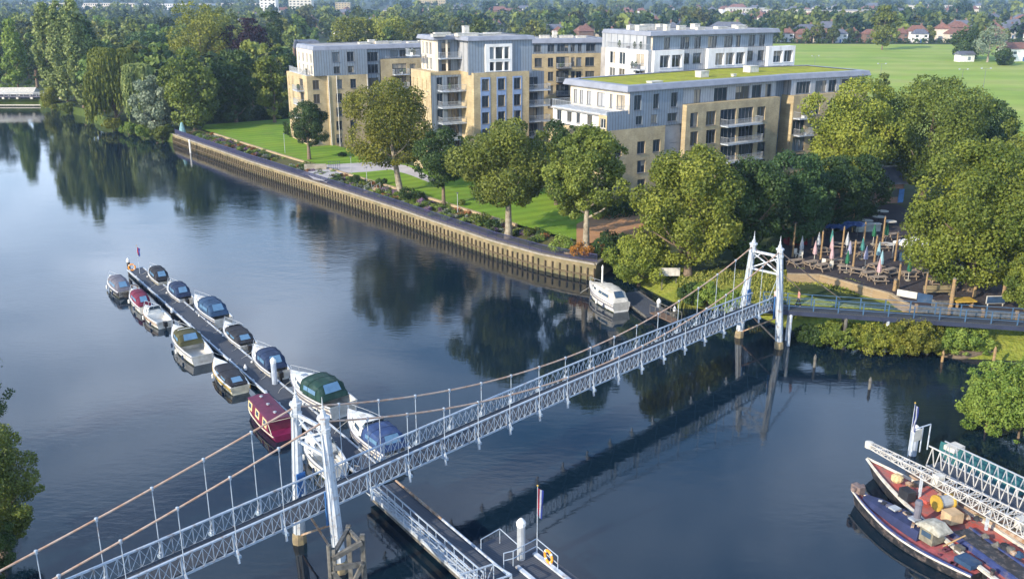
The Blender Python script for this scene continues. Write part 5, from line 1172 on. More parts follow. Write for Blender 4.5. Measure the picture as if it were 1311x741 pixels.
# larger far buildings
def slab(px, py, w_, d_, h_, wm, label, z=LZ, rz=0.0, floors=6, name='tower_block'):
    q = W(px, py, z); o = thing(name, label, 'building', (q.x, q.y, z), rz)
    MB().box((0, 0, h_ / 2), (w_, d_, h_)).build('wall', wm, o); MB().box((0, 0, h_ + .3), (w_ + .6, d_ + .6, .6)).build('roof', roof_flat, o)
    wmb = MB(); nx_ = max(3, int(w_ / 4))
    for f_ in range(floors):
        for k in range(nx_): wmb.box((-w_ / 2 + (k + .5) * w_ / nx_, -d_ / 2 - .04, (f_ + .55) * h_ / floors), (w_ / nx_ * .5, .1, h_ / floors * .45))
    wmb.build('windows', glass_dark, o); return o
slab(346, 24, 19, 14, 22, render_white, 'tall white block of flats left of the pair above the left woods', floors=7)
slab(387, 24, 27, 14, 24, off_white, 'wider white block of flats beyond the dark purple tree', floors=8)
slab(553, 12, 50, 16, 18, brick_yellow, 'tan office block on the horizon above the centre block', floors=5)
slab(440, 16, 22, 14, 14, brick_yellow, 'brown block of flats on the horizon above the leftmost block', floors=5)
slab(398, 42, 24, 10, 7, render_white, 'low white flat roofed building behind the old brick house', floors=2, name='low_building')
for i, (px, py, ww) in enumerate([(1010, 20, 70), (1065, 22, 60), (1105, 21, 45), (955, 17, 50), (120, 8, 160), (230, 9, 120), (60, 7, 90), (310, 8, 90), (640, 9, 60), (1190, 12, 60)]):
    slab(px, py + 4, ww, 26, 10, [off_white, render_cream, render_white][i % 3], ['long pale warehouse beyond the field left of the lone tree', 'cream warehouse roofs in the middle distance beyond the field', 'short pale warehouse just left of the lone field tree', 'pale warehouse above the right end of the white bayed block', 'very long pale building on the horizon above the poplars', 'long pale building on the horizon left of the tallest tree', 'pale building on the horizon at the far left', 'pale building on the horizon right of the tallest tree', 'small pale building on the horizon above the centre block', 'pale building on the horizon above the lone field house'][i], floors=2, name='warehouse')
# boundary hedge and fence at the far side of the field
V, at = leaf_cloud(np.random.default_rng(15), [(60 + i * 5, 614 + (i % 3), LZ + 1.3, 3.2, 2.0, 1.8) for i in range(60)], 7000, .9)
tag(np_mesh('field_hedge', V, leaf_dark, at), 'long dark hedge along the far edge of the playing field', 'hedge')
# floodlight and goal posts on the field
def lightpole(px, py, top, label, twin=True):
    q = W(px, py, LZ); h_ = zat(top, px, q) - LZ; o = thing('field_light_pole', label, 'light pole', (q.x, q.y, LZ)); MB().tube([(0, 0, 0), (0, 0, h_)], .08, 6, .05).build('pole', frame_grey, o)
    MB().bar((-1.6, 0, h_), (1.6, 0, h_), .08).build('crossarm', frame_grey, o)
    for x in (-1.5, 1.5): MB().box((x, -.1, h_ + .1), (.5, .3, .35)).build('floodlight', steel_grey, o)
lightpole(1043, 82, 72, 'twin lamp pole on the field beside the white bayed block'); lightpole(1127, 100, 82, 'twin lamp pole in the middle of the field'); lightpole(1231, 106, 89, 'twin lamp pole on the right part of the field'); lightpole(1258, 118, 88, 'tall thin pole at the near right edge of the field')

# ------------------------------------------------------------------ floating jetty
J0 = W(173.5, 344, .45); J1 = W(470, 600, .45)
jv = J1 - J0; JL = jv.length; jd = jv.normalized(); jn = Vector((jd.y, -jd.x, 0)); jrz = math.atan2(jd.y, jd.x)   # jn: towards camera-left side
def jetty(name, label, p, L, wd, edge=white_paint, z=.45):
    o = thing(name, label, 'jetty', (p[0], p[1], 0), jrz)
    MB().box((L / 2, 0, z - .06), (L, wd, .12)).build('deck', deck_grey, o)
    m = MB()
    for s_ in (-1, 1): m.box((L / 2, s_ * (wd / 2 + .06), z - .02), (L, .14, .20))
    for x in (-.07, L + .07): m.box((x, 0, z - .02), (.14, wd + .26, .20))
    m.build('edging', edge, o)
    m = MB(); k = int(L / 3)
    for i in range(k): m.box(((i + .5) * L / k, 0, .12), (L / k * .8, wd * .95, .5))
    m.build('floats', hull_black, o)
    m = MB()
    for i in range(k):
        for s_ in (-1, 1): m.box(((i + .2) * L / k, s_ * (wd / 2 - .05), z + .07), (.28, .08, .10))
    m.build('cleats', steel_grey, o); return o
jt = jetty('floating_jetty', 'long narrow dark decked jetty with white edges lined with small boats', J0, JL, 1.75)
def pile_(p, h_, r, m, label, cap=None, name='mooring_pile', z0=-1.5):
    o = thing(name, label, 'pile', (p[0], p[1], 0)); MB().tube([(0, 0, z0), (0, 0, h_)], r, 10).build('post', m, o)
    MB().lathe((0, 0, h_), [(r * 1.1, -.25), (r * 1.15, 0), (r * .5, .22), (.02, .3)], 10).build('cap', cap or frame_white, o); return o
def at_px(px, py, top, z=0):
    p = W(px, py, z); return p, zat(top, px, p)
p, h_ = at_px(166, 350, 333); pile_(p, h_, .20, hull_black, 'black pile with white cap at the far end of the jetty')
p, h_ = at_px(352.5, 497, 461); pile_(p, h_, .24, mat('pile_grey', (.33, .38, .46), .6, .15, 2), 'thick grey pile beside the navy canopied motor boat on the jetty')
p, h_ = at_px(221, 407, 397); pile_(p, h_, .14, hull_black, 'short dark pile on the left edge of the jetty below the small white day boat')
p, h_ = at_px(315, 480, 470); pile_(p, h_, .14, hull_black, 'short dark pile on the left edge of the jetty above the maroon narrowboat')
def flag_mast(p, h_, label, flagcols, fl=1.6, r=.035, name='flagpole', z=.4):
    o = thing(name, label, 'flagpole', (p[0], p[1], z)); MB().tube([(0, 0, 0), (0, 0, h_)], r, 6, r * .5).build('pole', white_paint, o)
    MB().lathe((0, 0, h_), [(.05, 0), (.07, .05), (.01, .1)], 6).build('finial', yellow, o)
    prev = None
    for i, (m_) in enumerate(flagcols):
        k = len(flagcols); x0 = .03 + i * .34 / k; x1 = .03 + (i + 1) * .34 / k; b = MB()
        rings = []
        for j in range(9):
            z_ = h_ - .15 - fl * j / 8; wob = .07 * math.sin(j * 1.1 + i)
            rings.append([(x0 * (1 - j * .03), wob - .05 * (i % 2), z_ - x0 * .6), (x1 * (1 - j * .03), wob + .05 * (i % 2 == 0), z_ - x1 * .6), (x1 * (1 - j * .03), wob + .05 * (i % 2 == 0) + .02, z_ - x1 * .6), (x0 * (1 - j * .03), wob - .05 * (i % 2) + .02, z_ - x0 * .6)])
        b.loft(rings); f = b.build('flag', m_, o if prev is None else prev); prev = prev or f
    return o
navy_fl = mat('flag_navy', (.03, .05, .25), .8); red_fl = mat('flag_red', (.45, .03, .05), .8); white_fl = mat('flag_white', (.6, .6, .62), .8)
flag_mast(W(179, 350, .45), 3.6, 'thin mast with a small drooping dark red flag at the far end of the jetty', [red_fl, navy_fl], 1.0)
def ring_buoy(p, label, rz, R_=.38, z=1.2):
    o = thing('life_ring', label, 'life ring', p, rz)
    b = MB(); n1, n2 = 20, 8
    rings = [[((R_ + .09 * math.cos(2 * math.pi * j / n2)) * math.cos(2 * math.pi * i / n1), .07 * math.sin(2 * math.pi * j / n2), (R_ + .09 * math.cos(2 * math.pi * j / n2)) * math.sin(2 * math.pi * i / n1)) for j in range(n2)] for i in range(n1 + 1)]
    b.loft(rings, cap=False); r = b.build('ring', orange, o, smooth=True)
    for k in range(4):
        b = MB(); aa = math.pi / 4 + k * math.pi / 2
        rings = [[((R_ + .105 * math.cos(2 * math.pi * j / n2)) * math.cos(aa + t_), .085 * math.sin(2 * math.pi * j / n2), (R_ + .105 * math.cos(2 * math.pi * j / n2)) * math.sin(aa + t_)) for j in range(n2)] for t_ in (-.13, .13)]
        b.loft(rings); b.build('band', frame_white, o)
    return o
pj = W(170, 351, .45); ring_buoy((pj.x, pj.y, 1.35), 'orange life ring on the post at the far end of the jetty', .4); MB
# ------------------------------------------------------------------ boats
def hull_rings(L, B, fb, tr=.8, draft=.3, n=15, bowf=2.2, sheer=.35, z_off=0, flare=.82):
    out = []
    for i in range(n):
        t = i / (n - 1); x = -L / 2 + L * t
        wd = (tr + (1 - tr) * math.sin(min(1, t / .45) * math.pi / 2)) * (max(0, 1 - max(0, (t - .45) / .55) ** bowf)) * B / 2
        wd = max(wd, .03); zz = fb * (1 + sheer * t ** 2) + z_off; rake = max(0, t - .75) * L * .22
        wl_ = wd * flare
        out.append([(x + rake, -wd, zz), (x + rake * .4, -wl_, .08), (x, -wl_ * .7, -draft * .6), (x, 0, -draft), (x, wl_ * .7, -draft * .6), (x + rake * .4, wl_, .08), (x + rake, wd, zz)])
    return out
def arch(x, hw, z0, h_, n=8, pw=.7):
    pr = ((1, 0), (.985, .35), (.93, .68), (.80, .86), (.45, .97), (0, 1), (-.45, .97), (-.80, .86), (-.93, .68), (-.985, .35), (-1, 0))
    return [(x, hw * a, z0 + h_ * b) for a, b in pr]
def boat(label, bow, stern, B, hullm=gel_white, fb=.75, kind='cabin', canopy=None, deckm=None, name='motor_boat', cab=(.1, .55, .6), can=(-.42, .05, 1.25), win=True, stripe=None, rail=True, outboard=False, draft=.3, fenders=2, cwin=pvc, seed=0, L=None, jside=None):
    B *= .93; pb = W(bow[0], bow[1], 0); ps = W(stern[0], stern[1], 0); L = (L or (pb - ps).length) * .96; c_ = (pb + ps) / 2; rz = math.atan2((pb - ps).y, (pb - ps).x)
    o = thing(name, label, 'boat', (c_.x, c_.y, 0), rz)
    rg_ = hull_rings(L, B, fb, draft=draft); b = MB(); b.loft(rg_, cap=False, closed=False)
    tr_ = rg_[0]; b.add(tr_, [tuple(range(len(tr_)))]); h = b.build('hull', hullm, o, smooth=False)
    # deck: gunwale rim and recessed deck
    b = MB(); rim = []
    for r in rg_:
        x, y, z = r[-1]; rim.append([(r[0][0], -y, z), (r[0][0], -max(0.0, y - .14), z + .03), (r[0][0], max(0.0, y - .14), z + .03), (r[0][0], y, z)])
    n_ = len(rg_); cock = int(n_ * .52)
    for i in range(n_ - 1):
        A, C = rim[i], rim[i + 1]; b.quad(A[0], C[0], C[1], A[1]); b.quad(A[2], C[2], C[3], A[3])
        if i >= cock: b.quad(A[1], C[1], C[2], A[2])
        else:
            fl_ = .18; b.quad(A[1], C[1], (C[1][0], C[1][1], fl_), (A[1][0], A[1][1], fl_)); b.quad(A[2], (A[2][0], A[2][1], fl_), (C[2][0], C[2][1], fl_), C[2]); b.quad((A[1][0], A[1][1], fl_), (C[1][0], C[1][1], fl_), (C[2][0], C[2][1], fl_), (A[2][0], A[2][1], fl_))
    A = rim[cock]; b.quad(A[1], A[2], (A[2][0], A[2][1], .18), (A[1][0], A[1][1], .18)); A = rim[0]; b.quad(A[1], A[2], (A[2][0], A[2][1], .18), (A[1][0], A[1][1], .18))
    b.build('deck', deckm or gel_white, o)
    b = MB()
    for s_ in (0, -1): b.tube([(r[s_][0], r[s_][1] * 1.01, r[s_][2] - .06) for r in rg_], .045, 6)
    b.build('rubbing_strake', stripe or frame_grey, o)
    if stripe:
        b = MB()
        for s_ in (-1, 1): b.loft([[(r[-1][0] - .1, s_ * (r[-1][1] * .965 + .012), r[-1][2] * .72), (r[-1][0] - .1, s_ * (r[-1][1] * .95 + .012), r[-1][2] * .55)] for r in rg_[:-2]], cap=False, closed=False)
        b.build('stripe', stripe, h)
    zat_ = lambda x: fb * (1 + .35 * max(0, (x + L / 2) / L) ** 2)
    hwat = lambda x: np.interp(x, [r[-1][0] for r in rg_], [r[-1][1] for r in rg_])
    if cab:
        x0, x1, ch = cab[0] * L - 0, cab[1] * L * .82, cab[2]
        x0 = cab[0] * L; b = MB(); rr2 = []
        xs = [x0, x0 + .1, (x0 + x1) / 2, x1 - .5, x1]
        hs_ = [ch, ch, ch * .92, ch * .45, .03]
        for x, hh_ in zip(xs, hs_):
            w0 = max(.08, hwat(x) - .28); z0_ = zat_(x) + .01; rr2.append([(x, -w0, z0_), (x, -w0 * .86, z0_ + hh_ * .85), (x, -w0 * .6, z0_ + hh_), (x, w0 * .6, z0_ + hh_), (x, w0 * .86, z0_ + hh_ * .85), (x, w0, z0_)])
        b.loft(rr2); cb_ = b.build('cabin', gel_white if hullm not in (gel_cream,) else gel_cream, o)
        if win:
            for s_ in (-1, 1):
                b = MB()
                for f0, f1 in ((.12, .40), (.48, .70)):
                    xa, xb = x0 + (x1 - x0) * f0, x0 + (x1 - x0) * f1
                    q = []
                    for x in (xa, xb):
                        w0 = hwat(x) - .28; hh_ = np.interp(x, xs, hs_); z0_ = zat_(x)
                        for t_ in (.30, .78): q.append((x, s_ * (w0 * (1 - .165 * t_) + .015), z0_ + hh_ * t_))
                    b.quad(q[0], q[2], q[3], q[1])
                b.build('window', glass_blue, cb_)
        b = MB(); hx = (x0 + x1) / 2 + .1; b.box((hx, 0, zat_(hx) + ch * .86), (.5, .5, .10)); b.build('hatch', glass_blue if seed % 2 else off_white, cb_)
        # windscreen
        wz = zat_(x0) + ch * .9; w0 = hwat(x0) - .3; b = MB()
        b.quad((x0 + .45, -w0 * .72, wz), (x0 + .45, w0 * .72, wz), (x0 - .05, w0 * .66, wz + .5), (x0 - .05, -w0 * .66, wz + .5))
        for s_ in (-1, 1): b.add([(x0 + .45, s_ * w0 * .72, wz), (x0 - .05, s_ * w0 * .66, wz + .5), (x0 - .6, s_ * w0 * .86, wz - .05)], [(0, 1, 2)])
        wsn = b.build('windscreen', glass_blue, o)
        b = MB(); b.bar((x0 - .05, -w0 * .66, wz + .5), (x0 - .05, w0 * .66, wz + .5), .05)
        for s_ in (-1, 0, 1): b.bar((x0 + .45, s_ * w0 * .72, wz), (x0 - .05, s_ * w0 * .66, wz + .5), .045)
        b.build('windscreen_frame', frame_white, wsn)
    if canopy is not None:
        xa, xb, ch = can[0] * L, can[1] * L, can[2]; zb0 = fb + .02; b = MB(); xs = [xa, xa + .06, xa + (xb - xa) * .35, xa + (xb - xa) * .75, xb - .05, xb + .25]
        ch *= .90; xs = [xa, xa + .05 * (xb - xa), xa + .22 * (xb - xa), xa + .60 * (xb - xa), xb - .12, xb + .12]; hs_ = [.05, ch * .40, ch * .92, ch, ch * .96, ch * .58]
        b.loft([arch(x, hwat(max(-L / 2, min(x, L * .4))) * .86, zb0, h1, 10, .55) for x, h1 in zip(xs, hs_)], cap=True); cn = b.build('canopy', canopy, o, smooth=False)
        b = MB(); hwr = hwat(xa) * .5
        b.quad((xs[1] + .0, -hwr, zb0 + ch * .45), (xs[1] + .0, hwr, zb0 + ch * .45), (xs[2] - .08, hwr * .9, zb0 + ch * .92), (xs[2] - .08, -hwr * .9, zb0 + ch * .92)); b.build('canopy_window', cwin, cn)
        for s_ in (-1, 1):
            xm0, xm1 = xa + (xb - xa) * .25, xa + (xb - xa) * .8; b = MB(); q = []
            for x in (xm0, xm1):
                hw0 = hwat(x) * .865; 
                for sy_, sz_ in ((.985, .35), (.945, .64)): q.append((x, s_ * (hw0 * sy_ + .02), zb0 + np.interp(x, xs, hs_) * sz_))
            b.quad(q[0], q[2], q[3], q[1]); b.build('canopy_window', cwin, cn)
        b = MB()
        for x, h1 in zip(xs[1:5], hs_[1:5]): b.tube([(x, y * 1.015, z + .015) for _, y, z in arch(x, hwat(x) * .86, zb0, h1, 10, .55)], .022, 5)
        b.build('hoop', canopy, cn)
    if rail:
        b = MB(); k0 = int(n_ * .62)
        for s_ in (-1, 1):
            pts = [(r[-1][0] - .05, s_ * max(.02, r[-1][1] - .08), r[-1][2] + .48) for r in rg_[k0:]]; b.tube([(pts[0][0] - .2, pts[0][1], pts[0][2] - .45)] + pts, .022, 5)
            for p_ in pts[::2]: b.tube([p_, (p_[0], p_[1], p_[2] - .48)], .018, 5)
        b.build('bow_rail', steel_grey, o)
    if outboard:
        b = MB(); b.box((-L / 2 - .28, 0, fb * .75), (.42, .34, .55)); b.box((-L / 2 - .25, 0, fb * .2), (.18, .14, .9)); b.box((-L / 2 - .25, 0, -.2), (.4, .06, .25)); b.build('outboard_motor', black, o)
    for x_ in (L * .40, -L * .45):
        m_r = MB()
        sd_ = 1 if jside is None else jside
        m_r.tube([(x_, sd_ * hwat(x_) * .9, fb), (x_ - .2, sd_ * (B / 2 + .25), fb * .6), (x_ - .4, sd_ * (B / 2 + .55), .5)], .02, 4)
        m_r.build('mooring_line', off_white, o)
    b = MB(); b.loft([[(r[s2][0] * 1.0, r[s2][1] * 1.012, .16), (r[s2][0] * 1.0, r[s2][1] * 1.012, -.05)] for s2 in (1,) for r in rg_[:-1]], cap=False, closed=False); b.loft([[(r[5][0], r[5][1] * 1.012, .16), (r[5][0], r[5][1] * 1.012, -.05)] for r in rg_[:-1]], cap=False, closed=False); b.build('waterline_grime', mat('waterline_grime', (.05, .055, .03), .8, .4, 4), h)
    rnd = random.Random(seed)
    for k in range(fenders):
        i = int(n_ * (.2 + .4 * k / max(1, fenders - 1))) if fenders > 1 else 5; s_ = -1; r = rg_[i]
        for s_ in (-1, 1):
            MB().lathe((r[-1][0], s_ * (r[-1][1] + .10), fb * .15), [(.03, 0), (.10, .08), (.10, .42), (.03, .5)], 7).build('fender', frame_white if k % 2 else canvas_navy, o)
    return o
pair = lambda c_, dx, dy: ((c_[0] - dx, c_[1] - dy), (c_[0] + dx, c_[1] + dy))
# outer (left) side of the jetty, far to near
def B_(label, c_, dx, dy, Bm, **k): b, s = pair(c_, dx, dy); k['jside'] = (-1 if ((W(*c_, 0) - J0).dot(jn) < 0) else 1) * (1 if jn.dot(Vector((-(W(*b, 0) - W(*s, 0)).y, (W(*b, 0) - W(*s, 0)).x, 0))) > 0 else -1) * -1; return boat(label, b, s, Bm, **k)
B_('small cream cabin boat with grey canopy, furthest on the left side of the jetty', (152, 372), 9.5, 9.5, 2.3, hullm=hull_black, canopy=canvas_grey, can=(-.48, .12, 1.15), cab=(.12, .52, .45), seed=1)
B_('small white boat with burgundy canopy, second on the left side of the jetty', (179, 391), 9, 10.5, 2.0, canopy=canvas_burg, can=(-.46, .10, 1.15), cab=(.12, .52, .4), seed=2)
B_('open white double ended day boat with windscreen, third on the left side of the jetty', (200, 411), 12, 9.5, 2.3, cab=(.02, .5, .42), stripe=rust, outboard=True, seed=3, name='day_boat')
B_('large white cabin cruiser with olive canopy amidships, fourth on the left side of the jetty', (243, 449), 18, 18, 2.9, fb=.95, cab=(.08, .55, .6), canopy=canvas_olive, can=(-.14, .16, 1.25), seed=4, fenders=3, name='cabin_cruiser')
B_('low wooden launch under a flat dark cover, fifth on the left side of the jetty', (293, 488), 16, 17, 2.4, hullm=gel_cream, cab=None, canopy=canvas_black, can=(-.46, .20, .55), stripe=yellow, seed=5, fenders=2, name='covered_launch', rail=False)
# inner (right) side
B_('small cream boat with black canopy, furthest on the right side of the jetty', (203, 360), 9, 9, 2.2, hullm=gel_cream, canopy=canvas_black, can=(-.40, .12, 1.2), cab=(.10, .52, .4), seed=6)
B_('small white boat with navy canopy, second on the right side of the jetty', (229, 381), 11, 10, 2.3, canopy=canvas_navy, can=(-.38, .08, 1.25), cab=(.06, .55, .45), seed=7, outboard=True)
B_('white sports cruiser with mid blue canopy, third on the right side of the jetty', (270, 405), 18, 14, 2.8, fb=.95, canopy=canvas_blue, can=(-.38, .06, 1.35), cab=(.05, .56, .45), stripe=canvas_navy, seed=8, fenders=3)
B_('white speedboat with flat black cockpit cover, fourth on the right side of the jetty', (305, 437), 15, 14, 2.5, canopy=canvas_black, can=(-.42, .16, .75), cab=(.12, .5, .25), seed=9, outboard=True, win=False)
B_('white cruiser with navy canopy and outboard motor beside the thick grey pile', (344, 471), 16, 16, 2.7, fb=.85, canopy=canvas_navy, can=(-.40, .02, 1.35), cab=(.0, .55, .55), seed=10, outboard=True)
boat('biggest white cruiser with a dark green canopy, moored just beyond the near bridge tower', (385, 500), (432, 528), 3.7, fb=1.15, canopy=canvas_green, can=(-.34, .06, 1.5), cab=(.04, .55, .5), stripe=canvas_grey, seed=11, fenders=3, name='cabin_cruiser', L=8.6)
boat('white cruiser with bright blue cockpit canopy between the jetty and the bridge', (452, 548), (508, 594), 3.2, fb=1.1, canopy=canvas_bright, can=(-.44, -.06, 1.25), cab=(-.02, .55, .65), stripe=canvas_grey, seed=12, fenders=3, name='cabin_cruiser', L=8.4)
B_('white cabin boat on the left side of the jetty seen behind the near bridge tower', (414, 592), 17, 20, 2.7, fb=.9, cab=(-.1, .55, .75), seed=13, fenders=2, name='cabin_cruiser')
boat('white cabin cruiser with white canopy moored alone by the far bank', (756, 374), (796, 400), 3.0, fb=1.0, canopy=off_white, can=(-.48, .05, 1.35), cab=(.0, .56, .6), stripe=canvas_grey, seed=14, fenders=3, name='cabin_cruiser', cwin=glass_blue)
# maroon narrowboat
pb, ps = W(329, 522, 0), W(363, 562, 0); c_ = (pb + ps) / 2; Ln = (pb - ps).length + .6
nb = thing('narrowboat', 'maroon narrowboat with cream side panels, nearest on the left side of the jetty', 'boat', tuple(c_), math.atan2((pb - ps).y, (pb - ps).x))
rg_ = hull_rings(Ln, 2.3, .55, tr=.75, bowf=4); b = MB(); b.loft(rg_, cap=False, closed=False); b.add(rg_[0], [tuple(range(7))]); b.build('hull', burg_paint, nb)
b = MB(); [b.quad((rg_[i][0][0], -rg_[i][-1][1], rg_[i][0][2]), (rg_[i + 1][0][0], -rg_[i + 1][-1][1], rg_[i + 1][0][2]), (rg_[i + 1][0][0], rg_[i + 1][-1][1], rg_[i + 1][0][2]), (rg_[i][0][0], rg_[i][-1][1], rg_[i][0][2])) for i in range(14)]; b.build('deck', burg_paint, nb)
b = MB(); xs = [-Ln * .36, Ln * .34]; b.loft([[(x, -1.0, .56), (x, -.88, 1.45), (x, 0, 1.56), (x, .88, 1.45), (x, 1.0, .56)] for x in xs]); cb_ = b.build('cabin', canvas_burg, nb)
b = MB(); b.loft([[(x, -.94, 1.44), (x, -.85, 1.50), (x, 0, 1.60), (x, .85, 1.50), (x, .94, 1.44)] for x in (xs[0] - .1, xs[1] + .1)]); b.build('roof', mat('roof_magenta', (.10, .012, .042), .6, .15, 2), cb_)
for s_ in (-1, 1):
    for k, (m_, nm) in enumerate([(gel_cream, 'panel'), (burg_paint, 'panel'), (gel_cream, 'panel'), (burg_paint, 'panel'), (gel_cream, 'panel')]):
        if m_ is gel_cream:
            x = xs[0] + .35 + k * (xs[1] - xs[0] - .5) / 5; q = (xs[1] - xs[0]) / 5
            MB().quad((x, s_ * 1.0, .68), (x + q, s_ * 1.0, .68), (x + q, s_ * .90, 1.36), (x, s_ * .90, 1.36)).build(nm, yellow if False else mat('cream_panel', (.62, .50, .26), .5, .1, 2), cb_)
            MB().quad((x + .2, s_ * .99, .86), (x + q - .2, s_ * .99, .86), (x + q - .2, s_ * .925, 1.24), (x + .2, s_ * .925, 1.24)).build('window', glass_blue, cb_)
b = MB(); b.tube([(xs[0] - 1.0, -1.0, .75), (xs[0] - .1, -.98, 1.4), (xs[0] - .1, .98, 1.4), (xs[0] - 1.0, 1.0, .75)], .03, 5); b.build('stern_rail', gel_cream, nb)
MB().tube([(r[-1][0], r[-1][1] * 1.02, r[-1][2] - .05) for r in rg_], .05, 6).tube([(r[0][0], r[0][1] * 1.02, r[0][2] - .05) for r in rg_], .05, 6).build('rubbing_strake', gel_cream, nb)
b = MB()
for k in range(3): b.lathe((xs[0] + 1 + k * 1.8, 0, 1.58), [(.10, 0), (.10, .12), (.16, .13), (.02, .2)], 8)
b.build('roof_vent', steel_grey, cb_)

# second pontoon beside the lone cruiser
pA, pB = W(803, 374, .5), W(843, 403, .5); pd = (pB - pA).normalized(); p2o = thing('floating_pontoon', 'dark decked pontoon with worn edges beside the lone white cruiser', 'pontoon', (pA.x, pA.y, 0), math.atan2(pd.y, pd.x)); L_ = (pB - pA).length
MB().box((L_ / 2, 0, .42), (L_, 2.8, .14)).build('deck', deck_grey, p2o); MB().box((L_ / 2, 0, .15), (L_ * .96, 2.5, .5)).build('floats', hull_black, p2o)
m = MB(); [m.box((L_ / 2, s_ * 1.45, .42), (L_, .14, .22)) for s_ in (-1, 1)]; m.build('edging', timber_old, p2o)
pg = thing('gangway', 'old timber gangway with handrail joining the lone cruiser pontoon to the bridge side', 'gangway', tuple(W(838, 400, .5))); pe_ = W(866, 412, .9) - W(838, 400, .5)
m = MB(); m.bar((0, 0, .05), pe_, 1.2, .1); m.build('deck', deck_wood, pg)
m = MB(); sd = Vector((pe_.y, -pe_.x, 0)).normalized() * .6
for s_ in (-1, 1):
    m.bar(sd * s_ + Vector((0, 0, 1)), pe_ + sd * s_ + Vector((0, 0, 1)), .06)
    for k in range(5): m.bar(pe_ * (k / 4) + sd * s_, pe_ * (k / 4) + sd * s_ + Vector((0, 0, 1)), .06)
m.build('handrail', timber_old, pg)
p, h_ = at_px(843, 398, 385); pile_(p, h_, .22, steel_grey, 'grey capped pile at the near end of the lone cruiser pontoon'); p, h_ = at_px(771, 362, 342); pile_(p, h_, .12, frame_white, 'thin white mooring post at the bow of the lone cruiser')
p, h_ = at_px(863, 408, 395); pile_(p, h_, .15, timber_old, 'short weathered post beside the far gangway')
for (px, py, top, lb_) in ((244, 196, 180, 'white mooring post in front of the left end of the river wall'), (284, 204, 193, 'white mooring post second from the left end of the river wall')):
    p, h_ = at_px(px, py, top); pile_(p, h_, .17, frame_white, lb_)
for (px, py, top, m_, lb_) in ((1042.5, 470, 457, timber_old, 'dark stub post standing in the water right of the far tower'), (1113, 498, 486, timber_old, 'pale stub post alone in the open water'), (1206, 463, 452, timber_post, 'thin post at the edge of the mud'), (1271, 468, 447, timber_post, 'yellowish post standing above the bright waterside bush')):
    p, h_ = at_px(px, py, top); o = pile_(p, h_, .13, m_, lb_, cap=m_)
# white board on the bank
q = W(856, 374, .2); o = thing('notice_board', 'blank white rectangular board facing the river on the shaded bank', 'sign', (q.x, q.y, .2)); s_ = mpp(q)
MB().box((0, 0, zat(348, 857, q) - .2), (26 * s_, .08, 10.5 * s_)).build('board', off_white, o)
m = MB(); [m.box((x * s_, .08, .7), (.1, .1, 1.9)) for x in (-9, 9)]; m.build('post', timber_old, o)

# ------------------------------------------------------------------ gangway and landing stage under the bridge
G0, G1 = W(488, 622, .95), W(619, 736, .95); gd = (G1 - G0).normalized(); GL = (G1 - G0).length + 1; grz = math.atan2(gd.y, gd.x)
gw = thing('gangway', 'white railed gangway with rusty right edge leading from under the bridge to the landing stage', 'gangway', tuple(G0), grz)
# local: x towards the camera, y left of travel (picture right)
MB().box((GL / 2, .25, -.08), (GL, 1.7, .14)).build('deck', deck_grey, gw)
MB().box((GL / 2, -.95, -.03), (GL, .5, .16)).build('side_deck', mat('pale_boards', (.34, .37, .40), .8, .2, 2), gw)
MB().tube([(0, 1.18, .05), (GL * .45, 1.18, .05)], .09, 8).build('edge_pipe', rust, gw); MB().tube([(GL * .45, 1.18, .05), (GL, 1.18, .05)], .09, 8).build('edge_pipe', white_paint, gw)
for yy in (-.65, -1.15):
    m = MB(); m.bar((0, yy, 1.0), (GL, yy, 1.0), .07); m.bar((0, yy, .5), (GL, yy, .5), .04); m.bar((0, yy, .1), (GL, yy, .1), .07)
    k = int(GL / 1.0)
    for i in range(k + 1): m.bar((i * GL / k, yy, .05), (i * GL / k, yy, 1.0), .05)
    for i in range(k): m.bar((i * GL / k, yy, .1), ((i + 1) * GL / k, yy, .5), .025)
    m.build('railing', rail_white, gw)
MB().box((GL / 2, 0, -.42), (GL * .98, 1.9, .5)).build('girder', timber_old, gw)
Sg = W(646, 712, .75); Ld = thing('landing_stage', 'dark decked landing stage with white kerbs at the bottom centre', 'landing stage', tuple(Sg), grz)
def L2(px, py, z=.75): v = W(px, py, z) - Sg; return Vector((v.x * math.cos(-grz) - v.y * math.sin(-grz), v.x * math.sin(-grz) + v.y * math.cos(-grz), v.z))
c1 = L2(636, 690); c2 = L2(690, 708)
xa = min(c1.x, c2.x) - .2; ya, yb = L2(600, 728).y - .4, c2.y + .35
MB().box((xa + 7, (ya + yb) / 2, -.08), (14, yb - ya, .15)).build('deck', deck_grey, Ld); MB().box((xa + 7, (ya + yb) / 2, -.5), (13.8, yb - ya - .2, .6)).build('floats', hull_black, Ld)
m = MB(); k0 = L2(684, 709); k1 = L2(662, 726); m.box((k0.x + 5, k0.y, .08), (10, .28, .14)); m.box((k1.x + 4, k1.y, .08), (8, .24, .14)); m.build('kerb', white_paint, Ld)
def rail_run(pxs, z, h_, parent, mid=True):
    b = MB(); P_ = [L2(x, y, z) for x, y in pxs]
    for i, p_ in enumerate(P_):
        b.tube([p_, p_ + Vector((0, 0, h_))], .032, 6)
        if i:
            for zz in ((h_, h_ * .5) if mid else (h_,)): b.tube([P_[i - 1] + Vector((0, 0, zz)), p_ + Vector((0, 0, zz))], .032, 6)
    b.build('railing', rail_white, parent)
rail_run([(616, 709), (640, 695), (663, 716)], .75, 1.05, Ld, mid=False); rail_run([(645, 727), (657, 724), (687, 708), (714, 731)], .75, 1.05, Ld)
p, h_ = at_px(667, 728, 668, 0); pile_(p, h_, .26, steel_grey, 'tall grey steel pile with pale cap through the landing stage', z0=-1.5)
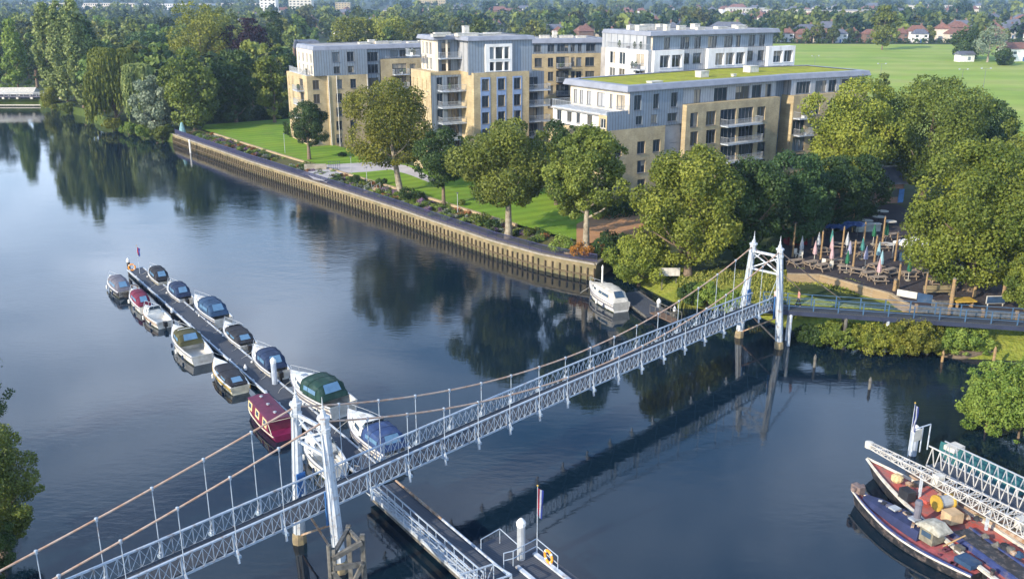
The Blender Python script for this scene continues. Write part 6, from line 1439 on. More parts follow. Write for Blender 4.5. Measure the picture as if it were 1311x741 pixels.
p = W(687.5, 709, .75); h_ = zat(622, 688, p) - .75; flag_mast(p, h_, 'tall white flagpole with a drooping red, white and blue flag on the landing stage', [red_fl, white_fl, navy_fl], 1.9, z=.75)
p = W(702, 723, .75); ring_buoy((p.x, p.y, 1.35), 'orange and white life ring hanging on the landing stage railing', math.atan2((W(714, 731, .75) - W(687, 708, .75)).y, (W(714, 731, .75) - W(687, 708, .75)).x))
# end frame of the second gangway at the bottom edge
ef = thing('gangway', 'white truss end of a gangway at the bottom edge left of the landing stage pile', 'gangway', tuple(W(632, 740, .8)))
m = MB(); A = Vector((0, 0, 0)); base = W(632, 740, .8)
v = [W(590, 760, .8) - base, W(632, 746, .8) - base, W(612, 775, .8) - base, W(655, 760, .8) - base]
for a, b in ((0, 1), (2, 3)):
    for zz in (.1, 1.3): m.bar(v[a] + Vector((0, 0, zz)), v[b] + Vector((0, 0, zz)), .08)
    for k in range(5):
        p_ = v[a].lerp(v[b], k / 4); m.bar(p_ + Vector((0, 0, .1)), p_ + Vector((0, 0, 1.3)), .06)
        if k < 4: m.bar(p_ + Vector((0, 0, .1)), v[a].lerp(v[b], (k + 1) / 4) + Vector((0, 0, 1.3)), .05)
m.bar(v[1] + Vector((0, 0, 1.3)), v[3] + Vector((0, 0, 1.3)), .08); m.build('truss', rail_white, ef); MB().prism([tuple(v[i][:2]) for i in (0, 1, 3, 2)], .02, .12).build('deck', deck_grey, ef)
# timber dolphin at the foot of the near tower
dp = W(432, 790, 0); dol = thing('timber_dolphin', 'weathered timber frame of posts and braces at the foot of the near bridge tower', 'mooring dolphin', tuple(dp))
r_p = W(469, 780, 0) - dp; hR = zat(684, 466, W(469, 780, 0)); hL = zat(702, 430, dp)
bk_ = W(450, 745, 0) - dp
for v_, h_ in ((Vector((0, 0, 0)), hL), (r_p, hR), (bk_, hL - .6)):
    m = MB(); m.bar(v_ + Vector((0, 0, -1.5)), v_ + Vector((0, 0, h_)), .26, .26); m.build('post', timber_old, dol); 
m = MB(); m.bar((0, -.22, hL - .5), r_p + Vector((0, -.22, hL + .1)), .22, .26); m.bar((0, -.24, hL - 1.1), r_p + Vector((0, -.24, hL - 1.3)), .2, .26); m.bar((0, -.3, hL - 1.3), r_p + Vector((0, -.3, .2)), .18, .22); m.bar((0, -.34, .2), r_p + Vector((0, -.34, hL - 1.2)), .18, .22); m.bar((0, 0, hL - .4), bk_ + Vector((0, 0, hL - .8)), .2, .22); m.bar(r_p + Vector((0, 0, hL - .2)), bk_ + Vector((0, 0, hL - .9)), .2, .22); m.build('brace', timber_old, dol)
m = MB(); m.tube([(-.2, -.1, -1), (-.2, -.1, hL + .3)], .13, 7); m.build('post', timber_old, dol)

# ------------------------------------------------------------------ barge, tug and boom gangway on the right
def work_boat(label, bow, stern, B, name, hullm, deckm, strakem, fb, L=None, tr=.55, bowf=2.0):
    pb, ps = W(*bow, 0), W(*stern, 0); L = L or (pb - ps).length; d_ = (pb - ps).normalized(); c_ = pb - d_ * L / 2
    o = thing(name, label, 'boat', (c_.x, c_.y, 0), math.atan2(d_.y, d_.x)); rg_ = hull_rings(L, B, fb, tr=tr, bowf=bowf, sheer=.32, n=25, flare=.93, draft=.5)
    b = MB(); b.loft(rg_, cap=False, closed=False); b.add(rg_[0], [tuple(range(7))]); b.build('hull', hullm, o)
    b = MB(); [b.quad((A[0][0], -max(0, A[-1][1] - .05), A[0][2] - .16), (C[0][0], -max(0, C[-1][1] - .05), C[0][2] - .16), (C[0][0], max(0, C[-1][1] - .05), C[0][2] - .16), (A[0][0], max(0, A[-1][1] - .05), A[0][2] - .16)) for A, C in zip(rg_[:-1], rg_[1:])]; b.build('deck', deckm, o)
    b = MB()
    for s_ in (0, -1): b.loft([[(r[s_][0], r[s_][1] * 1.0, r[s_][2] - .14), (r[s_][0], r[s_][1] * 1.03, r[s_][2] + .04), (r[s_][0], r[s_][1] * .93, r[s_][2] + .05), (r[s_][0], r[s_][1] * .92, r[s_][2] - .14)] for r in rg_])
    b.build('gunwale', strakem, o)
    b = MB()
    for s_ in (0, -1): b.tube([(r[s_][0] + .02, r[s_][1] * 1.03, r[s_][2] - .10) for r in rg_], .07, 6)
    b.build('rubbing_strake', off_white, o); return o, L, rg_
# small tug in front
tug, TL, rg_ = work_boat('small black hulled tug with faded red decks and a blue coach roof', (1097, 648), (1254, 746), 3.1, 'small_tug', hull_black, pink_deck, blue_deck, .8)
b = MB(); b.loft([[(x, -w0, .80 + dz), (x, -w0 * .9, .80 + h1 + dz), (x, w0 * .9, .80 + h1 + dz), (x, w0, .80 + dz)] for x, w0, h1, dz in ((-.8, .85, .70, -.05), (1.2, .80, .60, .0), (3.4, .55, .40, .08), (4.3, .25, .25, .12))]); cr = b.build('coach_roof', canvas_navy if False else mat('coach_blue', (.022, .032, .09), .6, .2, 2), tug)
for x in (.2, 1.8): MB().box((x, 0, .80 + .82 - x * .05), (.55, .6, .1)).build('hatch', steel_grey, cr)
b = MB(); b.box((-1.3, .1, 1.35), (1.0, 1.1, .9)); b.build('wheelhouse', mat('wheelhouse_tan', (.17, .16, .12), .7, .3, 3), tug)
for s_ in (-1, 1): MB().box((-1.3, .1 + s_ * .56, 1.5), (.7, .03, .35)).build('window', glass_blue, tug)
MB().box((-.79, .1, 1.5), (.03, .8, .35)).build('window', glass_blue, tug)
b = MB(); b.loft([arch(x, .65, 1.75, h1, 8, .8) for x, h1 in ((-2.2, .15), (-1.6, .55), (-.9, .45), (-.4, .1))]); b.build('tarpaulin', mat('tarp_grey', (.33, .32, .27), .9, .3, 3, bump=.5), tug)
MB().lathe((.2, -.2, 1.6), [(.22, 0), (.22, 1.0), (.27, 1.05), (.2, 1.3)], 10).build('funnel', canvas_grey, tug); MB().tube([(-2.4, .4, 1.2), (-3.3, -.3, 2.3)], .05, 6).build('spar', timber_post, tug)
MB().box((-4.0, .1, 1.0), (1.2, 1.0, .3)).build('hatch', canvas_blue, tug); MB().box((-2.9, -.5, 1.0), (.5, .4, .5)).build('deck_box', timber_old, tug); MB().lathe((-5.6, 0, .8), [(.12, 0), (.12, .5), (.18, .55), (.05, .62)], 8).build('bollard', hull_black, tug)
b = MB(); b.box((5.0, 0, 1.35), (.8, .5, .5)); b.tube([(5.0, -.5, 1.4), (5.0, .5, 1.4)], .18, 8); b.build('windlass', mat('windlass_grey', (.16, .12, .11), .7, .3, 4), tug)
rt_ = random.Random(3); 
for k in range(14): MB().box((rt_.uniform(-6.6, -2.2), rt_.uniform(-1.0, 1.0), .76), (rt_.uniform(.15, .5), rt_.uniform(.1, .3), .12), rt_.uniform(0, 3)).build('rope_coil', mat('deck_gear', (.10, .03, .05), .8, .4, 4), tug)
for k in range(9):
    x_ = rt_.uniform(-.5, 3.2); MB().box((x_, rt_.uniform(-.5, .5), 1.45 - .06 * x_), (rt_.uniform(.2, .7), rt_.uniform(.1, .4), rt_.uniform(.08, .25)), rt_.uniform(0, 3)).build('deck_gear', rt_.choice([timber_old, canvas_grey, rust, off_white, canvas_black]), cr)
for k, x in enumerate((3.6, -.9, -4.4)):
    yy = np.interp(x, [r[-1][0] for r in rg_], [r[-1][1] for r in rg_])
    MB().lathe((x, -(yy + .22), .1), [(.05, 0), (.22, .12), (.24, .7), (.05, .85)], 9).build('fender', off_white, tug)
# large barge behind
bg_, BLn, rg2 = work_boat('big red decked barge with white strake and yellow winch, bow under the white lattice boom', (1124, 616), (1330, 766), 4.3, 'river_barge', hull_black, red_deck, off_white, .9, L=26, tr=.7, bowf=3.0)
X = BLn / 2
b = MB(); b.box((X - 17.0, .5, .95), (17, 1.3, .4)); b.build('cargo_hold', hull_black, bg_)
for s_ in (-1, 1): MB().box((X - 17.0, .5 + s_ * .75, 1.0), (17, .16, .45)).build('coaming', blue_deck, bg_)
MB().lathe((X - 2.3, .4, 1.3), [(.32, 0), (.42, .15), (.42, .4), (.2, .55)], 10).build('bollard', mat('rope_tan', (.5, .38, .2), .9, .3, 5), bg_)
b = MB()
for yy in (-.55, .55): b.loft([[(X - 6.3 + math.cos(2 * math.pi * j / 14) * .55, yy + o_, 1.85 + math.sin(2 * math.pi * j / 14) * .55) for j in range(14)] for o_ in (-.06, .06)])
b.build('winch_wheel', yellow, bg_); b = MB(); b.loft([[(X - 6.3 + math.cos(2 * math.pi * j / 14) * .42, o_, 1.85 + math.sin(2 * math.pi * j / 14) * .42) for j in range(14)] for o_ in (-.5, .5)]); b.build('winch_drum', steel_grey, bg_)
MB().box((X - 7.4, .2, 1.45), (.9, 1.0, .7)).build('engine_box', mat('tan_box', (.45, .33, .20), .8, .2, 2), bg_); MB().box((X - 4.2, 1.1, 1.45), (.9, .7, .7)).build('deck_box', canvas_black, bg_); MB().box((X - 4.4, -.4, 1.25), (1.8, 1.6, .2)).build('hatch', red_deck, bg_); MB().box((X - 3.3, -.6, 1.35), (.7, .5, .4)).build('deck_box', hull_black, bg_)
for k in range(16): MB().lathe((X - rt_.uniform(2.5, 12), rt_.uniform(-1.7, -.2) * .8, 1.12 + .02 * k % .1), [(rt_.uniform(.15, .35), 0), (rt_.uniform(.12, .3), rt_.uniform(.1, .3)), (.03, .32)], 7).build('deck_gear', rt_.choice([timber_old, canvas_grey, rust, off_white, canvas_black, canvas_blue]), bg_)
MB().lathe((X - 5.9, -1.2, 1.25), [(.3, 0), (.3, .25), (.05, .35)], 10).build('bucket', off_white, bg_); MB().tube([(X - 7.5, -1.5, 1.35), (X - 10.5, -1.8, 1.9)], .05, 6).build('spar', pale_board, bg_)
# long open boat side by side, timber walkway, lattice boom
W0, W1 = W(1176, 604, 1.3), W(1330, 690, 1.3); wd_ = (W1 - W0); WLn = wd_.length + 6; wrz = math.atan2(wd_.y, wd_.x)
wk = thing('timber_stage', 'long brown boarded stage running beside the barge to the right edge', 'stage', (W0.x, W0.y, 0), wrz)
MB().box((WLn / 2, 0, 1.22), (WLn, 1.6, .14)).build('deck', deck_wood, wk); m = MB()
for s_ in (-1, 1): m.box((WLn / 2, s_ * .84, 1.15), (WLn, .1, .28))
m.build('edging', rust, wk); m = MB()
for k in range(6):
    for s_ in (-1, 1): m.bar((.8 + k * WLn / 6, s_ * .6, -1.2), (.8 + k * WLn / 6, s_ * .6, 1.1), .2, .2)
m.build('piles', timber_old, wk)
steel_pale = mat('pale_steel', (.50, .50, .49), .5, .1, 2, c2=(.36, .35, .33))
def lattice(o, P0, P1, w0, w1, h0, h1, n_, name='lattice', t=.06, m_=steel_pale):
    P0, P1 = Vector(P0), Vector(P1); d_ = (P1 - P0).normalized(); s_ = Vector((d_.y, -d_.x, 0)).normalized(); up = s_.cross(d_)
    if up.z < 0: up = -up
    C = lambda f, a, b: P0.lerp(P1, f) + s_ * (a * (w0 + (w1 - w0) * f) / 2) + up * (b * (h0 + (h1 - h0) * f) / 2)
    b = MB()
    for a in (-1, 1):
        for c_ in (-1, 1): b.bar(C(0, a, c_), C(1, a, c_), t * 1.5)
    for k in range(n_):
        f0, f1 = k / n_, (k + 1) / n_
        for a in (-1, 1):
            b.bar(C(f0, a, -1), C(f1, a, 1), t) if k % 2 else b.bar(C(f0, a, 1), C(f1, a, -1), t); b.bar(C(f0, a, -1), C(f0, a, 1), t)
        for c_ in (-1, 1):
            b.bar(C(f0, -1, c_), C(f1, 1, c_), t) if k % 2 else b.bar(C(f0, 1, c_), C(f1, -1, c_), t); b.bar(C(f0, -1, c_), C(f0, 1, c_), t)
    return b.build(name, m_ or frame_white, o)
Bm0, Bm1 = W(1113, 569, 3.4), W(1345, 690, 2.6)
bo = thing('lattice_boom', 'long narrow white lattice boom reaching out over the barge bow', 'crane boom', tuple(Bm0)); v1 = Bm1 - Bm0
lattice(bo, (0, 0, 0), v1, .35, 1.3, .3, .95, 30, t=.045)
MB().lathe((0, 0, -.25), [(.1, 0), (.3, .05), (.3, .45), (.1, .5)], 10).build('boom_tip', off_white, bo)
m = MB(); m.bar(v1 * .33 + Vector((0, 0, -.2)), v1 * .33 + Vector((0, 0, -1.9)), .16); m.bar(v1 * .7 + Vector((0, 0, -.2)), v1 * .7 + Vector((0, 0, -1.6)), .16); m.build('support', white_paint, bo)
for f_ in (.42, .86): MB().box(tuple(v1 * f_ + Vector((0, 0, .1))), (.5, .6, .7), wrz).build('sheave_block', off_white, bo)
# white truss gangway behind
q0, q1 = W(1196, 592, 2.2), W(1350, 668, 2.4)
gg = thing('gangway', 'white truss sided gangway with dark deck behind the lattice boom at the right edge', 'gangway', tuple(q0)); vv = q1 - q0; sd = Vector((vv.y, -vv.x, 0)).normalized()
MB().bar((0, 0, -.1), vv + Vector((0, 0, -.1)), 1.5, .12).build('deck', deck_grey, gg)
for s_ in (-1, 1):
    m = MB(); o_ = sd * s_ * .8
    m.bar(o_ + Vector((0, 0, 1.5)), vv + o_ + Vector((0, 0, 1.5)), .08); m.bar(o_, vv + o_, .09)
    n_ = 14
    for k in range(n_):
        a = vv * (k / n_) + o_; c_ = vv * ((k + 1) / n_) + o_; e = vv * ((k + .5) / n_) + o_ + Vector((0, 0, 1.5)); m.bar(a, e, .055); m.bar(e, c_, .055)
    m.build('truss_side', steel_pale if s_ > 0 else steel_grey, gg)
# pile, mast, frame and teal covered boat
p, h_ = at_px(1168, 582, 548); pile_(p, h_, .30, mat('pile_grey', (.33, .38, .46), .6, .15, 2), 'thick pale pile behind the barge bow on the right')
p = W(1162, 584, .9); flag_mast(p, zat(516, 1166, p) - .9, 'white mast with a drooping blue and white flag behind the barge bow', [navy_fl, white_fl, navy_fl], 2.0, z=.9)
q = W(1172, 580, 1.0); o = thing('framed_notice', 'small white framed notice beside the pile at the barge bow', 'sign', tuple(q), .5); MB().box((0, 0, 1.5), (.75, .08, .9)).build('board', off_white, o); m = MB(); [m.bar((x, 0, 0), (x, 0, 2.1), .07) for x in (-.45, .45, 1.3)]; m.bar((-.45, 0, 2.1), (1.3, 0, 2.1), .07); m.build('frame', white_paint, o)
pb, ps = W(1214, 590, 0), W(1302, 634, 0); c_ = (pb + ps) / 2; tb = thing('covered_boat', 'boat under a long teal tarpaulin behind the white gangway at right', 'boat', tuple(c_), math.atan2((pb - ps).y, (pb - ps).x)); TLn = (pb - ps).length + 1
rg_ = hull_rings(TLn, 2.6, .6); b = MB(); b.loft(rg_, cap=False, closed=False); b.add(rg_[0], [tuple(range(7))]); b.build('hull', hull_black, tb)
b = MB(); b.loft([[(r[-1][0], y_ * (r[-1][1] + .06), .62 + hz_ * (.95 - .25 * abs(r[-1][0]) / TLn * 2)) for y_, hz_ in ((1.02, -.35), (1, 0), (.55, .62), (0, 1.0), (-.55, .62), (-1, 0), (-1.02, -.35))] for r in rg_]); b.build('tarpaulin', canvas_teal, tb); MB().box((TLn / 2 - .9, .1, 1.35), (.9, 1.2, .35)).build('hatch', off_white, tb)
db = boat('small dark dinghy tied between the barge and the timber stage', (1235, 655), (1262, 672), 1.5, hullm=hull_black, fb=.4, cab=None, rail=False, deckm=canvas_grey, fenders=0, name='dinghy')

# ------------------------------------------------------------------ pub terrace
TZ = 3.0
tp = [(1008, 352), (1050, 353), (1080, 361), (1108, 369), (1140, 377), (1150, 384), (1172, 396), (1345, 408), (1345, 310), (1200, 290), (1150, 262), (1090, 262), (1040, 290), (1000, 300)]
tpw = [W(x, y, TZ) for x, y in tp]
sheet('terrace', [tuple(p) for p in tpw], terrace_m)
twl = tpw[:7]; O = twl[0]; tw = thing('terrace_wall', 'low brick retaining wall curving round the front of the pub terrace', 'wall', tuple(O))
m = MB()
for a, b in zip(twl[:-1], twl[1:]): m.bar(a - O + Vector((0, 0, -.75)), b - O + Vector((0, 0, -.75)), .3, 1.7)
m.build('wall', brick_mat('terrace_brick', (.33, .24, .13), (.27, .19, .10), (.3, .25, .18)), tw); m = MB()
for a, b in zip(twl[:-1], twl[1:]): m.bar(a - O + Vector((0, 0, .14)), b - O + Vector((0, 0, .14)), .42, .09)
m.build('coping', stone, tw)
w2 = thing('terrace_wall', 'grey timber sleeper wall of the terrace above the right part of the walkway', 'wall', tuple(tpw[6])); O = tpw[6]
MB().bar((0, 0, -.3), tpw[7] - O + Vector((0, 0, -.3)), .3, 1.3).build('wall', timber_old, w2)
m = MB()
for k in range(5): m.bar((tpw[7] - O) * (k / 4) + Vector((0, -.1, -.8)), (tpw[7] - O) * (k / 4) + Vector((0, -.1, .6)), .25)
m.build('posts', timber_post, w2)
def tpost(px, py, top, label, r=.13):
    p = W(px, py, TZ); h_ = zat(top, px, p) - TZ; o = thing('timber_pole', label, 'wooden post', tuple(p)); MB().tube([(0, 0, -.2), (0, 0, h_)], r, 8, r * .8).build('pole', timber_post, o); MB().lathe((0, 0, h_), [(r * .9, 0), (r * .5, .12), (.01, .16)], 8).build('cap', timber_old, o)
    MB().tube([(-.04, -r - .02, h_ - .35), (.04, -r - .02, h_ - .35), (.04, -r - .1, h_ - .42)], .03, 5).build('hook', black, o); return (p.x, p.y, TZ + h_)
Z6 = lambda x, y: (1000 + x / 6.74, 240 + y / 6.74)
pst = [((98, 600), 310, 'leftmost tall timber pole on the terrace'), ((268, 500), 262, 'timber pole at the back left of the terrace beside the white parasols'), ((340, 620), 380, 'timber pole left of the stacked pink parasols'), ((450, 400), 222, 'tall timber pole in front of the blue sail cloth'), ((520, 602), 342, 'timber pole left of the lavender parasol in the middle of the terrace'), ((615, 735), 458, 'bright timber pole at the front of the terrace, left of centre'), ((612, 385), 192, 'dark timber pole at the back near the pub roof'), ((712, 470), 300, 'pale timber pole behind the teal green parasol'), ((798, 690), 418, 'timber pole left of the pale blue parasol'), ((872, 490), 255, 'timber pole at the back right near the pub tables'), ((980, 635), 388, 'timber pole left of the white gazebo')]
tops = [tpost(*Z6(*b), Z6(0, t_)[1], lb_) for b, t_, lb_ in pst]
for px, py, top, lb_, r in ((1149, 371, 338, 'timber pole at the front corner of the terrace', .14), (1145, 372, 358, 'short thick timber post at the front corner of the terrace', .22), (1217, 394, 357, 'thick timber pole above the walkway, left of the yellow table', .22), (1183, 384, 350, 'grey post beside the sunny picnic tables', .12), (1247, 380, 366, 'short timber post half hidden under the overhanging tree', .2), (1283, 388, 358, 'rightmost thick timber pole on the terrace', .2), (1195, 360, 344, 'yellow painted post at the foot of the overhanging tree', .2)): tops.append(tpost(px, py, top, lb_, r))
# string lights cable
m = MB(); so = thing('light_cable', 'thin cable slung between the timber poles of the terrace', 'cable')
seq = [0, 2, 4, 5, 8, 10, 11]
for a, b in zip(seq[:-1], seq[1:]):
    A, B2_ = Vector(tops[a]), Vector(tops[b]); m.tube([A.lerp(B2_, k / 6) + Vector((0, 0, -.5 * math.sin(math.pi * k / 6))) for k in range(7)], .02, 4)
m.build('cable', black, so)
pc = {'white': mat('parasol_white', (.40, .43, .46), .85), 'pink': mat('parasol_pink', (.42, .29, .31), .85), 'teal': mat('parasol_teal', (.05, .20, .19), .85), 'green': mat('parasol_green', (.015, .11, .055), .85), 'lav': mat('parasol_lavender', (.28, .29, .42), .85), 'pblue': mat('parasol_pale_blue', (.22, .38, .45), .85)}
def parasol(px, py, c_, label):
    p = W(px, py + 1, TZ + 1.75); o = thing('closed_parasol', label, 'parasol', (p.x, p.y, TZ)); MB().tube([(0, 0, 0), (0, 0, 2.75)], .035, 6).build('pole', off_white, o)
    m = MB(); n_ = 12; rings = []
    for z, r in ((1.05, .13), (1.12, .19), (1.5, .19), (2.0, .13), (2.5, .06), (2.68, .02)): rings.append([((r * (1 + .28 * (j % 2))) * math.cos(2 * math.pi * j / n_), (r * (1 + .28 * (j % 2))) * math.sin(2 * math.pi * j / n_), z) for j in range(n_)])
    m.loft(rings); m.build('canopy', c_, o); MB().lathe((0, 0, 0), [(.3, 0), (.3, .1), (.06, .14)], 10).build('base', concrete, o)
for (x, y), c_, lb_ in [((180, 480), 'white', 'closed white parasol at the far left of the terrace beside the red box'), ((325, 445), 'white', 'closed white parasol second from the left at the back of the terrace'), ((295, 522), 'pink', 'closed pink and white parasol left of the leftmost front poles'), ((440, 420), 'teal', 'closed teal parasol, rear one of the column of three'), ((441, 480), 'pink', 'closed pink parasol, middle one of the column of three'), ((441, 560), 'pink', 'closed pink parasol, front one of the column of three'), ((573, 445), 'white', 'closed white parasol with green edge in the middle of the terrace'), ((594, 520), 'lav', 'closed lavender parasol in the middle of the terrace'), ((575, 600), 'green', 'closed green parasol directly in front of the lavender one'), ((705, 490), 'teal', 'closed teal green parasol in front of the pale pole'), ((736, 565), 'lav', 'closed pale lavender parasol right of the teal green one'), ((846, 530), 'pblue', 'closed pale blue parasol right of centre'), ((870, 605), 'pblue', 'closed pale blue parasol touching the front pink one'), ((850, 672), 'pink', 'closed pink parasol near the front edge right of centre'), ((805, 370), 'green', 'closed green parasol at the back near the round tables'), ((915, 360), 'green', 'closed green parasol at the back right under the tree')]:
    parasol(*Z6(x, y), pc[c_], lb_)
parasol(1165, 339, pc['green'], 'closed green parasol in front of the white gazebo')
# picnic tables
def picnic_proto():
    o = thing('picnic_table', 'x', 'picnic table'); tm = [MB(), MB(), MB()]
    MB().box((0, 0, .74), (1.8, .75, .06)).build('tabletop', timber_tab, o)
    for s_ in (-1, 1): MB().box((0, s_ * .72, .44), (1.8, .26, .05)).build('bench', timber_tab, o)
    for x in (-.65, .65):
        m = MB(); m.bar((x, -.3, .72), (x, -.75, 0), .08); m.bar((x, .3, .72), (x, .75, 0), .08); m.bar((x, -.75, .41), (x, .75, .41), .08); m.build('leg_frame', timber_tab, o)
    return o
timber_tab = mat('table_timber', (.30, .24, .18), .85, .25, 4, c2=(.20, .16, .12))
tabs = [(1019, 340, 'picnic table at the left end of the terrace'), (1038, 342, 'picnic table behind the wall, second from the left'), (1052, 346, 'picnic table right above the left part of the brick wall'), (1068, 340, 'picnic table left of the front pink parasol'), (1082, 348, 'picnic table at the front, left of the bright pole'), (1098, 352, 'picnic table at the front, right of the bright pole'), (1112, 356, 'picnic table at the front centre of the terrace'), (1124, 362, 'picnic table next to the front pink parasol'), (1139, 352, 'light coloured picnic table near the front corner pole'), (1163, 356, 'sunlit picnic table with visible crossed legs right of the corner pole'), (1181, 351, 'yellowish picnic table at the edge of the overhanging tree'), (1200, 366, 'picnic table on the raised sunny deck'), (1212, 372, 'picnic table near the thick timber pole'), (1108, 330, 'picnic table behind the pale lavender parasol'), (1095, 318, 'picnic table behind the teal green parasol'), (1128, 320, 'picnic table beside the pale blue parasol'), (1142, 306, 'picnic table at the back, left of the gazebo'), (1072, 318, 'picnic table left of the lavender parasol'), (1050, 325, 'picnic table behind the column of three parasols'), (1120, 345, 'picnic table between the two front parasols')]
tproto = picnic_proto(); rt = random.Random(6)
for i, (x, y, lb_) in enumerate(tabs):
    p = W(x, y, TZ); 
    if i == 0: o = tproto; o.location = p; o.rotation_euler = (0, 0, .4); o['label'] = lb_; o['group'] = 'picnic tables on the pub terrace'
    else: copy_tree(tproto, tuple(p), rt.uniform(-.6, .8), lb_, 'picnic tables on the pub terrace')
# round tables at the back
for i, (x, y, lb_) in enumerate([(1110, 282, 'round pale table nearest the pub wall, left one'), (1125, 277, 'round pale table nearest the pub wall, middle one'), (1140, 283, 'round pale table nearest the pub wall, right one'), (1130, 270, 'round pale table furthest back by the pub roof'), (1137, 312, 'round pale table beside the back right pole')]):
    p = W(x, y, TZ + .75); o = thing('round_table', lb_, 'table', (p.x, p.y, TZ)); MB().lathe((0, 0, .7), [(.85, 0), (.85, .05), (.0, .051)], 16).build('tabletop', off_white, o); MB().lathe((0, 0, 0), [(.3, 0), (.3, .05), (.05, .08), (.05, .7)], 8).build('pedestal', black, o)
# white chairs
def chair(px, py, label, rz):
    p = W(px, py, TZ); o = thing('terrace_chair', label, 'chair', tuple(p), rz); MB().box((0, 0, .45), (.45, .45, .05)).build('seat', off_white, o); MB().box((0, .22, .75), (.45, .05, .55)).build('backrest', off_white, o)
    for x in (-.19, .19):
        for y in (-.19, .19): MB().box((x, y, .21), (.05, .05, .44)).build('leg', off_white, o)
for x, y, lb_, r_ in ((1019, 329, 'white chair left of a pair at the left end of the terrace', .3), (1025, 331, 'white chair right of a pair at the left end of the terrace', -.4), (1054, 341, 'white chair just behind the brick wall, left one', 2.8), (1063, 344, 'white chair just behind the brick wall, right one', 3.2)): chair(x, y, lb_, r_)
# gazebo
p = W(1166, 334, TZ); gz = thing('gazebo', 'white topped gazebo tent on the terrace beside the overhanging tree', 'gazebo', tuple(p), .3)
MB().add([(-1.6, -1.6, 2.2), (1.6, -1.6, 2.2), (1.6, 1.6, 2.2), (-1.6, 1.6, 2.2), (0, 0, 3.0), (-1.6, -1.6, 2.0), (1.6, -1.6, 2.0), (1.6, 1.6, 2.0), (-1.6, 1.6, 2.0)], [(0, 1, 4), (1, 2, 4), (2, 3, 4), (3, 0, 4), (5, 6, 1, 0), (6, 7, 2, 1), (7, 8, 3, 2), (8, 5, 0, 3)]).build('canopy', frame_white, gz)
for x in (-1.5, 1.5):
    for y in (-1.5, 1.5): MB().box((x, y, 1.05), (.06, .06, 2.1)).build('leg', off_white, gz)
MB().box((0, .6, .5), (2.4, .8, 1.0)).build('counter', canvas_blue, gz)
# boards, boxes
def boxed(name, label, cat, px, py, z, parts, rz=0): 
    p = W(px, py, z); o = thing(name, label, cat, tuple(p), rz)
    for nm, c_, sz, m_ in parts: MB().box(c_, sz).build(nm, m_, o)
boxed('information_board', 'long white notice board with blue end fixed to the terrace wall', 'sign', 1168, 384, TZ, [('board', (-.6, 0, .55), (2.0, .08, .7), off_white), ('panel', (1.2, 0, .45), (1.5, .08, .9), canvas_blue), ('post', (-1.3, .06, .3), (.08, .08, 1.0), timber_old), ('post', (1.6, .06, .3), (.08, .08, 1.0), timber_old)], -.62)
boxed('cable_drum_table', 'round edged yellow table near the walkway railing', 'table', 1232, 392, TZ, [('tabletop', (0, 0, .7), (2.2, 1.4, .12), yellow), ('leg', (-.8, 0, .33), (.12, 1.0, .64), timber_post), ('leg', (.8, 0, .33), (.12, 1.0, .64), timber_post)], .1)
boxed('planter_box', 'dark planter box left of the yellow table', 'planter', 1205, 392, TZ, [('box', (0, 0, .35), (1.8, .7, .7), timber_old), ('soil', (0, 0, .72), (1.6, .5, .06), terrace_m)], .1)
boxed('menu_board', 'blue and white menu board standing on the right end of the terrace', 'sign', 1274, 392, TZ, [('board', (0, 0, .7), (1.9, .08, .7), canvas_blue), ('frame', (0, .05, .7), (2.05, .06, .85), off_white), ('leg', (-.8, .05, .15), (.08, .08, .5), off_white), ('leg', (.8, .05, .15), (.08, .08, .5), off_white)], .05)
boxed('red_box', 'dark red low hut at the back left of the terrace', 'hut', 1018, 312, TZ, [('wall', (0, 0, .7), (2.6, 1.4, 1.4), mat('hut_red', (.22, .02, .03), .7, .2, 2)), ('roof', (0, 0, 1.45), (2.8, 1.7, .1), canvas_black)], .1)
boxed('serving_counter', 'pale counter with sign in front of the pub tables', 'counter', 1110, 296, TZ, [('counter', (0, 0, .5), (3.4, .7, 1.0), mat('counter_grey', (.30, .33, .30), .7, .2, 2)), ('worktop', (0, 0, 1.04), (3.6, .9, .08), off_white)], .1)
# low deck wall in the sun, benches
boxed('deck_bench', 'light timber bench with table on the sunny raised deck', 'bench', 1200, 378, TZ, [('seat', (0, 0, .45), (3.0, .5, .08), pale_board), ('backrest', (0, .25, .8), (3.0, .06, .5), pale_board), ('leg', (-1.3, 0, .2), (.1, .4, .42), pale_board), ('leg', (1.3, 0, .2), (.1, .4, .42), pale_board)], .05)
# pub
q = W(1118, 262, TZ); pub = thing('pub_building', 'dark slate roofed pub half hidden by trees behind the terrace tables', 'pub', (q.x, q.y + 3, TZ), .18)
MB().box((0, 0, 1.5), (9, 5, 3.0)).build('wall', brick_red, pub); r = MB().add([(-5, -3, 3.0), (5, -3, 3.0), (5, 3, 3.0), (-5, 3, 3.0), (-4.4, 0, 5.2), (4.4, 0, 5.2)], [(0, 1, 5, 4), (2, 3, 4, 5), (1, 2, 5), (3, 0, 4), (3, 2, 1, 0)]).build('roof', roof_slate, pub)
MB().bar((-4.5, 0, 5.25), (4.5, 0, 5.25), .25, .15).build('ridge', off_white, r)
for x in (-3, -1, 1.2, 3.2): MB().box((x, -2.53, 1.6), (1.2, .08, 1.3)).build('window', glass_dark, pub)
MB().box((4.2, -2.53, 1.1), (.9, .08, 2.1)).build('door', deep_blue, pub)
q = W(1082, 292, TZ + 1.6); sl = thing('shade_sail', 'crumpled bright blue shade cloth between poles at the back of the terrace', 'awning', tuple(q)); b = MB(); rs = random.Random(2)
n1, n2 = 9, 6; V_ = [(-2.2 + 4.4 * i / n1, -1.2 + 2.4 * j / n2, .7 * i / n1 + .25 * math.sin(i * 1.4 + j) + rs.uniform(-.08, .08)) for i in range(n1 + 1) for j in range(n2 + 1)]
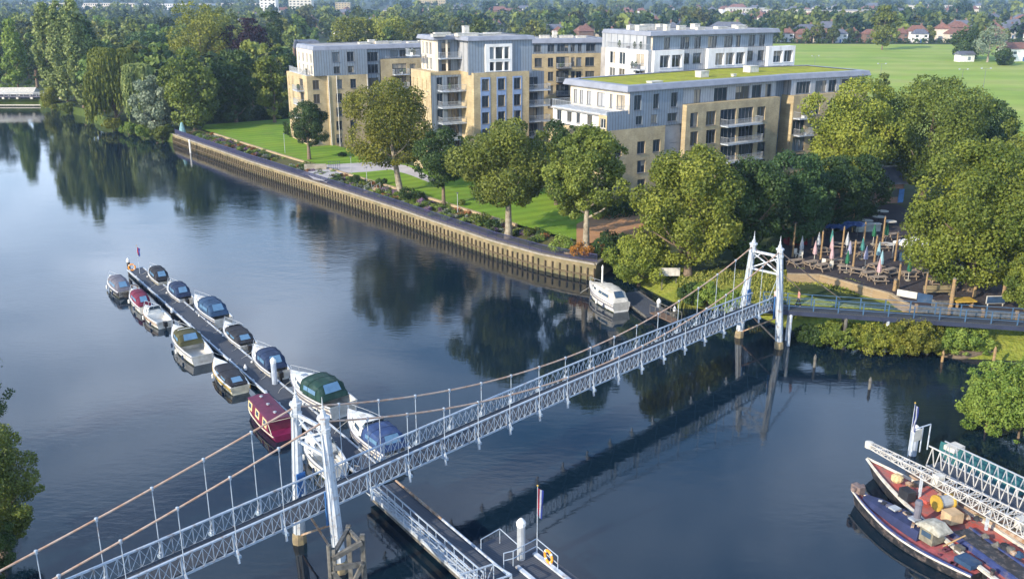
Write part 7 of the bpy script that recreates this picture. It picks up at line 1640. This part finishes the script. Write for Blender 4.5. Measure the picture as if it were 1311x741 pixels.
b.add(V_, [(i * (n2 + 1) + j, (i + 1) * (n2 + 1) + j, (i + 1) * (n2 + 1) + j + 1, i * (n2 + 1) + j + 1) for i in range(n1) for j in range(n2)]); b.build('cloth', canvas_bright, sl)
m = MB(); [m.bar((x, y, -1.6), (x, y, .3 if x < 0 else .9), .07) for x in (-2.1, 2.1) for y in (-1.1, 1.1)]; m.build('poles', timber_old, sl)

# ------------------------------------------------------------------ garden details
q = W(420, 217, LW); pg = thing('steps_canopy', 'small grey stone shelter wall with railing at the plaza steps', 'wall', tuple(q)); MB().box((-2.3, 0, .5), (4.0, .35, 1.0), .1).build('wall', concrete, pg); m = MB()
for k in range(6): m.bar((.2 + k * .4, -.1, 0), (.2 + k * .4, -.1, 1.5), .05)
for zz in (.8, 1.5): m.bar((.2, -.1, zz), (2.3, -.1, zz), .05)
m.build('railing', navy_rail, pg)
for px, py, top, lb_ in ((365, 196, 172, 'slim lamp post on the lawn left of the small round tree'), (450, 222, 205, 'slim lamp post beside the paved plaza'), (470, 236, 219, 'slim lamp post among the shrubs right of the plaza'), (586, 272, 250, 'slim lamp post on the lawn beside the slender dark tree')):
    p = W(px, py, LW); h_ = max(2.8, zat(top, px, p) - LW); o = thing('lamp_post', lb_, 'lamp post', tuple(p)); MB().tube([(0, 0, 0), (0, 0, h_)], .06, 6, .04).build('post', steel_grey, o); MB().lathe((0, 0, h_), [(.05, 0), (.2, .08), (.22, .14), (.05, .2)], 8).build('lamp_head', frame_grey, o)
def steps(px, py, rz, label):
    p = W(px, py, 2.25); o = thing('garden_steps', label, 'steps', tuple(p), rz)
    for k in range(4): MB().box((0, k * .55, .08 + k * .14), (1.7, .55, .16 + .0)).build('tread', stone, o)
    for s_ in (-1, 1):
        m = MB(); m.bar((s_ * .9, -.1, 1.0), (s_ * .9, 2.0, 1.5), .05); [m.bar((s_ * .9, y_, y_ * .25), (s_ * .9, y_, 1.02 + y_ * .25), .05) for y_ in (0, 1, 1.9)]; m.build('handrail', steel_grey, o)
steps(472, 247, -.55, 'stone garden steps through the flowerbed right of the plaza'); steps(731, 325, -.5, 'stone garden steps near the corner of the river wall')
rs = random.Random(31)
bl_ = [(455, 232, .9, leaf_dark, 'dark rounded shrub just right of the plaza'), (470, 238, .6, leaf_green, 'small shrub at the foot of the plaza bed'), (487, 236, .8, leaf_dark, 'dark shrub left of the leaning tree trunk'), (523, 252, 1.3, leaf_dark, 'large dark shrub at the foot of the leaning tree'), (535, 254, 1.0, leaf_dark, 'dark shrub right of the leaning tree'), (438, 200, .7, leaf_dark, 'small dark bush on the lawn in front of the leftmost block'), (398, 215, .9, leaf_green, 'green bush beside the plaza wall'), (612, 284, 1.0, leaf_green, 'leafy shrub left of the middle lawn tree'), (628, 291, .9, leaf_dark, 'dark shrub close to the middle lawn tree'), (680, 300, .8, leaf_green, 'shrub right of the middle lawn tree'), (694, 302, .7, leaf_dark, 'dark shrub on the lawn edge left of the pointed tree'), (716, 318, 1.4, leaf_bush, 'bright shrub under the pointed tree'), (748, 325, 1.2, leaf_mat('leaves_orange', (.25, .10, .02), (.50, .26, .05)), 'orange shrub at the foot of the pointed tree'), (778, 308, 1.1, leaf_dark, 'dark shrub at the edge of the earth court'), (770, 322, 1.4, leaf_blue, 'bluish dark shrub at the corner of the river wall'), (792, 318, 1.5, leaf_dark, 'dark shrub between the court and the rounded bush'), (800, 268, 1.2, leaf_dark, 'dark shrub at the back of the earth court'), (778, 270, 1.0, leaf_green, 'green shrub at the back left of the earth court'), (590, 262, .6, leaf_green, 'small shrub beside the slender dark tree')]
for i, (x, y, r_, lf, lb_) in enumerate(bl_):
    p = W(x, y, LW if y < 300 or x > 700 else 2.4); rng = np.random.default_rng(300 + i); o = thing('garden_shrub', lb_, 'shrub', tuple(p)); V, at = leaf_cloud(rng, [(rng.normal() * r_ * .5, rng.normal() * r_ * .5, r_ * rng.uniform(.3, .75), r_ * .6, r_ * .6, r_ * .5) for _ in range(7)], int(900 * r_), .20); np_mesh('foliage', V, lf, at, o); MB().tube([(0, 0, -.2), (0, 0, r_ * .6)], .05, 5).build('stem', bark, o)
# sculpture like teal post at the end of the wall
q = W(234, 172, 2.2); o = thing('covered_statue', 'pale teal upright post covered with cloth at the left end of the river path', 'covered post', tuple(q)); MB().lathe((0, 0, 0), [(.9, 0), (.8, .6), (.5, 1.8), (.28, 2.6), (.05, 2.8)], 9).build('cover', mat('cover_teal', (.16, .30, .32), .8, .2, 2), o); MB().box((0, 0, .05), (2.0, 2.0, .1)).build('base', concrete, o)

# far boathouse and weir footbridge
q = W(14, 134, .3); bh = thing('boathouse', 'long low white roofed boathouse on posts at the far left water edge', 'boathouse', tuple(q), .08); s_ = mpp(q)
MB().box((-6, 2, 2.0), (26, 5, 2.6)).build('wall', canvas_grey, bh); MB().add([(-20, -1.2, 3.2), (7.5, -1.2, 3.2), (7.5, 5.4, 3.2), (-20, 5.4, 3.2), (-20, 2.2, 5.0), (7.5, 2.2, 5.0)], [(0, 1, 5, 4), (2, 3, 4, 5), (1, 2, 5), (3, 0, 4), (3, 2, 1, 0)]).build('roof', off_white, bh)
for k in range(9): MB().box((-19 + k * 3.2, -1.0, 1.2), (.4, .4, 3.6)).build('post', off_white, bh)
q = W(46, 134.5, .3); wb = thing('weir_footbridge', 'low grey footbridge on white posts right of the boathouse', 'footbridge', tuple(q)); MB().box((-1, 0, 2.6), (20, 1.6, .3)).build('deck', canvas_grey, wb)
for k in range(5): MB().box((-9.5 + k * 4.4, -.4, .6), (.7, .7, 3.8)).build('post', off_white, wb)
m = MB(); [m.bar((-11, y_, zz), (9, y_, zz), .1) for y_ in (-.8, .8) for zz in (3.3, 3.8)]; [m.bar((-11 + k * 2, y_, 2.7), (-11 + k * 2, y_, 3.8), .1) for k in range(11) for y_ in (-.8, .8)]; m.build('railing', steel_grey, wb)
MB().box((-1, -1.2, .1), (24, .4, .3)).build('sill', off_white, wb)

# ------------------------------------------------------------------ two people on the walkway
def person(p, rz, top, legs, skin_c, hair_c, label, stride=.22, bend=0):
    """one skinned body; clothes are children"""
    def skinned(name, verts, edges, rad, m_, parent, sub=2):
        me = bpy.data.meshes.new(name); me.from_pydata(verts, edges, []); o = bpy.data.objects.new(name, me); col.objects.link(o); me.materials.append(m_)
        md = o.modifiers.new('skin', 'SKIN'); me.skin_vertices.new() if hasattr(me.skin_vertices, 'new') and not me.skin_vertices else None
        if me.skin_vertices:
            for i, r in enumerate(rad): me.skin_vertices[0].data[i].radius = (r, r)
            me.skin_vertices[0].data[0].use_root = True
        md.use_smooth_shade = True; s_ = o.modifiers.new('sub', 'SUBSURF'); s_.levels = 1; s_.render_levels = 1; o.parent = parent; return o
    o = thing('person', label, 'person', p, rz)
    s = stride
    V = [(0, 0, .95), (0, 0, 1.15), (0, 0, 1.36), (0, .01, 1.48), (0, .03, 1.60), (0, .04, 1.70),
         (.18, 0, 1.40), (.23, -.06, 1.14), (.20, .12, .93), (.20, .16, .85),
         (-.18, 0, 1.40), (-.23, .04, 1.14), (-.21, -.04, .90), (-.21, -.04, .82),
         (.10, 0, .90), (.10, s * .5, .50), (.10, s, .09), (.10, s + .14, .04), (-.10, 0, .90), (-.10, -s * .3, .50), (-.10, -s, .10), (-.10, -s + .14, .04)]
    E_ = [(0, 1), (1, 2), (2, 3), (3, 4), (4, 5), (2, 6), (6, 7), (7, 8), (8, 9), (2, 10), (10, 11), (11, 12), (12, 13), (0, 14), (14, 15), (15, 16), (16, 17), (0, 18), (18, 19), (19, 20), (20, 21)]
    Rd = [.13, .12, .13, .055, .09, .08, .06, .045, .035, .03, .06, .045, .035, .03, .085, .06, .045, .04, .085, .06, .045, .04]
    skinned('body', V, E_, Rd, mat('skin', (.50, .30, .22), .6, .05, 3), o)
    skinned('shirt', [(0, 0, .98), (0, 0, 1.2), (0, 0, 1.38), (.18, 0, 1.41), (.235, -.05, 1.18), (-.18, 0, 1.41), (-.235, .035, 1.18)], [(0, 1), (1, 2), (2, 3), (3, 4), (2, 5), (5, 6)], [.155, .145, .15, .078, .062, .078, .062], top, o)
    skinned('trousers', [(0, 0, .98), (.10, 0, .88), (.10, s * .5, .50), (.10, s, .12), (-.10, 0, .88), (-.10, -s * .3, .50), (-.10, -s, .12)], [(0, 1), (1, 2), (2, 3), (0, 4), (4, 5), (5, 6)], [.145, .10, .075, .06, .10, .075, .06], legs, o)
    MB().lathe((0, .02, 1.60), [(.105, 0), (.112, .06), (.10, .13), (.05, .175), (.005, .185)], 10).build('hair', hair_c, o, smooth=True)
    MB().box((0, .135, 1.61), (.025, .03, .04)).build('nose', mat('skin', (.5, .3, .22)), o)
    for x in (-.1, .1): MB().box((x, s if x > 0 else -s, .035), (.1, .26, .07)).build('shoe', black, o)
    return o
wa = A0 + dv_ * .035; wb_ = A0 + dv_ * .105
hairm = mat('hair_brown', (.06, .035, .02), .8)
person((wa.x, wa.y + .3, wa.z - .03), -1.2, mat('shirt_pale', (.45, .42, .42), .9), canvas_navy, None, hairm, 'person in a pale top standing on the walkway just right of the far tower')
person((wb_.x, wb_.y + .4, wb_.z - .03), 1.6, mat('shirt_rose', (.42, .18, .16), .9), canvas_black, None, hairm, 'person in a reddish top walking on the walkway, further right of the far tower')

# ------------------------------------------------------------------ air
hz = MB().box((0, 2975, 30.5), (7000, 6210, 67)); HZ = hz.build('haze', bpy.data.materials.new('haze_air')); tag(HZ, kind='stuff')
hm_ = HZ.data.materials[0]; hm_.use_nodes = True; n = hm_.node_tree.nodes; n.clear()
ov = n.new('ShaderNodeOutputMaterial'); pv = n.new('ShaderNodeVolumePrincipled'); pv.inputs['Color'].default_value = (.55, .74, 1.0, 1); pv.inputs['Density'].default_value = 0.00016; pv.inputs['Anisotropy'].default_value = .25
hm_.node_tree.links.new(pv.outputs[0], ov.inputs['Volume'])
# tidy: drop stray empties without purpose
print('objects', len(bpy.data.objects))
